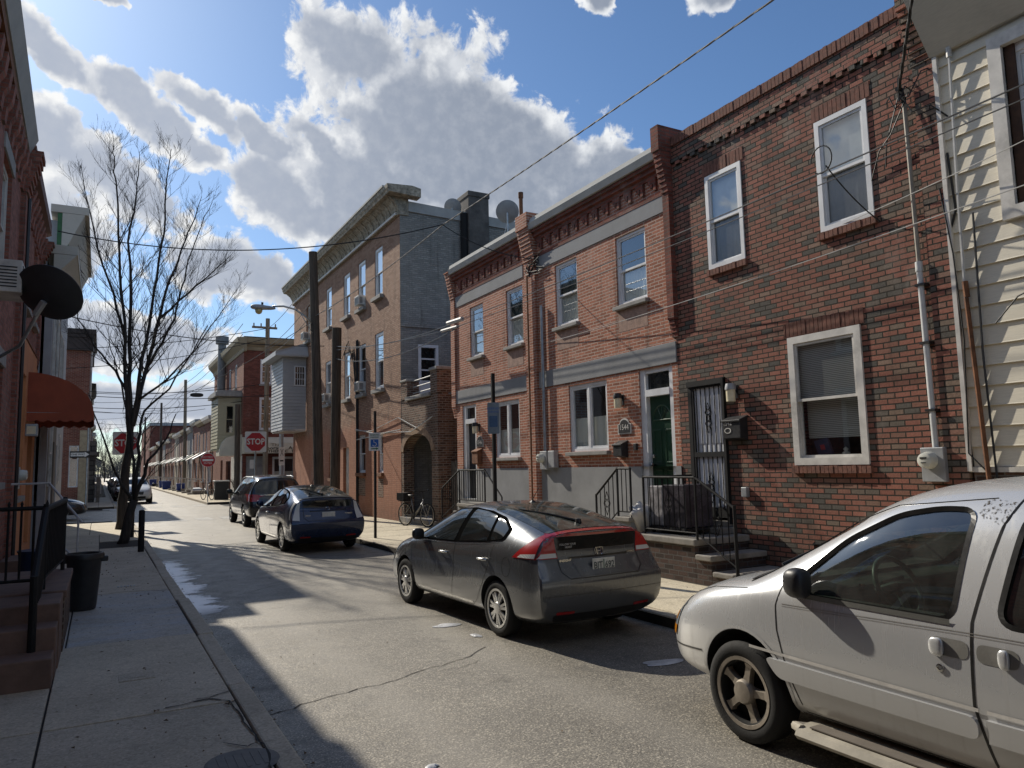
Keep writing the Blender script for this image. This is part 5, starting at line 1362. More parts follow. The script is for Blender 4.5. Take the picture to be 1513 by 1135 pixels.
class Skin:
    """throws 2D outlines onto a body surface. dir: 'l' left side, 'r' right side (y,z); 'b' back, 'f' front (x,z); 't' top (x,y)"""
    def __init__(s, me): s.bvh = mesh_bvh(me)
    def hit(s, p, d, off):
        a, b = p
        o, dr = {'l': ((-3, a, b), (1, 0, 0)), 'r': ((3, a, b), (-1, 0, 0)), 'b': ((a, -5, b), (0, 1, 0)), 'f': ((a, 5, b), (0, -1, 0)), 't': ((a, b, 4), (0, 0, -1))}[d]
        loc, nrm, _, _ = s.bvh.ray_cast(V(o), V(dr))
        if loc is None:
            q = {'l': (-.8, a, b), 'r': (.8, a, b), 'b': (a, -2, b), 'f': (a, 2, b), 't': (a, b, 1.2)}[d]
            loc, nrm, _, _ = s.bvh.find_nearest(V(q))
        if nrm.dot(V(dr)) > 0: nrm = -nrm
        return loc + nrm*off
    def patch(s, mb, poly, d, off=.004, h=.05):
        b = resample(poly, h)
        k = len(b); xs = [p[0] for p in b]; ys = [p[1] for p in b]
        pts = [V((p[0], p[1])) for p in b]
        x = min(xs)+h/2
        inner = []
        while x < max(xs):
            y = min(ys)+h/2
            while y < max(ys):
                c = False; j = k-1
                for i in range(k):
                    if (ys[i] > y) != (ys[j] > y) and x < (xs[j]-xs[i])*(y-ys[i])/(ys[j]-ys[i])+xs[i]: c = not c
                    j = i
                if c and min((V((x, y))-q).length for q in pts) > h*.45: inner.append(V((x, y)))
                y += h
            x += h
        vs, es, fs, *_ = geometry.delaunay_2d_cdt(pts+inner, [(i, (i+1) % k) for i in range(k)], [], 1, 1e-5)
        mb.add([s.hit(v, d, off) for v in vs], [tuple(f) for f in fs])
        return mb
    def line(s, mb, pts, d, w=.006, off=.0015, closed=False):
        P = resample(pts, .035, closed)
        if closed: P.append(P[0])
        Q = [s.hit(p, d, off) for p in P]
        nv = {'l': V((1, 0, 0)), 'r': V((1, 0, 0)), 'b': V((0, 1, 0)), 'f': V((0, 1, 0)), 't': V((0, 0, 1))}[d]
        vs = []
        for i in range(len(Q)):
            t_ = Q[min(i+1, len(Q)-1)]-Q[max(i-1, 0)]
            if closed and i in (0, len(Q)-1): t_ = Q[1]-Q[-2]
            sd_ = t_.cross(nv).normalized()*w/2
            vs += [Q[i]-sd_, Q[i]+sd_]
        return mb.add(vs, [(2*i, 2*i+2, 2*i+3, 2*i+1) for i in range(len(Q)-1)])

CUTDARK = m_plain('wheel_well', (.008, .008, .008), .95, var=.2)
INTERIOR = m_plain('car_interior', (.05, .052, .05), .85, var=.3, scale=4, obj=True)
def carve(me, mat, cutters):
    """boolean away cutter prisms: (kind, mesh builder, material)"""
    o = bpy.data.objects.new('tmp', me); COL.objects.link(o)
    me.materials.clear(); me.materials.append(mat)
    tmp = []
    for mb, m in cutters:
        c = mb.build('cut', m, None, kind='x'); tmp.append(c)
        b = o.modifiers.new('b', 'BOOLEAN'); b.operation = 'DIFFERENCE'; b.solver = 'EXACT'; b.object = c
        try: b.material_mode = 'TRANSFER'
        except Exception: pass
    out = ev_mesh(o)
    bpy.data.objects.remove(o)
    for c in tmp: bpy.data.objects.remove(c)
    return out

def body_object(name, me, parent, ang=35):
    for p in me.polygons: p.use_smooth = True
    try: me.set_sharp_from_angle(angle=R(ang))
    except Exception: pass
    o = bpy.data.objects.new(name, me); COL.objects.link(o); adopt(o, parent); return o

def wheel(parent, x, y, r, w, rimr, style, rim, side, dirt=None):
    """side: -1 left, +1 right; tyre, rim and hub"""
    s = side
    tw = w/2
    q = MB(); c = (x, y, r)
    q.lathe([(rimr, -tw*.9), (rimr+.01, -tw), (r*.86, -tw*1.05), (r*.965, -tw*.92), (r, -tw*.72), (r, tw*.72), (r*.965, tw*.92), (r*.86, tw*1.05), (rimr+.01, tw), (rimr, tw*.9)], c, 'x', 48, cap=False)
    t_ = q.build('wheel', RUBBER, parent, smooth=40)
    q = MB(); f = s*tw
    q.lathe([(rimr+.004, f*.96), (rimr-.012, f*1.0), (rimr-.03, f*.86), (rimr-.035, f*.2), (0, f*.15)], c, 'x', 40, cap=False)
    q.build('rim_well', CUTDARK if style != 'plain' else rim, t_, smooth=40)
    q = MB(); q.lathe([(rimr+.006, f*.9), (rimr+.006, f*1.03), (rimr-.018, f*1.0), (rimr-.022, f*.85)], c, 'x', 48, cap=False)
    fr = Fr((x, y, r), (0, 1, 0), (s, 0, 0))
    if style == 'hub7':          # wheel cover with paired spokes
        for i in range(7):
            a0 = 2*math.pi*i/7+.2
            for da in (-.15, .15):
                a = a0+da; rin, ro = rimr*.26, rimr-.012
                for (r0, r1, w0, w1, h0, h1) in ((rin, ro, .016, .021, tw*.98, tw*.88),):
                    d1, d2 = V((math.cos(a), math.sin(a))), V((-math.sin(a), math.cos(a)))
                    P = lambda rr, ww, n: fr.P((d1*rr+d2*ww).x, n, (d1*rr+d2*ww).y)
                    q.hexa([P(r0, -w0, h0-.02), P(r0, w0, h0-.02), P(r1, w1, h1-.02), P(r1, -w1, h1-.02), P(r0, -w0*.7, h0), P(r0, w0*.7, h0), P(r1, w1*.8, h1), P(r1, -w1*.8, h1)])
        q.lathe([(rimr*.34, s*(tw*.9)), (rimr*.3, s*(tw*1.02)), (rimr*.15, s*(tw*1.06)), (0, s*tw*1.06)], c, 'x', 28)
    elif style == 'five':
        for i in range(5):
            a = 2*math.pi*i/5+math.pi/2+.25
            d1, d2 = V((math.cos(a), math.sin(a))), V((-math.sin(a), math.cos(a)))
            P = lambda rr, ww, n: fr.P((d1*rr+d2*ww).x, n, (d1*rr+d2*ww).y)
            st = [(rimr*.2, .042, tw*.86), (rimr*.5, .027, tw*.8), (rimr*.75, .028, tw*.80), (rimr-.02, .05, tw*.86)]
            for (r0, w0, h0), (r1, w1, h1) in zip(st, st[1:]):
                q.hexa([P(r0, -w0, h0-.04), P(r0, w0, h0-.04), P(r1, w1, h1-.04), P(r1, -w1, h1-.04), P(r0, -w0*.8, h0), P(r0, w0*.8, h0), P(r1, w1*.8, h1), P(r1, -w1*.8, h1)])
        q.lathe([(rimr*.37, s*tw*.6), (rimr*.36, s*tw*.9), (rimr*.31, s*tw*1.08), (rimr*.12, s*tw*1.14), (0, s*tw*1.14)], c, 'x', 32)
    else:
        k = 10 if style == 'ten' else 5
        for i in range(k):
            a = 2*math.pi*i/k
            d1, d2 = V((math.cos(a), math.sin(a))), V((-math.sin(a), math.cos(a))); ww = .02 if k == 10 else .035
            P = lambda rr, w_, n: fr.P((d1*rr+d2*w_).x, n, (d1*rr+d2*w_).y)
            q.hexa([P(rimr*.2, -ww, tw*.7), P(rimr*.2, ww, tw*.7), P(rimr-.01, ww, tw*.7), P(rimr-.01, -ww, tw*.7), P(rimr*.2, -ww, tw*.95), P(rimr*.2, ww, tw*.95), P(rimr-.01, ww*.9, tw*.9), P(rimr-.01, -ww*.9, tw*.9)])
        q.lathe([(rimr*.26, s*tw*.7), (rimr*.24, s*tw*1.0), (0, s*tw*1.02)], c, 'x', 24)
    q.build('rim', rim, t_, smooth=35)
    return t_

def mirror_shape(mb, c, sx, sy, sz, s):
    b = bmesh.new(); bmesh.ops.create_uvsphere(b, u_segments=20, v_segments=12, radius=1)
    for v in b.verts:
        x, y, z = v.co
        k = lambda a: math.copysign(abs(a)**.72, a)
        v.co = (c[0]+k(x)*sx, c[1]+k(y)*sy*(1 if y > 0 else .55), c[2]+k(z)*sz)
    mb.add([v.co.copy() for v in b.verts], [tuple(v.index for v in f.verts) for f in b.faces]); b.free()
    return mb

REDLENS = m_emit_free('red_lens', (.38, .012, .012)); CLEARLENS = m_emit_free('clear_lens', (.62, .62, .6)); AMBERLENS = m_emit_free('amber_lens', (.8, .3, .02))
CARGLASS = m_darkglass('car_glass_dark', (.008, .010, .010), .05); DUSTGLASS = m_darkglass('car_glass_dusty', (.03, .034, .03), .5, (.2, .2, .17))
MATTBLACK = m_plain('matt_black_pillar', (.006, .006, .006), .9, spec=0., obj=True)
BLACKTRIM = m_plain('black_trim', (.012, .012, .012), .4, var=.3, obj=True)
SILVERRIM = m_plain('silver_hubcap', (.55, .55, .53), .35, .6, var=.2, scale=9, obj=True, grime=.3)
PLATE = m_plain('plate_white', (.6, .6, .55), .5, var=.25, scale=14, obj=True)

def hatch_car(name, label, paint, sx=1., sy=1., sz=1., lights='red', plate=None, wstyle='hub7', wb=2.55, detail=True):
    """five-door liftback with a cut-off tail"""
    T = thing(name, (0, 0, 0), label, 'car')
    st = lambda y, b, r, m, s, e, t_: dict(y=y*sy, b=(b[0]*sx, b[1]*sz), r=(r[0]*sx, r[1]*sz), m=(m[0]*sx, m[1]*sz), s=(s[0]*sx, s[1]*sz), e=(e[0]*sx, e[1]*sz), t=t_*sz)
    S = [st(-2.0, (.70, .2), (.815, .32), (.835, .60), (.79, .93), (.66, 1.135), 1.165),
         st(-1.82, (.72, .18), (.84, .30), (.852, .60), (.82, .95), (.655, 1.185), 1.225),
         st(-1.4, (.74, .17), (.845, .28), (.857, .60), (.84, .965), (.63, 1.285), 1.335),
         st(-.9, (.74, .17), (.845, .28), (.855, .60), (.848, .945), (.615, 1.375), 1.425),
         st(-.3, (.74, .17), (.845, .28), (.855, .60), (.85, .91), (.61, 1.395), 1.445),
         st(.15, (.74, .17), (.845, .28), (.855, .60), (.85, .895), (.61, 1.345), 1.41),
         st(.6, (.74, .17), (.845, .28), (.855, .60), (.85, .885), (.635, 1.18), 1.26),
         st(1.0, (.74, .17), (.845, .28), (.855, .60), (.845, .875), (.68, 1.0), 1.07),
         st(1.2, (.74, .18), (.84, .30), (.85, .58), (.83, .865), (.70, .935), .975),
         st(1.6, (.72, .18), (.83, .30), (.84, .56), (.79, .82), (.62, .875), .905),
         st(1.92, (.66, .19), (.77, .30), (.78, .52), (.70, .73), (.52, .79), .82),
         st(2.1, (.56, .2), (.64, .30), (.65, .5), (.56, .65), (.42, .69), .71)]
    tail = [(0, .24, -2.06), (.70, .24, -2.05), (.82, .40, -2.16), (.825, .665, -2.17), (.765, .91, -2.02), (.645, 1.135, -2.02), (.36, 1.15, -2.05), (0, 1.155, -2.06)]
    tail = [(w*sx, z*sz, y*sy) for w, z, y in tail]
    nose = [(0, .24, 2.16), (.45, .24, 2.14), (.52, .32, 2.17), (.52, .48, 2.18), (.44, .6, 2.15), (.33, .65, 2.13), (.18, .66, 2.13), (0, .665, 2.13)]
    nose = [(w*sx, z*sz, y*sy) for w, z, y in nose]
    me = loft(S, tail, nose, 3, [(0, None, .85), ((1, 9), 4, .35)], [(3, .8), (4, .4)])
    sk = Skin(me)
    Y = lambda pts: [(a*sy, b*sz) for a, b in pts]
    X = lambda pts: [(a*sx, b*sz) for a, b in pts]
    XY = lambda pts: [(a*sx, b*sy) for a, b in pts]
    r = .305*sz; ax = wb/2
    cut = []
    for y in (-ax, ax):
        q = MB(); q.lathe([(0, -1.2), (r+.045, -1.2), (r+.045, 1.2), (0, 1.2)], (0, y, r+.01), 'x', 48); cut.append((q, CUTDARK))
    bo = body_object('body', carve(me, paint, cut), T)
    for d, s in (('l', -1), ('r', 1)):
        q = MB(); sk.patch(q, rounded(Y([(1.03, .925), (.3, 1.295), (.02, 1.345), (-.35, 1.365), (-.8, 1.34), (-1.15, 1.285), (-1.42, 1.17), (-1.38, 1.05), (-.9, 1.0), (-.2, .955)]), .04), d, .006); q.build('window_surround', MATTBLACK, T, smooth=True)
        for poly, nm in (([(.97, .94), (.31, 1.275), (.02, 1.325), (-.28, 1.345), (-.24, .97)], 'side_window'), ([(-.36, .975), (-.40, 1.345), (-.7, 1.33), (-.98, 1.29), (-1.04, 1.025)], 'side_window'), ([(-1.10, 1.03), (-1.04, 1.28), (-1.2, 1.24), (-1.36, 1.165), (-1.33, 1.06)], 'quarter_window')):
            q = MB(); sk.patch(q, rounded(Y(poly), .03), d, .0095, .04); q.build(nm, CARGLASS, T, smooth=True)
        q = MB(); sk.line(q, Y([(1.05, .905), (-.25, .945), (-.95, .99), (-1.38, 1.04)]), d, .014, .011); q.build('window_trim', CHROME, T)
        q = MB()
        for ln in ([(1.0, .9), (1.03, .7), (.97, .36), (.86, .28)], [(-.28, .95), (-.25, .6), (-.15, .27)], [(-1.2, 1.0), (-1.17, .85), (-.98, .55), (-.82, .34), (-.70, .27)], [(.86, .265), (-.70, .265)]):
            sk.line(q, Y(ln), d, .008, .0015)
        fl = [(-1.50+.085*math.cos(a), .78+.105*math.sin(a)) for a in [2*math.pi*i/16 for i in range(16)]]
        if s < 0: sk.line(q, Y(fl), d, .006, .0015, True)
        q.split('panel_gap', BLACKTRIM, T)
        q = MB(); sk.line(q, Y([(.84, .305), (-.7, .295)]), d, .02, .004); q.build('sill_strip', CHROME, T)
        for y in (.0, -1.0):
            q = MB(); p = sk.hit((y*sy, .82*sz), d, .012)
            b_ = MB(); b_.tube([p+V((0, -.11, 0)), p+V((s*.025, -.06, .004)), p+V((s*.025, .06, .004)), p+V((0, .11, 0))], .014, 8)
            h_ = b_.build('door_handle', CHROME, T, smooth=True)
            e_ = MB(); sk.patch(e_, Y([(y-.07+.0, .81), (y+.07, .81), (y+.07, .85), (y-.07, .85)]), d, .002); e_.build('handle_cup', BLACKTRIM, h_)
        q = MB(); mirror_shape(q, (s*(.905*sx), .66*sy, 1.0*sz), .085, .06, .075, s); q.tube([(s*.82*sx, .70*sy, .94*sz), (s*.88*sx, .67*sy, .965*sz)], .025, 6); q.build('wing_mirror', paint if lights != 'red' else BLACKTRIM, T, smooth=True)
        q = MB(); sk.patch(q, rounded([(s*.40*sx, .58*sz), (s*.62*sx, .60*sz), (s*.70*sx, .70*sz), (s*.45*sx, .66*sz)], .02), 'f', .004); q.build('headlight', CLEARLENS, T, smooth=True)
        if lights == 'red':
            q = MB(); sk.patch(q, Y([(-1.62, .895), (-1.93, 1.135), (-1.985, 1.125), (-1.99, .98), (-1.99, .895)]), d, .006, .03)
            sk.patch(q, X([(s*.565, 1.11), (s*.645, 1.11), (s*.78, .895), (s*.535, .895)]), 'b', .006, .03)
            tl = q.build('tail_light', REDLENS, T, smooth=True)
            q = MB(); sk.patch(q, Y([(-1.72, .903), (-1.77, .935), (-1.985, .95), (-1.985, .903)]), d, .009, .03); sk.patch(q, X([(s*.545, .903), (s*.55, .95), (s*.73, .95), (s*.77, .903)]), 'b', .009, .03); q.build('reversing_lens', CLEARLENS, tl, smooth=True)
        else:
            q = MB(); sk.patch(q, X([(s*.60, 1.09), (s*.655, 1.09), (s*.79, .72), (s*.64, .70)]), 'b', .006, .03); sk.patch(q, Y([(-1.90, 1.09), (-1.985, 1.08), (-2.02, .72), (-1.96, .72)]), d, .006, .03)
            q.build('tail_light', CLEARLENS, T, smooth=True)
        q = MB(); sk.patch(q, rounded([(s*.40*sx, .33*sz), (s*.62*sx, .335*sz), (s*.62*sx, .365*sz), (s*.40*sx, .36*sz)], .01), 'b', .005, .03); q.build('reflector', REDLENS, T)
    # glass of the tailgate, rear shield, windscreen
    q = MB(); sk.patch(q, rounded(XY([(-.54, -.78), (.54, -.78), (.575, -1.35), (.585, -1.94), (-.585, -1.94), (-.575, -1.35)]), .05), 't', .004, .06); rg = q.build('rear_window', DUSTGLASS, T, smooth=True)
    q = MB(); sk.patch(q, rounded(X([(-.53, .975), (.53, .975), (.56, 1.115), (-.56, 1.115)]), .02), 'b', .005, .04); q.build('tailgate_window', CARGLASS, T, smooth=True)
    q = MB(); sk.patch(q, rounded(XY([(-.60, 1.0), (.60, 1.0), (.55, .38), (-.55, .38)]), .06), 't', .004, .06); q.build('windscreen', CARGLASS, T, smooth=True)
    if lights == 'red':
        q = MB(); sk.patch(q, XY([(-.63, -1.965), (.63, -1.965), (.62, -2.03), (-.62, -2.03)]), 't', .006, .03); sk.patch(q, X([(-.60, 1.118), (.60, 1.118), (.60, 1.145), (-.60, 1.145)]), 'b', .006, .03); q.build('brake_light_strip', REDLENS, T, smooth=True)
    else:
        q = MB(); sk.patch(q, XY([(-.60, -1.90), (.60, -1.90), (.60, -1.985), (-.60, -1.985)]), 't', .012, .04); q.build('spoiler', BLACKTRIM, T, smooth=True)
    q = MB()
    for ln in ([(-.535, .96), (-.54, .76), (-.46, .69), (.46, .69), (.54, .76), (.535, .96)],): sk.line(q, X(ln), 'b', .012, .002)
    sk.line(q, X([(-.80, .53), (.80, .53)]), 'b', .006, .0015); sk.line(q, XY([(-.56, -.75), (.56, -.75)]), 't', .01, .002)
    q.split('panel_gap', BLACKTRIM, T)
    q = MB(); sk.patch(q, rounded(X([(-.33, .71), (.33, .71), (.38, .88), (-.38, .88)]), .03), 'b', .0035, .06); pn = q.build('plate_recess', paint, T, smooth=True)
    q = MB(); sk.line(q, X([(-.40, .89), (.40, .89)]), 'b', .02, .006); q.build('recess_shadow', BLACKTRIM, pn)
    p = sk.hit((0, .79*sz), 'b', .014)
    q = MB(); q.box(-.152, .152, p.y-.008, p.y, p.z-.076, p.z+.076); pl = q.build('number_plate', PLATE, T, bevel=.01)
    fb = Fr((0, p.y-.0085, 0), (1, 0, 0), (0, -1, 0))
    if plate:
        text_mb(plate[0], .1, fb, -.078, p.z, .002, bold=.002, sx=.85).build('plate_letters', m_plain('plate_ink', (.03, .05, .05), .5), pl)
        text_mb(plate[1], .1, fb, .078, p.z, .002, bold=.002, sx=.85).build('plate_letters', m_plain('plate_ink2', (.03, .05, .05), .5), pl)
        q = MB(); q.fbox(fb, -.006, .006, 0, .002, p.z-.06, p.z+.06); q.build('plate_mark', m_plain('plate_green', (.05, .12, .08), .5), pl)
    e = sk.hit((0, .935*sz), 'b', .008)
    q = MB(); fe = Fr((0, e.y, 0), (1, 0, 0), (0, -1, 0))
    if lights == 'red':     # chrome badge: a framed capital with two uprights and a bar
        ring = rounded([(-.045, -.04), (.045, -.04), (.055, .04), (-.055, .04)], .02)
        for i in range(len(ring)): q.tube([fe.P(ring[i-1][0], 0, e.z+ring[i-1][1]), fe.P(ring[i][0], 0, e.z+ring[i][1])], .006, 5)
        q.tube([fe.P(-.022, 0, e.z-.033), fe.P(-.034, 0, e.z+.033)], .007, 5); q.tube([fe.P(.022, 0, e.z-.033), fe.P(.034, 0, e.z+.033)], .007, 5); q.tube([fe.P(-.026, 0, e.z), fe.P(.026, 0, e.z)], .006, 5)
        q.build('badge', CHROME, T)
        for k, (txt, u, z, sz_) in enumerate((('INSIGHT', -.45, .87, .034), ('HYBRID', .45, .90, .028))):
            e2 = sk.hit((u*sx, z*sz), 'b', .004); f2_ = Fr((0, e2.y, 0), (1, 0, 0), (0, -1, 0))
            text_mb(txt, sz_, f2_, u*sx, z*sz, .006, bold=.001, sx=1.2).build('lettering', CHROME, T)
        e2 = sk.hit((-.42, 1.03), 'b', .010); f2_ = Fr((0, e2.y, 0), (1, 0, 0), (0, -1, 0))
        tx = text_mb('FOLLOW YOUR', .03, f2_, -.40, 1.035, .006); t2 = text_mb('HEART', .03, f2_, -.39, 1.005, .006); tx.add(t2.v, t2.f); tx.build('window_sticker', OLDWHITE, T)
    else:
        for k in range(20):
            a, b = k/20*6.283, (k+1)/20*6.283; q.tube([fe.P(math.cos(a)*.05, 0, e.z+math.sin(a)*.035), fe.P(math.cos(b)*.05, 0, e.z+math.sin(b)*.035)], .005, 4)
        q.build('badge', CHROME, T)
        for txt, u, z in (('PRIUS', -.45, .80), ('HYBRID', .47, .82)):
            e2 = sk.hit((u*sx, z*sz), 'b', .004); f2_ = Fr((0, e2.y, 0), (1, 0, 0), (0, -1, 0)); text_mb(txt, .04, f2_, u*sx, z*sz, .006, sx=1.2).build('lettering', CHROME, T)
    q = MB(); sk.patch(q, rounded(X([(-.62, .25), (.62, .25), (.66, .33), (-.66, .33)]), .03), 'b', .004, .05); q.build('lower_bumper', BLACKTRIM, T, smooth=True)
    a0 = sk.hit((0, -.78*sy), 't', 0); q = MB(); q.lathe([(.0, .03), (.02, .025), (.045, 0)], a0, n=12); q.tube([a0+V((0, .02, .02)), a0+V((0, -.16, .2))], [.006, .003], 5); q.build('antenna', BLACKTRIM, T)
    q = MB()
    w0, w1 = sk.hit((-.05*sx, -1.78*sy), 't', .02), sk.hit((-.42*sx, -1.12*sy), 't', .015)
    q.tube([w0, w0.lerp(w1, .5)+V((0, 0, .01)), w1], [.014, .011, .006], 6); q.lathe([(0, .03), (.03, .02), (.04, -.02)], w0, n=12); q.build('rear_wiper', BLACKTRIM, rg)
    for y in (-ax, ax):
        for s in (-1, 1): wheel(T, s*.745*sx, y, r, .175, r*.68, wstyle, SILVERRIM, s)
    return T

PG = m_paint('grey_metallic_paint', (.115, .122, .13), (.12, .123, .123), .2, .6, .22, .16)
H_ = hatch_car('hatchback_car', 'dusty dark grey hatchback with red wrap-around tail lights, parked in front of the red houses', PG, plate=('BJT', '692'))
H_.location = (4.70, 8.87, 0); H_.rotation_euler = (0, 0, R(2.6))
PB = m_paint('blue_metallic_paint', (.004, .018, .065), (.05, .05, .05), .2, .5, .2, .1)
B_ = hatch_car('hatchback_car', 'dark blue hatchback with clear tail lamps, parked behind the disabled parking sign', PB, 1.03, 1.05, 1.045, 'clear', None, 'ten', 2.70)
B_.location = (4.58, 19.4, 0); B_.rotation_euler = (0, 0, R(1.0))

# ---------------------------------- sport utility (black, silver roof rails)
def boxy(name, label, paint, S, tail, nose, wb, r, tr, side_windows, rear_win, tl, wheel_style='five', rails=False, creases=None, wscreen=None, hood_lines=True, cat='car', front=None):
    T = thing(name, (0, 0, 0), label, cat)
    me = loft(S, tail, nose, 3, creases or [(0, None, .6), ((1, len(S)-3), 4, .4)])
    sk = Skin(me); cut = []
    for y in (-wb/2, wb/2):
        q = MB(); q.lathe([(0, -1.3), (r+.05, -1.3), (r+.05, 1.3), (0, 1.3)], (0, y, r+.01), 'x', 40); cut.append((q, CUTDARK))
    body_object('body', carve(me, paint, cut), T)
    for d, s in (('l', -1), ('r', 1)):
        for p in side_windows:
            q = MB(); sk.patch(q, rounded(p, .04), d, .005, .05); q.build('side_window', CARGLASS, T, smooth=True)
        for p, dd in tl:
            pp = [(s*a, b) for a, b in p] if dd in 'bf' else p
            q = MB(); sk.patch(q, rounded(pp, .02), d if dd == 's' else dd, .006, .04); q.build('tail_light', REDLENS, T, smooth=True)
        q = MB(); x0 = side_windows[0][0][0]
        mirror_shape(q, (s*(tr+.22), side_windows[0][0][0]-.12, side_windows[0][0][1]+.06), .11, .07, .085, s); q.tube([(s*(tr+.05), side_windows[0][0][0]-.1, side_windows[0][0][1]), (s*(tr+.2), side_windows[0][0][0]-.12, side_windows[0][0][1]+.02)], .03, 6); q.build('wing_mirror', BLACKTRIM, T, smooth=True)
        if front:
            q = MB(); sk.patch(q, rounded([(s*a, b) for a, b in front], .03), 'f', .006, .04); q.build('headlight', CLEARLENS, T, smooth=True)
        if rails:
            q = MB(); zs = [sk.hit((s*rails[0], y), 't', .05) for y in rails[1]]; q.tube([zs[0]-V((0, 0, .05))] + zs + [zs[-1]-V((0, 0, .05))], .018, 6); q.build('roof_rail', GALV, T, smooth=True)
        for y in (-wb/2, wb/2): wheel(T, s*tr, y, r, .21, r*.66, wheel_style, SILVERRIM, s)
        q = MB()
        for y in (side_windows[0][-1][0]+.0, side_windows[-1][-1][0]): sk.line(q, [(y, side_windows[0][0][1]), (y, .35)], d, .008)
        q.split('panel_gap', BLACKTRIM, T)
    if rear_win: q = MB(); sk.patch(q, rounded(rear_win, .06), 'b', .006, .05); q.build('rear_window', CARGLASS, T, smooth=True)
    if wscreen: q = MB(); sk.patch(q, rounded(wscreen, .06), 't', .006, .05); q.build('windscreen', CARGLASS, T, smooth=True)
    T['_'] = 0; del T['_']
    return T, sk
D_ = lambda y, b, r, m, s, e, t_: dict(y=y, b=b, r=r, m=m, s=s, e=e, t=t_)
suvS = [D_(-2.2, (.78, .32), (.88, .42), (.91, .75), (.87, 1.08), (.70, 1.55), 1.62), D_(-1.9, (.8, .3), (.91, .4), (.935, .75), (.905, 1.09), (.69, 1.64), 1.70), D_(-1.2, (.8, .28), (.92, .4), (.94, .75), (.915, 1.07), (.69, 1.67), 1.73),
        D_(-.2, (.8, .28), (.92, .4), (.94, .75), (.915, 1.05), (.69, 1.67), 1.73), D_(.35, (.8, .28), (.92, .4), (.94, .75), (.91, 1.04), (.68, 1.62), 1.69), D_(.75, (.8, .28), (.92, .4), (.94, .75), (.905, 1.03), (.70, 1.38), 1.46),
        D_(1.15, (.8, .28), (.92, .4), (.935, .75), (.895, 1.02), (.74, 1.12), 1.17), D_(1.7, (.78, .28), (.91, .4), (.92, .72), (.85, .98), (.68, 1.04), 1.07), D_(2.1, (.7, .28), (.82, .4), (.83, .68), (.74, .88), (.56, .93), .95), D_(2.25, (.6, .3), (.68, .4), (.70, .62), (.6, .76), (.45, .8), .82)]
suvT = [(0, .36, -2.22), (.74, .36, -2.22), (.84, .46, -2.30), (.86, .75, -2.32), (.83, 1.05, -2.27), (.66, 1.52, -2.16), (.36, 1.57, -2.17), (0, 1.59, -2.17)]
suvN = [(0, .34, 2.36), (.5, .34, 2.34), (.56, .42, 2.37), (.57, .6, 2.36), (.5, .72, 2.32), (.38, .76, 2.3), (.2, .77, 2.3), (0, .77, 2.3)]
PK = m_paint('black_paint', (.010, .010, .012), (.06, .055, .05), .25, .2, .2, .12)
SUV, sk_ = boxy('sport_utility_car', 'black sport utility car with roof rails, parked ahead of the blue hatchback', PK, suvS, suvT, suvN, 2.7, .355, .80,
     [[(1.0, 1.08), (.42, 1.58), (.02, 1.6), (0, 1.09)], [(-.08, 1.09), (-.06, 1.6), (-.95, 1.6), (-1.0, 1.1)], [(-1.08, 1.11), (-1.04, 1.6), (-1.8, 1.57), (-1.95, 1.13)]],
     [(-.68, 1.14), (.68, 1.14), (.60, 1.5), (-.60, 1.5)], [([(.62, 1.08), (.90, 1.10), (.90, .86), (.56, .86)], 'b'), ([(-2.0, 1.07), (-2.3, 1.07), (-2.3, .87), (-1.95, .9)], 's')], 'five', (.62, (-1.75, -1.3, -.3, .2, .4)), wscreen=[(-.62, 1.1), (.62, 1.1), (.58, .45), (-.58, .45)], front=[(.45, .72), (.72, .75), (.8, .88), (.5, .84)])
q = MB(); sk_.line(q, [(-.55, 1.06), (.55, 1.06)], 'b', .035, .008); q.build('chrome_bar', CHROME, SUV)
p = sk_.hit((0, .88), 'b', .01); q = MB(); q.box(-.15, .15, p.y-.01, p.y, .81, .95); q.build('number_plate', PLATE, SUV)
SUV.location = (5.2, 28.1, 0); SUV.rotation_euler = (0, 0, R(.5))

# ---------------------------------- saloon, used for the distant parked cars
sedS = [D_(-2.15, (.70, .25), (.80, .36), (.82, .6), (.76, .9), (.6, .98), 1.0), D_(-1.9, (.74, .22), (.85, .33), (.87, .62), (.82, .95), (.66, 1.02), 1.05), D_(-1.5, (.75, .2), (.87, .32), (.89, .62), (.85, .95), (.66, 1.08), 1.13), D_(-1.0, (.75, .2), (.87, .32), (.89, .62), (.86, .93), (.62, 1.32), 1.38),
        D_(-.4, (.75, .2), (.87, .32), (.89, .62), (.865, .92), (.61, 1.4), 1.46), D_(.2, (.75, .2), (.87, .32), (.89, .62), (.865, .91), (.62, 1.37), 1.44), D_(.65, (.75, .2), (.87, .32), (.89, .62), (.86, .9), (.64, 1.17), 1.25), D_(1.05, (.75, .2), (.87, .32), (.885, .62), (.845, .89), (.70, .97), 1.01), D_(1.6, (.74, .2), (.86, .32), (.87, .6), (.79, .84), (.62, .9), .93), D_(2.05, (.68, .22), (.78, .32), (.79, .54), (.68, .72), (.5, .77), .79)]
sedT = [(0, .3, -2.2), (.66, .3, -2.2), (.76, .4, -2.27), (.78, .6, -2.29), (.72, .86, -2.24), (.56, .95, -2.2), (.3, .96, -2.2), (0, .965, -2.2)]
sedN = [(0, .28, 2.3), (.52, .28, 2.26), (.6, .36, 2.3), (.61, .5, 2.3), (.52, .63, 2.24), (.4, .68, 2.2), (.2, .69, 2.2), (0, .69, 2.2)]
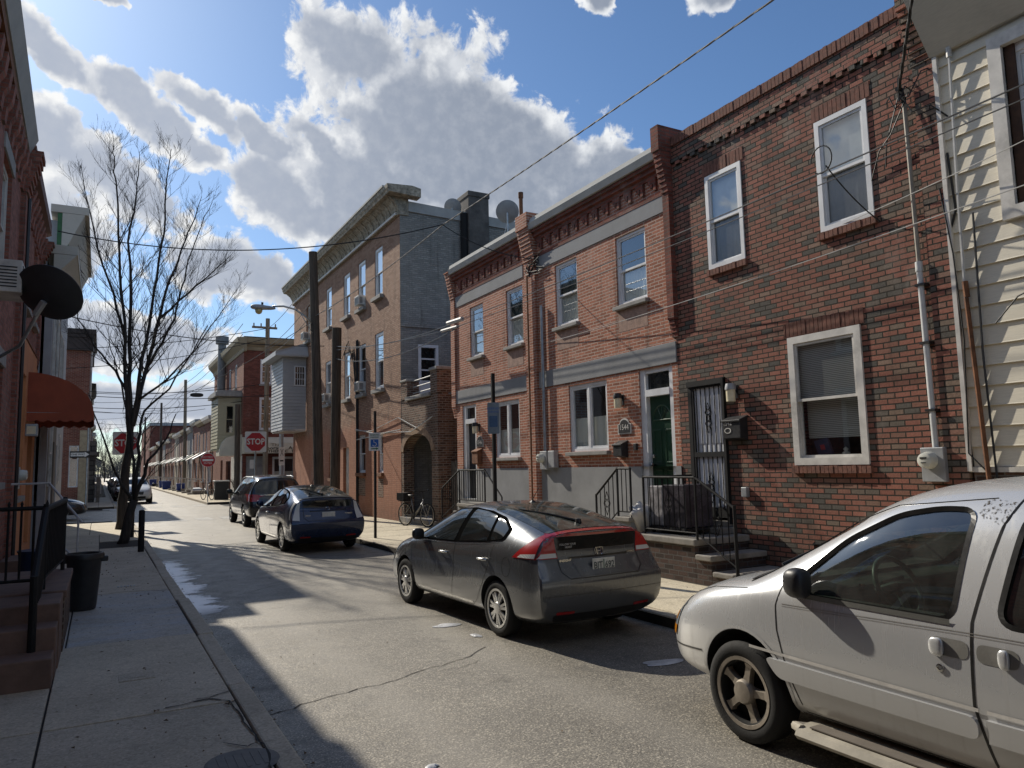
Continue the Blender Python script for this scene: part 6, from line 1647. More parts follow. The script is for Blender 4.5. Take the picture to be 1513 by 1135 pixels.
def saloon(label, paint, sz=1.0, name='saloon_car', cat='car'):
    mul = lambda t_: (t_[0], t_[1]*sz)
    S = [dict(y=s['y'], b=mul(s['b']), r=mul(s['r']), m=mul(s['m']), s=mul(s['s']), e=mul(s['e']), t=s['t']*sz) for s in sedS]
    z = lambda P: [(a, b*sz) for a, b in P]
    T, sk = boxy(name, label, paint, S, [(w, zz*sz, y) for w, zz, y in sedT], [(w, zz*sz, y) for w, zz, y in sedN], 2.65, .32, .78,
        [z([(.95, .95), (.32, 1.32), (.02, 1.34), (0, .95)]), z([(-.07, .95), (-.05, 1.34), (-.7, 1.33), (-1.1, 1.2), (-1.15, .98)])], z([(-.55, 1.02), (.55, 1.02), (.5, 1.3), (-.5, 1.3)]),
        [(z([(.5, .92), (.78, .9), (.8, .72), (.52, .72)]), 'b')], 'five', False, wscreen=[(-.62, .98), (.62, .98), (.57, .42), (-.57, .42)], front=z([(.42, .62), (.66, .64), (.76, .76), (.5, .72)]))
    q = MB(); sk.patch(q, rounded(z([(-.34, .5), (.34, .5), (.38, .66), (-.38, .66)]), .03), 'f', .005, .05); sk.patch(q, rounded(z([(-.48, .3), (.48, .3), (.48, .42), (-.48, .42)]), .03), 'f', .005, .05); q.build('grille', BLACKTRIM, T, smooth=True)
    p = sk.hit((0, .47*sz), 'f', .01); q = MB(); q.box(-.15, .15, p.y, p.y+.01, p.z-.07, p.z+.05); q.build('number_plate', PLATE, T)
    return T
PW = m_paint('white_paint', (.62, .62, .6), (.3, .28, .25), .25, .0, .3, .1)
Wc = saloon('white car facing the camera, first of the row parked beyond the junction', PW, 1.12)
Wc.location = (2.02, 53.0, 0); Wc.rotation_euler = (0, 0, math.pi)
Bk = saloon('black car waiting in the side street on the left, only its nose showing', PK)
Bk.location = (-2.75, 36.4, 0); Bk.rotation_euler = (0, 0, R(-90))
PD = [PK, m_paint('grey_paint', (.12, .125, .13), (.2, .2, .2), .25, .4, .3, .1), PB, m_paint('silver_paint', (.4, .4, .4), (.2, .2, .2), .25, .5, .3, .1), m_paint('maroon_paint', (.08, .01, .012), (.1, .1, .1), .2, .3, .3, .1)]
for i in range(7):
    c = copy_tree(Bk); c.location = (1.78+random.uniform(-.06, .06), 59.5+i*6.1, 0); c.rotation_euler = (0, 0, math.pi)
    c['label'] = 'dark car in the row parked along the far left kerb beyond the white car'; c['group'] = 'dark cars parked along the far left kerb'
# ------------------------------------------------------------------ white minivan, right foreground
T = thing('minivan', (0, 0, 0), 'dirty white minivan with a black wing mirror in the right foreground', 'minivan')
PV = m_paint('dirty_white_paint', (.60, .61, .615), (.34, .33, .30), .30, .4, .24, .16, .2, .85, .08)
S = [D_(-2.36, (.80, .26), (.91, .38), (.94, .72), (.91, 1.05), (.74, 1.60), 1.68), D_(-1.9, (.82, .24), (.93, .36), (.955, .72), (.935, 1.06), (.735, 1.66), 1.76), D_(-.9, (.82, .24), (.93, .36), (.958, .72), (.94, 1.05), (.735, 1.685), 1.79),
     D_(-.1, (.82, .24), (.93, .36), (.958, .72), (.94, 1.035), (.735, 1.685), 1.785), D_(.42, (.82, .24), (.93, .36), (.958, .72), (.94, 1.025), (.735, 1.625), 1.725), D_(.80, (.82, .24), (.93, .36), (.958, .72), (.935, 1.015), (.76, 1.40), 1.50),
     D_(1.2, (.82, .24), (.93, .36), (.955, .72), (.925, 1.0), (.80, 1.17), 1.26), D_(1.45, (.82, .25), (.925, .36), (.95, .72), (.91, .985), (.80, 1.05), 1.105), D_(1.8, (.79, .26), (.91, .37), (.935, .70), (.88, .94), (.72, 1.01), 1.05), D_(2.1, (.74, .27), (.86, .38), (.885, .66), (.81, .84), (.64, .91), .945), D_(2.28, (.66, .28), (.77, .39), (.795, .62), (.715, .73), (.55, .80), .83)]
tailv = [(0, .3, -2.38), (.76, .3, -2.38), (.87, .42, -2.44), (.90, .72, -2.46), (.87, 1.03, -2.42), (.70, 1.56, -2.34), (.38, 1.63, -2.35), (0, 1.65, -2.35)]
nosev = [(0, .3, 2.42), (.55, .3, 2.38), (.64, .41, 2.41), (.66, .6, 2.40), (.59, .71, 2.36), (.46, .76, 2.33), (.25, .78, 2.34), (0, .785, 2.34)]
me = loft(S, tailv, nosev, 3, [(0, None, .5), ((1, 8), 4, .35)])
sk = Skin(me)
wb, r = 2.85, .33
def m_scuff():
    m, t, out = new_mat('scuffed_clear_coat')
    p = t.n('ShaderNodeMapping', {'Vector': opos(t), 'Scale': (1, 1, .35)}).outputs[0]
    a = t.rng(t.noise(p, 60, 6, .75), .54, .62)
    b = t.n('ShaderNodeBsdfDiffuse', {'Color': (.1, .09, .08)}); tr = t.n('ShaderNodeBsdfTransparent')
    t.L.new(t.n('ShaderNodeMixShader', {0: a, 1: tr.outputs[0], 2: b.outputs[0]}).outputs[0], out.inputs['Surface']); return m
SCUFF = m_scuff()
VANLENS = m_emit_free('van_headlight_lens', (.34, .38, .42), .1)
cut = []
for y in (-wb/2, wb/2):
    q = MB(); q.lathe([(0, -1.3), (r+.06, -1.3), (r+.06, 1.3), (0, 1.3)], (0, y, r+.02), 'x', 64); cut.append((q, CUTDARK))
def prism_x(poly, a=-1.3, b=1.3):
    q = MB(); k = len(poly); q.add([(a, y, z) for y, z in poly] + [(b, y, z) for y, z in poly], [tuple(range(k)), tuple(range(2*k-1, k-1, -1))] + [(i, (i+1) % k, k+(i+1) % k, k+i) for i in range(k)]); return q
fw_ = rounded([(1.06, 1.04), (.80, 1.27), (.66, 1.39), (.34, 1.555), (.10, 1.60), (-.10, 1.60), (-.05, 1.045)], .08, 6)
rw_ = rounded([(-.27, 1.055), (-.36, 1.605), (-1.25, 1.60), (-1.27, 1.075)], .10, 6)
qw_ = rounded([(-1.40, 1.07), (-1.36, 1.57), (-2.0, 1.54), (-2.12, 1.10)], .10, 6)
for p in (fw_, rw_, qw_): cut.append((prism_x(p), INTERIOR))
ws_ = rounded([(-.70, 1.28), (.70, 1.28), (.66, .60), (-.66, .60)], .08)      # windscreen opening (x,y), cut from above
q = MB(); k = len(ws_); q.add([(x, y, 1.12) for x, y in ws_] + [(x, y, 2.2) for x, y in ws_], [tuple(range(k)), tuple(range(2*k-1, k-1, -1))] + [(i, (i+1) % k, k+(i+1) % k, k+i) for i in range(k)]); cut.append((q, INTERIOR))
# hollow the cabin
q = MB(); q.add([(s_*w_, y, z) for s_ in (-1, 1) for w_, y, z in ((.84, 1.05, .75), (.84, 1.05, 1.0), (.66, .44, 1.50), (.62, .1, 1.60), (.62, -2.1, 1.60), (.84, -2.2, .6))], [(0, 1, 2, 3, 4, 5), (11, 10, 9, 8, 7, 6)] + [(i, (i+1) % 6, 6+(i+1) % 6, 6+i) for i in range(6)]); cut.append((q, INTERIOR))
body_object('body', carve(me, PV, cut), T, 32)
VG = m_glass('van_tinted_glass', (.50, .58, .52), .015, .9, .10)
VG2 = m_glass('van_privacy_glass', (.09, .10, .10), .02, .9, .08)
for d, s in (('l', -1), ('r', 1)):
    for p, g_, nm in ((fw_, VG, 'front_door_window'), (rw_, VG2, 'sliding_door_window'), (qw_, VG2, 'rear_quarter_window')):
        q = MB(); sk.patch(q, p, d, -.012, .05); q.build(nm, g_, T, smooth=True)
        q = MB(); sk.line(q, p, d, .028, .003, True); q.build('window_seal', BLACKTRIM, T)
    q = MB(); sk.line(q, [(.95, 1.035), (-.04, 1.035)], d, .03, .008); q.build('window_strip', m_plain('grey_rubber', (.12, .12, .11), .6, obj=True), T)
    q = MB()
    sk.line(q, [(1.07, 1.10), (1.11, .95), (1.10, .8), (1.04, .58), (.98, .42), (.95, .32)], d, .010); sk.line(q, [(-.33, 1.70), (-.25, 1.52), (-.15, 1.05), (-.14, .65), (-.22, .32)], d, .016); sk.line(q, [(.95, .32), (-.28, .32), (-1.3, .33)], d, .012)
    sk.line(q, [(-.18, 1.66), (.40, 1.60), (.72, 1.48), (1.1, 1.23), (1.42, 1.05)], d, .008)
    sk.line(q, [(-1.34, 1.66), (-1.34, 1.1), (-1.2, .75), (-1.0, .6)], d, .012)
    q.split('panel_gap', BLACKTRIM, T)
    q = MB(); sk.line(q, [(1.06, .965), (-.15, 1.0), (-2.2, 1.02)], d, .004, .002); sk.line(q, [(1.06, .952), (-.15, .987), (-2.2, 1.005)], d, .003, .002); q.build('pinstripe', m_plain('pinstripe', (.25, .24, .22), .5, obj=True), T)
    # body side moulding with a rounded front end
    q = MB(); pr = [(1.22, .60), (.6, .585), (-.17, .575)]
    mo = rounded([(1.20, .615), (-.155, .60), (-.155, .49), (1.10, .50)], .05)
    sk.patch(q, mo, d, .022, .05)
    bnd = resample(mo, .05); n_ = len(bnd)
    for i in range(n_): q.quad(sk.hit(bnd[i], d, .022), sk.hit(bnd[(i+1) % n_], d, .022), sk.hit(bnd[(i+1) % n_], d, -.005), sk.hit(bnd[i], d, -.005))
    q.build('side_moulding', PV, T, smooth=50)
    q = MB(); mo = [(-.20, .60), (-2.2, .60), (-2.2, .49), (-.20, .49)]; sk.patch(q, mo, d, .022, .06)
    bnd = resample(mo, .05); n_ = len(bnd)
    for i in range(n_): q.quad(sk.hit(bnd[i], d, .022), sk.hit(bnd[(i+1) % n_], d, .022), sk.hit(bnd[(i+1) % n_], d, -.005), sk.hit(bnd[i], d, -.005))
    q.build('side_moulding', PV, T, smooth=50)
    q = MB(); sk.line(q, [(1.34, .655), (.6, .645), (-.16, .635)], d, .018, .008); sk.line(q, [(-.20, .635), (-2.2, .64)], d, .018, .008); q.split('moulding_highlight', OLDWHITE, T)
    # wheel arch lips
    for y in (wb/2, -wb/2):
        q = MB(); sk.line(q, [(y+math.cos(a)*(r+.075), r+.02+math.sin(a)*(r+.075)) for a in [R(-8)+R(196)*i/20 for i in range(21)]], d, .022, .006); q.build('wheel_arch_lip', PV, T, smooth=True)
        wheel(T, s*.845, y, r, .20, r*.69, 'five', m_plain('brake_dusty_alloy', (.33, .29, .24), .5, .5, var=.3, scale=9, obj=True, grime=.4), s)
    # scuffed clear coat on the door pillar
    q = MB(); sk.patch(q, rounded([(-.13, 1.66), (-.10, 1.55), (-.25, 1.53), (-.31, 1.64)], .03), d, .002, .03); q.build('scuff', SCUFF, T, smooth=True)
    # handles: two facing paddles in their cups
    for y, dx in ((-.03, .05), (-.27, -.04)):
        q = MB(); cup = rounded([(y-.10, .865), (y+.10, .865), (y+.10, .955), (y-.10, .955)], .04); sk.patch(q, cup, d, .002, .03); h_ = q.build('handle_cup', m_plain('handle_recess', (.18, .175, .16), .6, obj=True), T, smooth=True)
        p = sk.hit((y+dx, .905), d, .012); q = MB(); mirror_shape(q, p, .016, .05 if dx > 0 else .034, .048, s); q.build('door_handle', PV, h_, smooth=True)
    p = sk.hit((.02, .80), d, 0); q = MB(); q.lathe([(.022, 0), (.02, s*.008), (.012, s*.009), (.012, s*.004), (0, s*.004)], p, 'x', 18); q.build('door_lock', CHROME, T)
    q = MB(); mirror_shape(q, (s*.985, .86, 1.125), .075, .10, .092, s); q.tube([(s*.88, .96, 1.06), (s*.98, .90, 1.08)], [.05, .045], 10); q.build('wing_mirror', BLACKPLASTIC, T, smooth=True)
    # running board
    q = MB(); q.sprism(Fr((0, 0, 0), (0, 1, 0), (s, 0, 0)), [(.80, .27), (.93, .27), (1.02, .255), (1.04, .22), (1.02, .195), (.93, .185), (.80, .2)], -1.0, .92)
    q.tube([(s*.90, .92, .235), (s*.96, .98, .24), (s*.99, .90, .245)], .03, 8)
    rb = q.build('running_board', m_plain('dirty_running_board', (.36, .33, .27), .6, var=.3, scale=5, obj=True, grime=.5), T, smooth=40)
    q = MB(); q.fbox(Fr((0, 0, 0), (0, 1, 0), (s, 0, 0)), -1.0, .85, .89, .985, .268, .275); q.build('step_tread', m_plain('step_rubber', (.14, .12, .1), .9, obj=True), rb)
    # lamps
    q = MB(); sk.patch(q, rounded([(s*.48, .685), (s*.72, .66), (s*.80, .80), (s*.70, .84), (s*.50, .82)], .02), 'f', .005, .03); sk.patch(q, rounded([(2.14, .78), (2.36, .71), (2.36, .57), (2.22, .56)], .02), d, .006, .02); hl = q.build('headlight', VANLENS, T, smooth=True)
    q = MB(); sk.patch(q, rounded([(2.19, .63), (2.34, .62), (2.35, .56), (2.22, .555)], .015), d, .010, .02); sk.patch(q, rounded([(s*.66, .66), (s*.79, .66), (s*.79, .73), (s*.68, .71)], .01), 'f', .009, .02); q.build('turn_signal', AMBERLENS, hl, smooth=True)
    q = MB(); sk.line(q, [(1.84, .52), (2.1, .50), (2.38, .49)], d, .012, .003); q.build('bumper_gap', BLACKTRIM, T)
    q = MB(); sk.line(q, [(2.15, .86), (1.8, .965), (1.40, 1.015)], d, .007, .002); q.build('hood_gap', BLACKTRIM, T)
# windscreen glass, cowl, wipers
q = MB(); sk.patch(q, ws_, 't', -.008, .06); q.build('windscreen', VG, T, smooth=True)
q = MB(); sk.patch(q, rounded([(-.78, 1.46), (.78, 1.46), (.74, 1.26), (-.74, 1.26)], .04), 't', .004, .05); q.build('cowl', BLACKTRIM, T, smooth=True)
q = MB()
for x in (-.55, .1):
    a, b = sk.hit((x, 1.36), 't', .02), sk.hit((x+.5, 1.16), 't', .03); q.tube([a, a.lerp(b, .4)+V((0, 0, .02)), b], [.012, .01, .006], 6); q.tube([sk.hit((x+.15, 1.22), 't', .025), sk.hit((x+.62, 1.10), 't', .025)], .007, 5)
q.build('wipers', BLACKTRIM, T)
q = MB(); sk.patch(q, rounded([(-.34, .64), (.34, .64), (.38, .76), (-.38, .76)], .03), 'f', .006, .04); q.build('grille', BLACKTRIM, T, smooth=True)
q = MB()
for s in (-1, 1):
    zs = [sk.hit((s*.60, y), 't', .055) for y in (-1.9, -1.4, -.9, -.5)]; q = MB(); q.tube([zs[-1]-V((0, -.12, .05))] + zs[::-1] + [zs[0]-V((0, .12, .05))], .022, 8); q.build('roof_rail', GREYMETAL, T, smooth=True)
# cabin: dash, steering wheel, seats
q = MB(); q.add([(x, y, z) for x in (-.78, .78) for y, z in ((1.15, .72), (1.18, 1.02), (.98, 1.10), (.78, 1.08), (.70, .98), (.74, .72))], [(0, 1, 2, 3, 4, 5), (11, 10, 9, 8, 7, 6)] + [(i, (i+1) % 6, 6+(i+1) % 6, 6+i) for i in range(6)])
dash = q.build('dashboard', m_plain('dash_green_grey', (.05, .06, .055), .6, obj=True), T, bevel=.03)
SWM = m_plain('steering_wheel_green', (.075, .11, .095), .45, obj=True)
q = MB(); ring = [(-.40+.19*math.cos(a), .60+.10*math.sin(a)*.8, 1.08+.17*math.sin(a)) for a in [2*math.pi*i/28 for i in range(29)]]
q.tube(ring, .017, 8, cap=False); c_ = V((-.40, .62, 1.08))
for a in (0, math.pi, -math.pi/2): q.tube([c_, V((-.40+.19*math.cos(a), .60+.08*math.sin(a), 1.08+.17*math.sin(a)))], [.03, .014], 6)
q.tube([c_, V((-.40, .80, 1.0))], .035, 8); q.build('steering_wheel', SWM, T, smooth=True)
q = MB(); q.tube([(-.38, .72, 1.09), (-.20, .70, 1.11)], .012, 6); q.tube([(-.56, .72, 1.09), (-.63, .70, 1.10)], .01, 6); q.build('stalk', BLACKTRIM, T)
SEAT = m_plain('grey_seat_cloth', (.10, .105, .10), .95, var=.25, scale=10, obj=True)
for x in (-.42, .42):
    q = MB(); q.hexa([(x-.24, -.05, .55), (x+.24, -.05, .55), (x+.24, .5, .58), (x-.24, .5, .58), (x-.24, -.05, .72), (x+.24, -.05, .72), (x+.24, .5, .76), (x-.24, .5, .76)]); q.hexa([(x-.24, -.22, .65), (x+.24, -.22, .65), (x+.24, -.02, .68), (x-.24, -.02, .68), (x-.2, -.36, 1.28), (x+.2, -.36, 1.28), (x+.2, -.22, 1.28), (x-.2, -.22, 1.28)]); q.hexa([(x-.13, -.38, 1.30), (x+.13, -.38, 1.30), (x+.13, -.28, 1.30), (x-.13, -.28, 1.30), (x-.11, -.40, 1.48), (x+.11, -.40, 1.48), (x+.11, -.30, 1.48), (x-.11, -.30, 1.48)])
    q.build('seat', SEAT, T, bevel=.05)
q = MB(); q.hexa([(-.7, -1.3, .65), (.7, -1.3, .65), (.7, -1.1, .68), (-.7, -1.1, .68), (-.68, -1.42, 1.2), (.68, -1.42, 1.2), (.68, -1.3, 1.2), (-.68, -1.3, 1.2)]); q.build('seat', SEAT, T, bevel=.05)
T.location = (4.80, 2.42, 0)
# ------------------------------------------------------------------ signs and poles
SIGNRED = m_plain('sign_red', (.42, .012, .018), .45, var=.15, scale=5); SIGNWHITE = m_plain('sign_white', (.7, .7, .68), .45, var=.1, scale=5)
SIGNBLUE = m_plain('sign_blue', (.03, .12, .42), .45, var=.1); SIGNBLACK = m_plain('sign_black', (.012, .012, .012), .5); SIGNGREEN = m_plain('sign_green', (.02, .12, .06), .5); SIGNBACK = m_plain('sign_back_aluminium', (.24, .29, .33), .45, .4, var=.2)
def m_wood(name, col):
    m, t, out = new_mat(name)
    p = wpos(t)
    g_ = t.noise(t.n('ShaderNodeMapping', {'Vector': p, 'Scale': (14, 14, .8)}).outputs[0], 1.5, 7, .65)
    c = t.ramp(g_, [(.3, tuple(x*.35 for x in col)), (.5, col), (.75, tuple(min(1, x*1.7) for x in col))])
    bsdf(t, out, Base_Color=c, Roughness=.92, Normal=t.bump(g_, .8, .02))
    return m
WOOD = m_wood('creosoted_pole', (.085, .068, .052)); WOODPALE = m_wood('weathered_pole', (.22, .18, .13))
fsign = lambda y: Fr((0, y, 0), (1, 0, 0), (0, -1, 0))
def octagon(cx, cz, r): return [(cx+r*math.cos(R(22.5+45*i)), cz+r*math.sin(R(22.5+45*i))) for i in range(8)]
def stop_sign(x, y, z, zb, lab, pole, pw, rx=.40):
    T = thing('stop_sign', (x, y, zb), lab, 'stop sign', 'stop signs at the junction')
    f_ = fsign(y)
    q = MB()
    if pw > .05: q.box(x-pw/2, x+pw/2, y+.02, y+.02+pw, zb-.05, z+.3)
    else: q.tube([(x, y+.03, zb-.05), (x, y+.03, z+.3)], pw, 8)
    q.build('post', pole, T)
    q = MB(); q.fprism(f_, rounded([(x-.41, z-.41), (x+.41, z-.41), (x+.41, z+.41), (x-.41, z+.41)], .05), -.012, -.004); q.build('backing', SIGNWHITE, T)
    q = MB(); q.fprism(f_, octagon(x, z, .405), -.003, .003); q.build('border', SIGNWHITE, T)
    q = MB(); q.fprism(f_, octagon(x, z, .385), .004, .007); q.build('face', SIGNRED, T)
    text_mb('STOP', .33, f_, x, z, .010, bold=.008, sx=.86).build('lettering', SIGNWHITE, T)
    return T
t1 = stop_sign(5.42, 31.0, 3.01, .13, 'STOP sign on the right pavement, above the black sport utility car', GALV, .035)
q = MB(); f_ = fsign(31.0); q.fprism(f_, [(5.2, 1.95), (5.36, 1.95), (5.36, 2.3), (5.2, 2.3)], 0, .006); q.build('small_plate', SIGNWHITE, t1)
stop_sign(.78, 30.0, 2.95, .13, 'STOP sign on a grey post, half hidden by the tree trunks on the left', m_wood('grey_post', (.18, .17, .15)), .13)
T = thing('do_not_enter_sign', (5.5, 46.4, .13), 'round red DO NOT ENTER sign on a thin post beyond the junction', 'road sign')
q = MB(); q.tube([(5.5, 46.43, .1), (5.5, 46.43, 2.85)], .03, 6); q.build('post', GALV, T)
f_ = fsign(46.4); disc = lambda r: [(5.47+r*math.cos(R(10*i)), 2.52+r*math.sin(R(10*i))) for i in range(36)]
q = MB(); q.fprism(f_, disc(.40), 0, .005); q.build('rim', SIGNWHITE, T)
q = MB(); q.fprism(f_, disc(.38), .006, .009); q.build('face', SIGNRED, T)
q = MB(); q.fprism(f_, [(5.18, 2.46), (5.76, 2.46), (5.76, 2.58), (5.18, 2.58)], .010, .013); q.build('bar', SIGNWHITE, T)
text_mb('DO NOT', .15, f_, 5.47, 2.70, .012).build('lettering', SIGNWHITE, T); text_mb('ENTER', .15, f_, 5.47, 2.34, .012).build('lettering', SIGNWHITE, T)
T = thing('one_way_sign', (-.55, 44.4, .13), 'ONE WAY arrow sign pointing right at the left corner of the junction', 'road sign')
q = MB(); q.tube([(-.55, 44.45, .1), (-.55, 44.45, 5.2)], .06, 8); q.build('post', GALV, T)
f_ = fsign(44.38)
q = MB(); q.fprism(f_, [(-1.36, 2.72), (-.46, 2.72), (-.46, 3.06), (-1.36, 3.06)], 0, .006); q.build('plate', SIGNBLACK, T)
q = MB(); q.fprism(f_, [(-1.32, 2.80), (-.70, 2.80), (-.70, 2.755), (-.49, 2.89), (-.70, 3.025), (-.70, 2.98), (-1.32, 2.98)], .007, .010); q.build('arrow', SIGNWHITE, T)
text_mb('ONE WAY', .14, f_, -1.0, 2.89, .012, bold=.003, sx=.95).build('lettering', SIGNBLACK, T)
def parking_sign(x, y, ztop, zs, lab, w=.30, h=.46, kind='hc'):
    T = thing('parking_sign', (x, y, .13), lab, 'parking sign')
    q = MB(); q.box(x-.03, x+.03, y, y+.045, .05, ztop); q.build('post', BLACKIRON, T)
    a = R(-32)
    fr = Fr((x, y+.02, 0), (math.cos(a), math.sin(a), 0), (math.sin(a), -math.cos(a), 0)).moved(.05)
    q = MB(); q.fprism(fr, rounded([(-w/2, zs-h/2), (w/2, zs-h/2), (w/2, zs+h/2), (-w/2, zs+h/2)], .03), 0, .004); q.build('plate', SIGNWHITE if kind == 'hc' else SIGNBACK, T)
    if kind == 'hc':
        q = MB(); q.fprism(fr, [(-.10, zs-.13), (.10, zs-.13), (.10, zs+.06), (-.10, zs+.06)], .005, .007); q.build('blue_panel', SIGNBLUE, T)
        q = MB()
        for i in range(12):
            a0, a1 = R(200+i*20), R(220+i*20)
            q.tube([fr.P(-.005+.05*math.cos(a0), .009, zs-.065+.045*math.sin(a0)), fr.P(-.005+.05*math.cos(a1), .009, zs-.065+.045*math.sin(a1))], .007, 4)
        q.tube([fr.P(-.02, .009, zs+.04), fr.P(-.015, .009, zs-.02), fr.P(.03, .009, zs-.025), fr.P(.055, .009, zs-.08)], .008, 4); q.build('wheelchair_symbol', SIGNWHITE, T)
        for k, tx in enumerate(('RESERVED', 'PARKING')): text_mb(tx, .05, fr, 0, zs+.17-.06*k, .006, bold=.001).build('lettering', SIGNGREEN, T)
        q = MB(); q.fprism(fr, [(-.09, zs-.185), (.04, zs-.185), (.04, zs-.205), (.10, zs-.175), (.04, zs-.145), (.04, zs-.165), (-.09, zs-.165)], .005, .007); q.build('arrow', SIGNGREEN, T)
    else:
        q = MB(); q.fprism(fr, rounded([(-.075, zs-.16), (.075, zs-.16), (.075, zs+.04), (-.075, zs+.04)], .02), .005, .008); q.build('blue_panel', m_plain('faded_blue', (.07, .13, .24), .5), T)
        for k, tx in enumerate(('RESERVED', 'PARKING')): text_mb(tx, .05, fr, 0, zs+.17-.06*k, .006).build('lettering', SIGNBLUE, T)
    return T
parking_sign(6.12, 18.3, 3.32, 2.54, 'disabled RESERVED PARKING sign on a black post behind the blue hatchback')
parking_sign(6.15, 11.8, 3.53, 2.72, 'dull blue parking sign on a tall black post in front of the red houses', .21, .56, 'no')
def pole(name, pts, r0, r1, mat, lab, cat='utility pole', group=None, n=12):
    T = thing(name, pts[0], lab, cat, group)
    q = MB(); k = len(pts)-1; q.tube(pts, [r0+(r1-r0)*i/k for i in range(k+1)], n); q.build('shaft', mat, T, smooth=40)
    return T
P1 = pole('utility_pole', [(7.1, 27.6, .1), (6.95, 27.5, 5), (6.78, 27.5, 10.0)], .19, .16, WOOD, 'tall dark wooden pole carrying the street lamp, before the corner house')
P2 = pole('utility_pole', [(8.05, 29.0, .1), (8.12, 29.0, 7.45)], .20, .19, WOOD, 'shorter blackened wooden pole standing right of the lamp pole')
q = MB()
for i in range(7): q.tube([(8.3+.03*i, 28.9, 6.2+i*.1), (8.5, 28.7+.1*i, 6.9-.08*i), (8.55+.01*i, 28.2, 5.9+.1*i), (8.56, 27.9, 4.6)], .012, 4)
for i in range(4): q.tube([(8.57, 27.9-.07*i, 6.8), (8.57, 27.9-.07*i, .4)], .016+.006*(i % 2), 5)
q.build('cable_bundle', WIRE, None, 'tangle of black cables on the corner house right of the blackened pole', 'cables')
P3 = pole('utility_pole', [(8.22, 44, .1), (8.27, 44, 10.6)], .15, .12, WOODPALE, 'thin pale wooden pole with a cross-arm beyond the corner house')
q = MB(); q.box(7.4, 8.8, 43.95, 44.05, 10.0, 10.12)
for x in (7.5, 7.9, 8.7): q.tube([(x, 44, 10.12), (x, 44, 10.3)], .04, 6)
q.build('cross_arm', WOODPALE, P3)
pole('utility_pole', [(6.75, 44.2, .1), (6.72, 44.2, 5.6)], .16, .15, WOOD, 'short black wooden pole at the corner of the shop with the white awning')
P5 = pole('sign_pole', [(8.3, 40, .1), (8.27, 40, 4.9)], .11, .11, GREYMETAL, 'grey metal pole with a small white sign below the grey oriel')
q = MB(); f_ = fsign(39.86); q.fprism(f_, [(8.13, 2.1), (8.42, 2.1), (8.42, 3.05), (8.13, 3.05)], 0, .008); q.build('sign_plate', SIGNWHITE, P5)
q = MB(); q.fprism(f_, [(8.19, 2.3), (8.36, 2.3), (8.36, 2.38), (8.19, 2.38)], .009, .012)
for s_ in (1, -1): q.tube([f_.P(8.28-.07*s_, .011, 2.6), f_.P(8.28+.07*s_, .011, 2.95)], .012, 4)
q.build('sign_mark', SIGNBLACK, P5)
for x, y, h, lab in ((6.95, 76, 10.5, 'nearer pale wooden pole on the far right pavement'), (6.85, 106, 10.8, 'second wooden pole down the far right pavement, before the brick block'), (6.6, 140, 11.2, 'farthest thin wooden pole down the far right pavement')):
    pp = pole('utility_pole', [(x, y, .1), (x-.1, y, h)], .17, .13, WOODPALE if y < 80 else WOOD, lab)
# street lamp on the tall pole
T = thing('street_lamp', (6.78, 27.4, 7.3), 'grey cobra-head street lamp on a curved arm above the road', 'street lamp')
q = MB(); q.tube([(6.72, 27.4, 7.25), (6.5, 27.4, 7.5), (6.1, 27.4, 7.74), (5.7, 27.4, 7.82), (5.3, 27.4, 7.78)], .035, 8); q.tube([(6.75, 27.4, 6.9), (6.3, 27.4, 7.62)], .015, 5); q.build('arm', GALV, T, smooth=True)
q = MB()
hb = bmesh.new(); bmesh.ops.create_uvsphere(hb, u_segments=24, v_segments=14, radius=1)
for v in hb.verts:
    x, y, z = v.co; k = .62+.38*max(-.2, -x)
    v.co = (4.98+x*.44, 27.4+y*.19*k*1.2, 7.70+z*.12*k+(.03 if z > 0 else 0))
q.add([v.co.copy() for v in hb.verts], [tuple(v.index for v in f.verts) for f in hb.faces]); hb.free()
q.build('head', GREYMETAL, T, smooth=True)
q = MB(); q.lathe([(.13, 0), (.125, -.06), (.09, -.13), (.03, -.16), (0, -.165)], (4.83, 27.4, 7.62), n=20); q.build('lens', m_plain('lamp_lens', (.55, .42, .18), .2, var=.15), T, smooth=True)
q = MB(); q.lathe([(.04, 0), (.04, .08), (0, .09)], (4.95, 27.4, 7.82), n=12); q.build('photocell', BLACKPLASTIC, T)
# bollards
q = MB(); q.lathe([(.065, .1), (.065, 1.02), (.05, 1.05), (0, 1.06)], (.87, 19.0, 0), n=20); q.build('bollard', BLACKIRON, None, 'black iron bollard by the kerb in front of the tree', 'bollard', smooth=40)
q = MB(); q.lathe([(.06, .1), (.06, .85), (0, .87)], (.83, 23.4, 0), n=16); q.build('bollard', BLACKIRON, None, 'dark post half hidden behind the small tree', 'bollard', smooth=40)
# trash can, left pavement
T = thing('trash_can', (-.14, 11.5, .13), 'tall black plastic trash can beside the left steps', 'trash can')
q = MB(); q.lathe([(.0, .14), (.15, .14), (.16, .18), (.205, .78), (.215, .80)], (-.14, 11.5, 0), n=28); q.build('bin', BLACKPLASTIC, T, smooth=40)
q = MB(); q.lathe([(.20, .79), (.235, .79), (.24, .83), (.225, .86), (.205, .86), (.2, .80)], (-.14, 11.5, 0), n=28); q.build('rim', BLACKPLASTIC, T, smooth=40)
for s_ in (-1, 1):
    q = MB(); q.box(-.14+s_*.23-.05, -.14+s_*.23+.05, 11.45, 11.55, .74, .81); q.build('handle', BLACKPLASTIC, T, bevel=.015)
q = MB(); q.lathe([(0, .14), (.2, .14), (.24, .8), (.26, .85), (0, .86)], (-.72, 12.6, 0), n=20); q.build('recycling_bin', m_plain('navy_bin', (.012, .03, .07), .5), None, 'dark blue bin half hidden behind the black railing', 'bin', smooth=40)
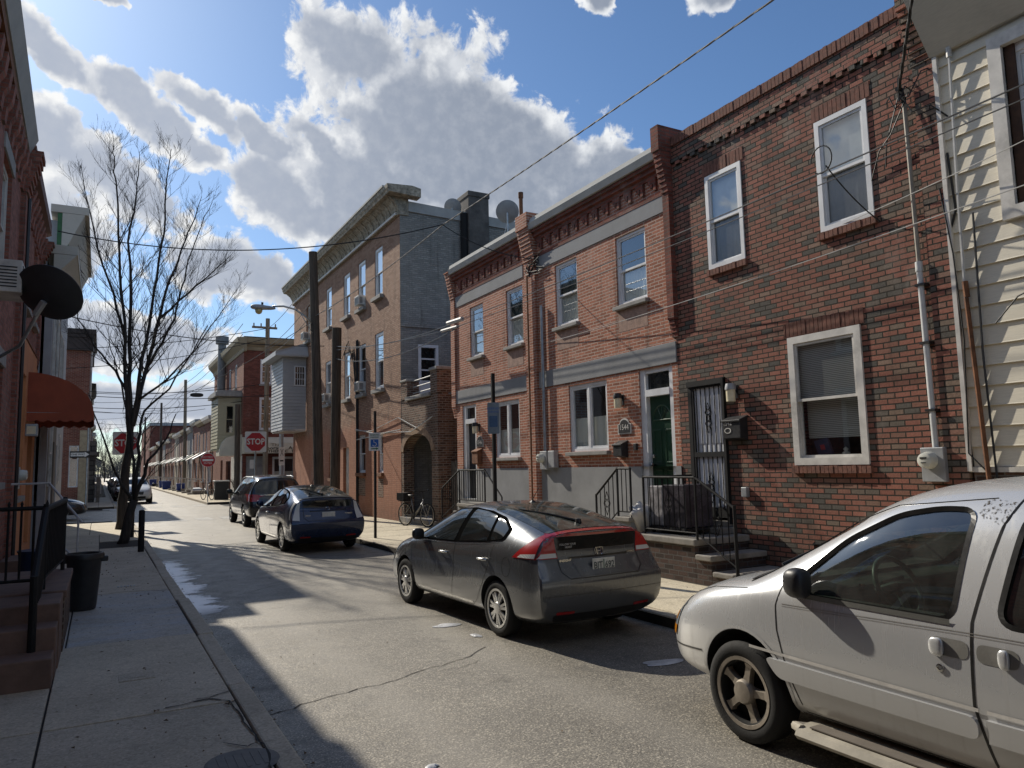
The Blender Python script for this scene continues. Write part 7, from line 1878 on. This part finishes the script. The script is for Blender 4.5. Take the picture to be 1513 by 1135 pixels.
# bicycle before the arch
def bicycle(name, lab, loc, rz, detail=True):
    T = thing(name, (0, 0, 0), lab, 'bicycle')
    FRAME = m_plain('grey_bike_frame', (.2, .2, .2), .35, .4, obj=True)
    L = lambda o: o
    parts = []
    for nm, y in (('rear_wheel', -.53), ('front_wheel', .53)):
        q = MB(); ring = [(0, y+.33*math.cos(a), .34+.33*math.sin(a)) for a in [2*math.pi*i/32 for i in range(33)]]
        q.tube(ring, .02, 6, cap=False)
        w_ = q.build(nm, RUBBER, T, smooth=True)
        q = MB(); q.tube([(0, y+.30*math.cos(a), .34+.30*math.sin(a)) for a in [2*math.pi*i/32 for i in range(33)]], .009, 5, cap=False)
        for i in range(16): a = 2*math.pi*i/16; q.tube([(.015*(-1)**i, y, .34), (0, y+.3*math.cos(a), .34+.3*math.sin(a))], .002, 3)
        q.lathe([(.02, -.05), (.02, .05)], (0, y, .34), 'x', 10); q.build('spokes', CHROME, w_)
    q = MB(); bb, st_, hd = (0, -.08, .30), (0, -.22, .78), (0, .36, .80)
    q.tube([bb, (0, .36, .72)], .034, 8); q.tube([bb, (0, -.24, .86)], .018, 8); q.tube([(0, -.20, .66), (0, -.53, .34)], .012, 6); q.tube([bb, (0, -.53, .34)], .014, 6); q.tube([hd, (0, .33, .66)], .024, 8)
    q.tube([(-.05, .37, .66), (-.05, .53, .34)], .013, 6); q.tube([(.05, .37, .66), (.05, .53, .34)], .013, 6); q.build('frame', FRAME, T, smooth=True)
    q = MB(); mirror_shape(q, (0, -.26, .90), .075, .14, .035, 1); q.build('saddle', BLACKPLASTIC, T, smooth=True)
    q = MB(); q.tube([(0, .35, .80), (0, .32, 1.02)], .014, 6); q.tube([(-.32, .16, 1.06), (-.25, .30, 1.05), (0, .33, 1.02), (.25, .30, 1.05), (.32, .16, 1.06)], .012, 6); q.build('handlebar', BLACKPLASTIC, T)
    q = MB(); q.lathe([(.09, -.01), (.09, .01)], (.05, -.08, .30), 'x', 20); q.tube([(.07, -.08, .3), (.07, .02, .17)], .01, 5); q.tube([(-.07, -.08, .3), (-.07, -.18, .43)], .01, 5); q.build('crank', BLACKPLASTIC, T)
    if detail:
        q = MB(); q.box(-.13, .13, -.72, -.40, .73, .75); q.tube([(-.06, -.68, .74), (-.05, -.53, .34)], .007, 4); q.tube([(.06, -.68, .74), (.05, -.53, .34)], .007, 4)
        q.box(-.16, .16, -.74, -.40, .76, .98); q.build('rear_crate', BLACKPLASTIC, T)
    T.location = loc; T.rotation_euler = (0, 0, rz)
    return T
bicycle('bicycle', 'grey city bicycle with a black rear crate parked before the brick archway', (8.25, 20.95, .13), R(196))
bicycle('bicycle', 'dark bicycle standing on the far pavement by the DO NOT ENTER sign', (5.85, 49.5, .13), R(20), False)

# ------------------------------------------------------------------ bare trees
BARK = m_wood('tree_bark', (.04, .034, .03))
def bare_tree(name, base, stems, lab, seed, dens=1., cat='tree', group=None, len_=1.7):
    rnd = random.Random(seed)
    T = thing(name, base, lab, cat, group)
    tr, cw = MB(), MB()
    def twig(mb, p, d, L, r, depth, yb):
        n = 4 if depth < 2 else 3
        pts, rs = [p], [r]; q_ = p.copy(); dd = d.copy()
        for i in range(n):
            dd = (dd + V((rnd.uniform(-.16, .16), rnd.uniform(-.16, .16), rnd.uniform(-.03, .14)))).normalized()
            q_ = q_ + dd*L/n; pts.append(q_.copy()); rs.append(max(.0022, r*(1-(i+1)/n*.8)))
        mb.tube(pts, rs, 4 if r > .012 else 3, cap=False)
        if depth >= 3: return
        k = int(rnd.uniform(4, 7)*dens) if depth < 2 else 3
        for i in range(k):
            s = rnd.uniform(.2, .98); j = min(n-1, int(s*n)); o = pts[j].lerp(pts[j+1], s*n-j)
            ax = V((rnd.uniform(-1, 1), rnd.uniform(-1, 1), rnd.uniform(-.1, .5))).normalized()
            nd = (dd*.95 + ax*.62 + V((0, 0, .12))).normalized()
            twig(cw, o, nd, L*rnd.uniform(.35, .65), max(.003, r*.5), depth+1, yb)
    for pts, r0, r1, br in stems:
        P = [V(p) for p in pts]; fine = []
        for i in range(len(P)-1):
            for j in range(3): fine.append(P[i].lerp(P[i+1], j/3) + V((rnd.uniform(-.03, .03), rnd.uniform(-.05, .05), 0))*(1 if (i or j) else 0))
        fine.append(P[-1]); k = len(fine)-1
        rs = [r0+(r1-r0)*(i/k)**.8 for i in range(k+1)]
        tr.tube(fine, rs, 8, cap=True)
        for b in range(int(br*dens)):
            s = rnd.uniform(.12, 1.0); j = min(k-1, int(s*k)); o = fine[j].lerp(fine[j+1], s*k-j)
            d = (fine[j+1]-fine[j]).normalized(); a = rnd.uniform(0, 6.283)
            side = V((math.cos(a), math.sin(a), 0))
            nd = (d*.8 + side*rnd.uniform(.45, .95) + V((0, 0, .15))).normalized()
            twig(cw, o, nd, len_*rnd.uniform(.6, 1.25)*(1.15-.8*s), max(.006, rs[j]*.34), 1, 0)
    tr.build('trunk', BARK, T, smooth=True); cw.build('crown', BARK, T)
    return T
Yt = 27.0
def S_(pts, dy=0.): return [(x, Yt + dy*i/(len(pts)-1), z) for i, (x, z) in enumerate(pts)]
stems = [(S_([(.64, .08), (.69, 1.02), (.75, 2.09), (.82, 3.2)]), .17, .11, 0),
    (S_([(.80, 3.1), (.65, 4.92), (.57, 6.7), (.34, 8.37), (.28, 10.11), (.14, 11.3), (.07, 12.0), (.05, 12.4)], -.9), .07, .008, 30), (S_([(.82, 3.1), (.77, 4.93), (.72, 6.71), (.71, 8.43), (.60, 9.6), (.79, 11.16), (.85, 12.04), (.85, 12.9)], .7), .08, .008, 30),
    (S_([(.84, 3.1), (1.04, 4.94), (1.26, 6.75), (1.46, 8.32), (1.61, 9.81), (1.67, 11.3), (1.71, 12.3), (1.78, 12.7)], -.5), .07, .008, 26), (S_([(.9, 3.4), (1.22, 5.17), (1.52, 6.77), (1.81, 8.22), (2.16, 9.19), (2.48, 10.3), (2.77, 11.14), (2.93, 11.8)], 1.2), .075, .009, 26),
    (S_([(1.3, 5.4), (1.66, 6.11), (1.99, 6.9), (2.19, 7.9), (2.35, 8.8), (2.66, 9.92), (2.97, 10.7)], -1.6), .05, .008, 18), (S_([(1.0, 4.2), (1.9, 4.95), (2.64, 5.9), (3.37, 7.13), (4.01, 8.2)], -.8), .045, .007, 22), (S_([(.72, 4.4), (.34, 5.2), (-.26, 6.0), (-.75, 6.9), (-.95, 8.0)], .8), .05, .008, 16),
    (S_([(.6, 6.2), (.2, 7.6), (-.3, 9.0), (-.6, 10.3), (-.8, 11.4)], -1.2), .05, .008, 18), (S_([(1.6, 7.0), (2.5, 8.0), (3.3, 8.9), (3.9, 9.6)], .6), .045, .008, 14)]
bare_tree('bare_tree', (.64, 27, .1), stems, 'tall bare street tree with several upright stems on the left pavement', 11, 1.25, len_=1.65)
Yt = 21.6
bare_tree('bare_tree', (.62, 21.6, .1), [(S_([(.55, .08), (.66, .55), (.80, 1.2)]), .13, .10, 0), (S_([(.79, 1.15), (.5, 1.6), (.27, 2.05), (.1, 2.7), (-.14, 3.3), (-.3, 3.9)], -.3), .045, .01, 4), (S_([(.8, 1.15), (1.02, 1.85), (1.1, 2.2), (1.48, 2.75), (1.7, 3.4)], -.4), .06, .012, 4), (S_([(.8, 1.2), (.87, 2.0), (.87, 2.94), (.95, 3.5), (1.55, 4.1), (2.15, 5.2), (2.5, 5.9)], .2), .055, .012, 10), (S_([(.8, 1.2), (.74, 2.2), (.62, 3.4), (.3, 4.6), (.1, 5.4)], .4), .05, .01, 8)], 'low forked bare tree in front of the tall one', 23, .8, len_=1.1)

# ------------------------------------------------------------------ overhead wires
def wire(a, b, sag, r=.012, n=24):
    a, b = V(a), V(b)
    return [a.lerp(b, i/n) - V((0, 0, sag*4*(i/n)*(1-i/n))) for i in range(n+1)]
def cable(name, runs, mat, lab, cat='overhead cable', group=None):
    q = MB()
    for pts, r in runs: q.tube(pts, r, 5, cap=False)
    return q.build(name, mat, None, lab, cat, group)
def twist(pts, r, k=3, amp=.018):
    out = []
    for j in range(k):
        out.append(([p + V((math.cos(i*1.3+j*2.1)*amp, 0, math.sin(i*1.3+j*2.1)*amp)) for i, p in enumerate(pts)], r))
    return out
MIDWIRE = m_plain('cable_mid_grey', (.17, .165, .16), .6, var=.3)
cable('power_line', twist(wire((7.0, 1.0, 7.42), (7.0, 15.85, 7.62), .05, n=70), .008, 3, .008) + twist(wire((7.0, 15.85, 7.62), (6.86, 27.4, 7.55), .12, n=60), .008, 3, .008), MIDWIRE, 'thick twisted power line running overhead from top right to the tall pole')
cable('power_line', twist(wire((6.95, 3.9, 7.42), (8.4, 5.25, 6.35), .02, n=16), .010), WIRE, 'twisted service drop from the power line to the brown house')
cable('power_line', [(wire((-1.05, 20.4, 7.7), (7.0, 15.85, 7.62), .55, n=40), .014), (wire((7.0, 15.85, 7.6), (8.55, 14.1, 6.5), .18), .011)], WIRE, 'black wire crossing the street from left houses to power line')
pa = wire((8.0, -1, 5.72), (8.0, 17.2, 5.62), .16, n=40)
cable('phone_cable', [(pa, .010), ([p+V((0, 0, -.15)) for p in pa], .008)] + [(wire((8.0, 17.2, 5.6), (8.05, 28.9, 6.7), .25), .014), (wire((8.0, 17.2, 5.45), (8.05, 28.9, 6.2), .4), .014), (wire((8.0, 17.2, 5.45), (8.05, 28.9, 6.55), .1), .010)], m_plain('cable_pale_black', (.07, .07, .07), .4), 'pair of parallel phone cables strung along the right-hand fronts')
q = MB(); q.tube([(8.0, 17.0, 5.62), (8.0, 17.9, 5.66)], .06, 8); q.tube([(8.0, 17.3, 5.47), (8.0, 18.3, 5.52)], .045, 8); q.build('cable_splice', WIREGREY, None, 'pale cable splice hanging where the phone cables meet', 'cable splice')
cable('thin_cable', [(wire((8.1, 1.0, 4.75), (8.58, 13.9, 4.55), .12), .007), (wire((8.2, 2.5, 5.3), (8.59, 6.35, 4.98), .05), .006)], WIREGREY, 'thin pale cable below the phone pair on the brown house')
lp = [V((8.05, 6.15+.05*math.cos(a)*3.2, 5.72+.18*math.sin(a))) for a in [i/20*6.283 for i in range(18)]]
cable('cable_loop', [(lp, .009), (wire((8.0, 6.05, 5.6), (8.58, 5.75, 4.85), .06), .009)], WIRE, 'small black cable loop hanging before the upper window of the brown house')
rnd = random.Random(5); q = MB()
for i in range(8):
    pts = [V((8.55-.05*rnd.random(), 14.2+rnd.uniform(-.35, .35), 6.45+rnd.uniform(-.3, .2))) for _ in range(5)]; sm = []
    for j in range(len(pts)-1):
        for s in range(5): sm.append(pts[j].lerp(pts[j+1], s/5)+V((0, math.sin(s/5*3.14)*.1, 0)))
    q.tube(sm, .009, 4, cap=False)
q.build('cable_bundle', WIRE, None, 'tangle of black cables at the pier between the two red houses', 'cables')
rnd = random.Random(9); q = MB()
for i in range(7):
    a_, b_ = V((8.5, 5.3+rnd.uniform(-.1, .1), 6.3+rnd.uniform(-.1, .1))), V((8.58, 4.95+rnd.uniform(-.2, 1.0), 6.2+rnd.uniform(-.9, .5)))
    q.tube([a_, a_.lerp(b_, .35)+V((-.1, 0, -.15)), a_.lerp(b_, .7)+V((-.05, 0, .05)), b_], .009, 4, cap=False)
q.tube([V((8.55, 5.29, 6.15)), V((8.5, 5.29, 6.38)), V((8.42, 5.29, 6.36))], .03, 6)
q.build('weatherhead', WIRE, None, 'cable weatherhead at the top of the conduit on the brown house', 'weatherhead')
cable('cable_run', [([V((XR-.03, u, z)) for u, z in ((4.84, 5.4), (4.8, 4.7), (4.95, 4.3), (4.86, 3.5), (4.9, 2.6), (4.86, 1.75))], .014), ([V((XR-.06, u, z)) for u, z in ((4.95, 5.0), (4.86, 4.2), (4.82, 3.2), (4.88, 1.9), (4.7, 1.7))], .009), ([V((XR-.1, u, z)) for u, z in ((4.45, 3.3), (4.2, 3.55), (4.05, 3.6), (3.95, 3.5), (3.8, 3.3))], .009)], WIRE, 'loose black cables between the brown house and the cream siding')
cable('cable_run', [([V((XR-.05, 23.0-.0, 3.1)), V((XR-.1, 25.2, 3.05)), V((XR-.05, 27.9, 3.35))], .018), ([V((XR-.06, 20.3, 3.35)), V((XR-.08, 22, 2.98)), V((XR-.05, 24, 3.05)), V((XR-.05, 27.8, 2.95))], .018), ([V((XR-.05, 21.5, 3.05)), V((XR-.06, 23.2, 3.5)), V((XR-.05, 26, 3.2)), V((XR-.05, 27.9, 3.3))], .014)], WIREGREY, 'pale drooping cables across the brick archway and corner house')
runs = []
for y, x0, z0, x1, z1, sag in ((31, -1.2, 7.6, 8.1, 7.0, .3), (44, -3, 8.2, 8.2, 9.9, .3), (44.2, -3, 7.2, 8.2, 9.4, .4), (46, -2, 6.4, 8.1, 6.9, .35), (47, -2, 5.6, 7.4, 6.0, .3), (56, -1, 7.2, 7.3, 7.9, .3), (64, -1, 6.6, 7.2, 6.8, .3), (76, -.6, 8.2, 6.9, 9.4, .3), (77, -.6, 7.4, 6.9, 8.2, .3), (90, -.6, 7.2, 7.1, 7.4, .3), (106, -.6, 8.6, 6.8, 9.8, .3), (107, -.6, 7.4, 6.8, 8.8, .3), (43.2, -3, 6.0, 9, 6.1, .35)):
    runs.append((wire((x0, y, z0), (x1, y+rnd.uniform(-1, 1), z1), sag), .018))
for x, z in ((6.9, 10.2), (6.9, 9.6), (6.7, 8.6)): runs.append((wire((x, 44, z), (x, 76, z), .35), .018)); runs.append((wire((x, 76, z), (x-.1, 106, z), .35), .018)); runs.append((wire((x-.1, 106, z), (x-.3, 140, z), .4), .02))
for z in (8.2, 7.7, 9.2): runs.append((wire((6.8, 27.5, z), (8.1, 44, z+.7), .3), .013))
runs.append((wire((6.7, 27.5, 7.3), (4.2, 52, 6.6), .2), .014))
cable('street_wires', runs, WIRE, 'web of thin black wires strung across and along the far street')
q = MB(); mirror_shape(q, (4.75, 46.0, 6.25), .36, .12, .12, 1); q.build('cable_closure', WIRE, None, 'black cable closure hanging on the wires above the far street', 'cable closure', smooth=True)

# ------------------------------------------------------------------ beyond the junction, right
H5 = thing('corner_shop', (9.5, 50, .13), 'red brick corner shop with tan cornice, yellow bay and white shop awning beyond the junction', 'house')
f5 = Fr((7.3, 0, 0), (0, 1, 0), (-1, 0, 0)); fs5 = fsign(46.0)
hf = [(48.5, 49.4, 7.0, 8.5), (51, 51.9, 7.0, 8.5), (54, 54.9, 7.0, 8.5), (56.8, 57.7, 7, 8.5), (51, 51.9, 4.2, 6.1), (54, 54.9, 4.2, 6.1), (56.8, 57.7, 4.2, 6.1), (50.5, 52.5, .6, 2.5), (54, 55, .3, 2.6)]
hs5 = [(8.25, 8.98, 7.0, 8.5), (8.22, 9.02, 4.25, 6.2), (11, 11.8, 7, 8.5), (11, 11.8, 4.25, 6.2), (7.5, 8.62, .25, 2.7), (9.0, 10.35, .9, 2.65)]
q = MB(); wall_mb(q, f5, 46, 59, 0, 9.0, hf, depth=.12); q.build('wall', BR_FAR, H5)
q = MB(); wall_mb(q, fs5, 7.3, 16, 0, 9.0, hs5, depth=.12); q.build('side_wall', BR_DARKRED, H5)
for hh in hf[:7]: window(H5, f5, *hh, n=-.04, fw=.08, sill=(STONE, .1, .1, .05))
for hh in hs5[:4]: window(H5, fs5, *hh, n=-.02, fw=.1, sill=(STONE, .1, .1, .05), mullions=(1, 1))
q = MB(); q.fbox(fs5, 7.52, 8.6, -.1, -.06, .25, 2.7)
for i in range(22): q.fbox(fs5, 7.52, 8.6, -.06, -.045, .3+i*.11, .36+i*.11)
q.build('roller_shutter', GREYMETAL, H5)
window(H5, fs5, 9.0, 10.35, .9, 2.65, n=-.03, fw=.09, split='double', lo=CURTAIN)
TANC = m_plain('tan_cornice', (.30, .25, .16), .7, var=.2, scale=3)
q = MB(); q.sprism(f5, [(-.1, 8.9), (.05, 8.9), (.1, 9.1), (.4, 9.45), (.45, 9.7), (-.1, 9.75)], 45.6, 59.2); q.sprism(fs5, [(-.1, 9.0), (.05, 9.0), (.1, 9.2), (.35, 9.45), (.4, 9.72), (-.1, 9.78)], 7.32, 16); q.build('cornice', TANC, H5)
q = MB(); q.box(7.3, 16, 46, 59.1, 9.6, 9.85); q.build('roof', TAR, H5)
q = MB(); fb1, fb2 = fsign(46.6), Fr((6.0, 0, 0), (0, 1, 0), (-1, 0, 0))
clapboards(q, fb1, 6.0, 7.28, 3.2, 6.25, .2, [(6.35, 6.95, 4.0, 5.8)]); clapboards(q, fb2, 46.6, 49.6, 3.2, 6.25, .2, []); q.box(6.0, 7.28, 46.62, 49.6, 3.1, 3.19); bay = q.build('bay', SIDEYEL, H5)
w_ = window(H5, fb1, 6.35, 6.95, 4.0, 5.8, n=.03, fw=.09, mat=SIDEYEL)
q = MB(); q.box(5.8, 7.3, 46.35, 49.9, 6.26, 6.5); q.box(5.9, 7.3, 46.45, 49.8, 6.51, 6.62); q.build('bay_roof', m_plain('grey_bay_roof', (.3, .29, .27), .7), H5)
WA = m_plain('white_awning', (.6, .57, .47), .7, var=.15, scale=2, grime=.2)
q = MB(); q.sprism(fs5, [(.0, 2.85), (1.0, 2.85), (1.0, 3.1), (.92, 3.45), (.7, 3.7), (.4, 3.8), (.0, 3.82)], 7.25, 13); A5 = q.build('awning', WA, H5)
q = MB(); q.sprism(f5, [(.0, 2.75), (1.25, 2.75), (1.25, 3.05), (1.12, 3.5), (.85, 3.8), (.4, 3.95), (.0, 4.0)], 46.2, 47.6); q.build('corner_awning', WA, A5)
fa = fs5.moved(1.005)
GOLD = m_plain('brown_letters', (.2, .15, .08), .6)
text_mb('The', .24, fa, 9.0, 3.32, .0, sx=1.4).build('lettering', GOLD, A5); text_mb('porary   Asia', .26, fa, 9.4, 3.14, .0, bold=.004, sx=1.35).build('lettering', SIGNBLACK, A5); text_mb('THEN   C  TH', .20, fa, 9.4, 2.95, .0, bold=.004, sx=1.4).build('lettering', SIGNBLACK, A5)
q = MB(); q.fbox(f5, 46.02, 50, .004, .04, .1, 2.74); q.build('white_shopfront', OLDWHITE, H5)
q = MB(); q.tube([(7.0, 53, 6.5), (7.0, 53, 10.4)], .26, 14); q.tube([(7.0, 53, 10.4), (7.0, 53, 10.9)], .42, 16); q.build('flue', m_plain('grey_flue', (.22, .22, .22), .7), H5, smooth=40)
# trash and bags on the far pavement
T = thing('trash_bin', (6.6, 49.2, .13), 'pair-lidded black trash bin by the white shop wall', 'trash can')
q = MB(); q.box(6.2, 7.0, 48.9, 49.6, .13, 1.2); q.build('bin', BLACKPLASTIC, T, bevel=.04)
q = MB(); q.box(6.15, 7.05, 48.85, 49.65, 1.205, 1.3); q.build('lid', GREYMETAL, T, bevel=.03)
q = MB(); q.lathe([(0, .13), (.28, .13), (.36, .55), (0, .56)], (7.15, 47.4, 0), n=16); q.build('planter', BLACKPLASTIC, None, 'black plant tub in front of the white shop wall', 'planter', smooth=40)
SH = m_plain('dry_shrub', (.05, .04, .03), .9); q = MB(); rnd = random.Random(3)
for i in range(40):
    a = rnd.uniform(0, 6.28); l = rnd.uniform(.3, .9); q.tube([(7.15, 47.4, .55), (7.15+math.cos(a)*.15*l, 47.4+math.sin(a)*.15*l, .55+l*.6), (7.15+math.cos(a)*.4*l, 47.4+math.sin(a)*.4*l, .55+l)], .012, 3)
q.build('dry_shrub', SH, None, 'dry leafless shrub growing in the black plant tub', 'shrub')
BLUEBIN = m_plain('blue_recycling_bin', (.012, .04, .22), .5)
for k, (x, y, s, lab) in enumerate(((6.3, 72, .75, 'nearest blue recycling bin on the far pavement'), (6.0, 84, .85, 'blue recycling bin farther along the far kerb, just past the pale pole'), (6.2, 92, .8, 'blue recycling bin third along the far pavement'), (5.9, 104, .9, 'farthest blue recycling bin on the far pavement'))):
    q = MB(); q.hexa([(x-s*.4, y-s*.3, .13), (x+s*.4, y-s*.3, .13), (x+s*.4, y+s*.3, .13), (x-s*.4, y+s*.3, .13), (x-s*.5, y-s*.38, .13+s), (x+s*.5, y-s*.38, .13+s), (x+s*.5, y+s*.38, .13+s), (x-s*.5, y+s*.38, .13+s)]); q.build('recycling_bin', BLUEBIN, None, lab, 'bin', 'blue recycling bins on the far pavement', bevel=.03)
q = MB(); q.hexa([(6.3, 63, .13), (7.1, 63, .13), (7.1, 64, .13), (6.3, 64, .13), (6.35, 63.1, .55), (7.05, 63.1, .55), (6.9, 63.9, .62), (6.5, 63.9, .6)]); q.build('covered_pile', m_plain('pale_tarpaulin', (.45, .5, .58), .6), None, 'pale covered heap on the far pavement beside the pole', 'heap')
# row houses down the far block
mats = [BR_FAR, m_brick('far_brown_brick', [(0, (.2, .09, .06)), (.6, (.28, .13, .09)), (1, (.33, .17, .12))], (.3, .24, .2), .21, .068, .01, .4, .3), m_plain('far_grey_render', (.32, .32, .31), .85, var=.15), m_plain('far_cream_render', (.45, .4, .32), .85, var=.15)]
AW = [GREYMETAL, OLDWHITE, m_plain('green_awning', (.1, .14, .1), .7)]
names = ['brick', 'brown brick', 'grey rendered', 'cream rendered']; seen = {}
def far_house(fr, y0, y1, h, k, side):
    mi = [0, 1, 0, 2, 0, 1, 3][k % 7]
    T = thing('row_house', fr.P((y0+y1)/2, -3, .13), None, 'house', 'row houses down the far %s side of the street' % side)
    aw = k % 3
    T['label'] = '%s row house with %s door awning, far %s terrace' % (names[mi], ('grey metal', 'pale', 'dull green')[aw], side)
    w = y1-y0; hl = [(y0+.5, y0+1.35, h*.58, h*.58+1.5), (y1-1.35, y1-.5, h*.58, h*.58+1.5), (y0+.45, y0+1.75, 1.1, 2.6), (y1-1.4, y1-.5, .4, 2.7)]
    q = MB(); wall_mb(q, fr, y0, y1, 0, h, hl, depth=.12); q.fbox(fr, y0, y1, -8, -.3, 0, h-.05); q.build('wall', mats[mi], T)
    for hh in hl[:3]: window(T, fr, *hh, n=-.04, fw=.08, sill=(OLDWHITE, .1, .1, .05))
    q = MB(); q.fbox(fr, y1-1.38, y1-.52, -.1, -.05, .4, 2.7); q.build('door', [OLDWHITE, RUST, GREYMETAL][k % 3], T)
    q = MB(); q.sprism(fr, [(-.1, h-.3), (.1, h-.3), (.3, h-.1), (.32, h+.12), (-.1, h+.15)], y0, y1); q.build('cornice', [OLDWHITE, TANC, GREYMETAL][k % 3], T)
    q = MB(); q.fprism(Fr(fr.P(0, 0, 0), fr.U, fr.N), [(y1-1.6, 2.8), (y1-.3, 2.8), (y1-.3, 2.83), (y1-1.6, 2.83)], 0, .02)
    q.sprism(fr, [(.0, 3.4), (1.0, 2.85), (1.0, 2.75), (.0, 3.3)], y1-1.7, y1-.2); q.build('door_awning', AW[aw], T)
    q = MB(); q.fbox(fr, y1-1.5, y1-.4, .0, 1.0, .1, .4); q.fbox(fr, y1-1.3, y1-.6, 1.01, 1.3, .1, .25); q.build('steps', CONC, T)
    q = MB(); q.fbox(fr, y1-1.5, y1-1.45, .95, 1.0, .4, 1.3); q.fbox(fr, y1-1.5, y1-1.45, .02, 1.0, 1.25, 1.31); q.fbox(fr, y1-.45, y1-.4, .95, 1.0, .4, 1.3); q.build('step_rail', OLDWHITE, T)
    return T
fR = Fr((7.25, 0, 0), (0, 1, 0), (-1, 0, 0)); y = 59.2
for k in range(17):
    w = [4.4, 4.6, 4.4, 4.8][k % 4]; far_house(fR, y, y+w-.02, [5.9, 5.9, 6.2, 5.8, 5.9][k % 5] - .02*k, k, 'right'); y += w
fL2 = Fr((-.85, 0, 0), (0, 1, 0), (1, 0, 0)); y = 60.2
for k in range(16):
    w = [4.6, 4.4, 4.8][k % 3]; far_house(fL2, y, y+w-.02, [7.2, 6.4, 6.8, 6.2][k % 4], k+2, 'left'); y += w
# stone-fronted house on the far left corner
def m_ashlar():
    m, t, out = new_mat('grey_ashlar')
    p = wpos(t); s = t.n('ShaderNodeSeparateXYZ', {0: p}); v = t.n('ShaderNodeCombineXYZ', {0: t.math('ADD', s.outputs[0], s.outputs[1]), 1: s.outputs[2], 2: 0.}).outputs[0]
    b = t.n('ShaderNodeTexBrick', {'Vector': v, 'Color1': (.12, .12, .12, 1), 'Color2': (.24, .235, .22, 1), 'Mortar': (.06, .06, .06, 1), 'Scale': 1.0, 'Mortar Size': .02, 'Brick Width': .55, 'Row Height': .3})
    bsdf(t, out, Base_Color=b.outputs['Color'], Roughness=.9, Normal=t.bump(t.math('SUBTRACT', t.noise(p, 7, 4), b.outputs['Fac']), 1.0, .06)); return m
ASH = m_ashlar()
H6 = thing('stone_house', (-3, 56, .13), 'grey stone-fronted house with a porch next to the far left corner shop', 'house')
f6 = Fr((-.85, 0, 0), (0, 1, 0), (1, 0, 0)); fs6 = fsign(53.1)
q = MB(); wall_mb(q, f6, 53.1, 60.2, 0, 7.3, [(54, 55, 4.2, 6), (57, 58, 4.2, 6)], depth=.12); wall_mb(q, fs6, -7, -.85, 0, 7.3, [], depth=.1); q.build('wall', BR_FAR, H6)
for hh in ((54, 55, 4.2, 6), (57, 58, 4.2, 6)): window(H6, f6, *hh, n=-.04, fw=.08)
q = MB(); q.box(-1.4, -.25, 53.4, 53.9, 0, 3.0); q.box(-1.4, -.25, 57.2, 57.7, 0, 3.0); q.box(-.845, -.3, 53.9, 57.2, 0, .9); q.build('porch_pier', ASH, H6)
q = MB(); q.box(-1.5, -.05, 53.2, 57.9, 3.01, 3.25); q.box(-.84, -.2, 53.3, 57.8, 3.26, 3.9); q.build('porch_roof', ASH, H6)
q = MB(); q.sprism(f6, [(-.1, 6.9), (.1, 6.9), (.45, 7.2), (.5, 7.5), (-.1, 7.55)], 53.15, 60.2); q.build('cornice', m_plain('black_cornice_far', (.04, .035, .03), .8), H6)
q = MB(); q.box(-.15, .05, 52.8, 53.0, .05, 1.7); q.build('gate_post', CONC, None, 'pale square post on the far left pavement in front of the stone house', 'post', bevel=.02)
# dark brick block closing the right side further on, and the far end of the street
H7 = thing('brick_block', (11, 142, .13), 'dark flat-roofed brick block rising behind the far terrace', 'building')
q = MB(); f7 = Fr((7.1, 0, 0), (0, 1, 0), (-1, 0, 0)); wall_mb(q, f7, 136, 165, 0, 9.5, [], depth=.1); q.box(7.15, 16, 136, 165, 0, 9.5); q.build('wall', BR_DARKRED, H7)
q = MB(); q.box(7.0, 16.1, 135.8, 165.2, 9.52, 10.0); q.build('parapet', GREYMETAL, H7)
tmp = [o for o in COL.objects if o.name.startswith('bare_tree')][0]
for i, (x, y, s, lab) in enumerate(((-.2, 98, .62, 'bare street tree far down the left pavement, nearer one'), (.1, 128, .7, 'bare street tree far down the left pavement, middle one'), (2.5, 190, .9, 'bare tree at the far end of the street'), (6.0, 230, .9, 'bare tree at the far end of the street, right of the road'))):
    c = copy_tree(tmp); c.location = (x, y, .1); c.scale = (s, s, s); c.rotation_euler = (0, 0, 1.3*i+.5); c['label'] = lab; c['group'] = 'bare trees down the far street'
q = MB(); rnd = random.Random(8)
for i in range(900):
    x, y = rnd.uniform(-40, 40), rnd.uniform(300, 360); h = rnd.uniform(3, 9); a = rnd.uniform(0, 6.28)
    q.tube([(x, y, 0), (x+rnd.uniform(-.5, .5), y, h*.5), (x+math.cos(a)*h*.2, y, h)], [.12, .08, .02], 3, cap=False)
    for j in range(5):
        z = h*rnd.uniform(.35, .9); a = rnd.uniform(0, 6.28); q.tube([(x, y, z), (x+math.cos(a)*h*.25, y, z+h*.2), (x+math.cos(a)*h*.4, y, z+h*.4)], [.05, .03, .015], 3, cap=False)
tag(q.build('distant_trees', m_plain('distant_twigs', (.10, .095, .09), .9), kind='stuff'), 'bare grey trees closing the far end of the street', 'trees')
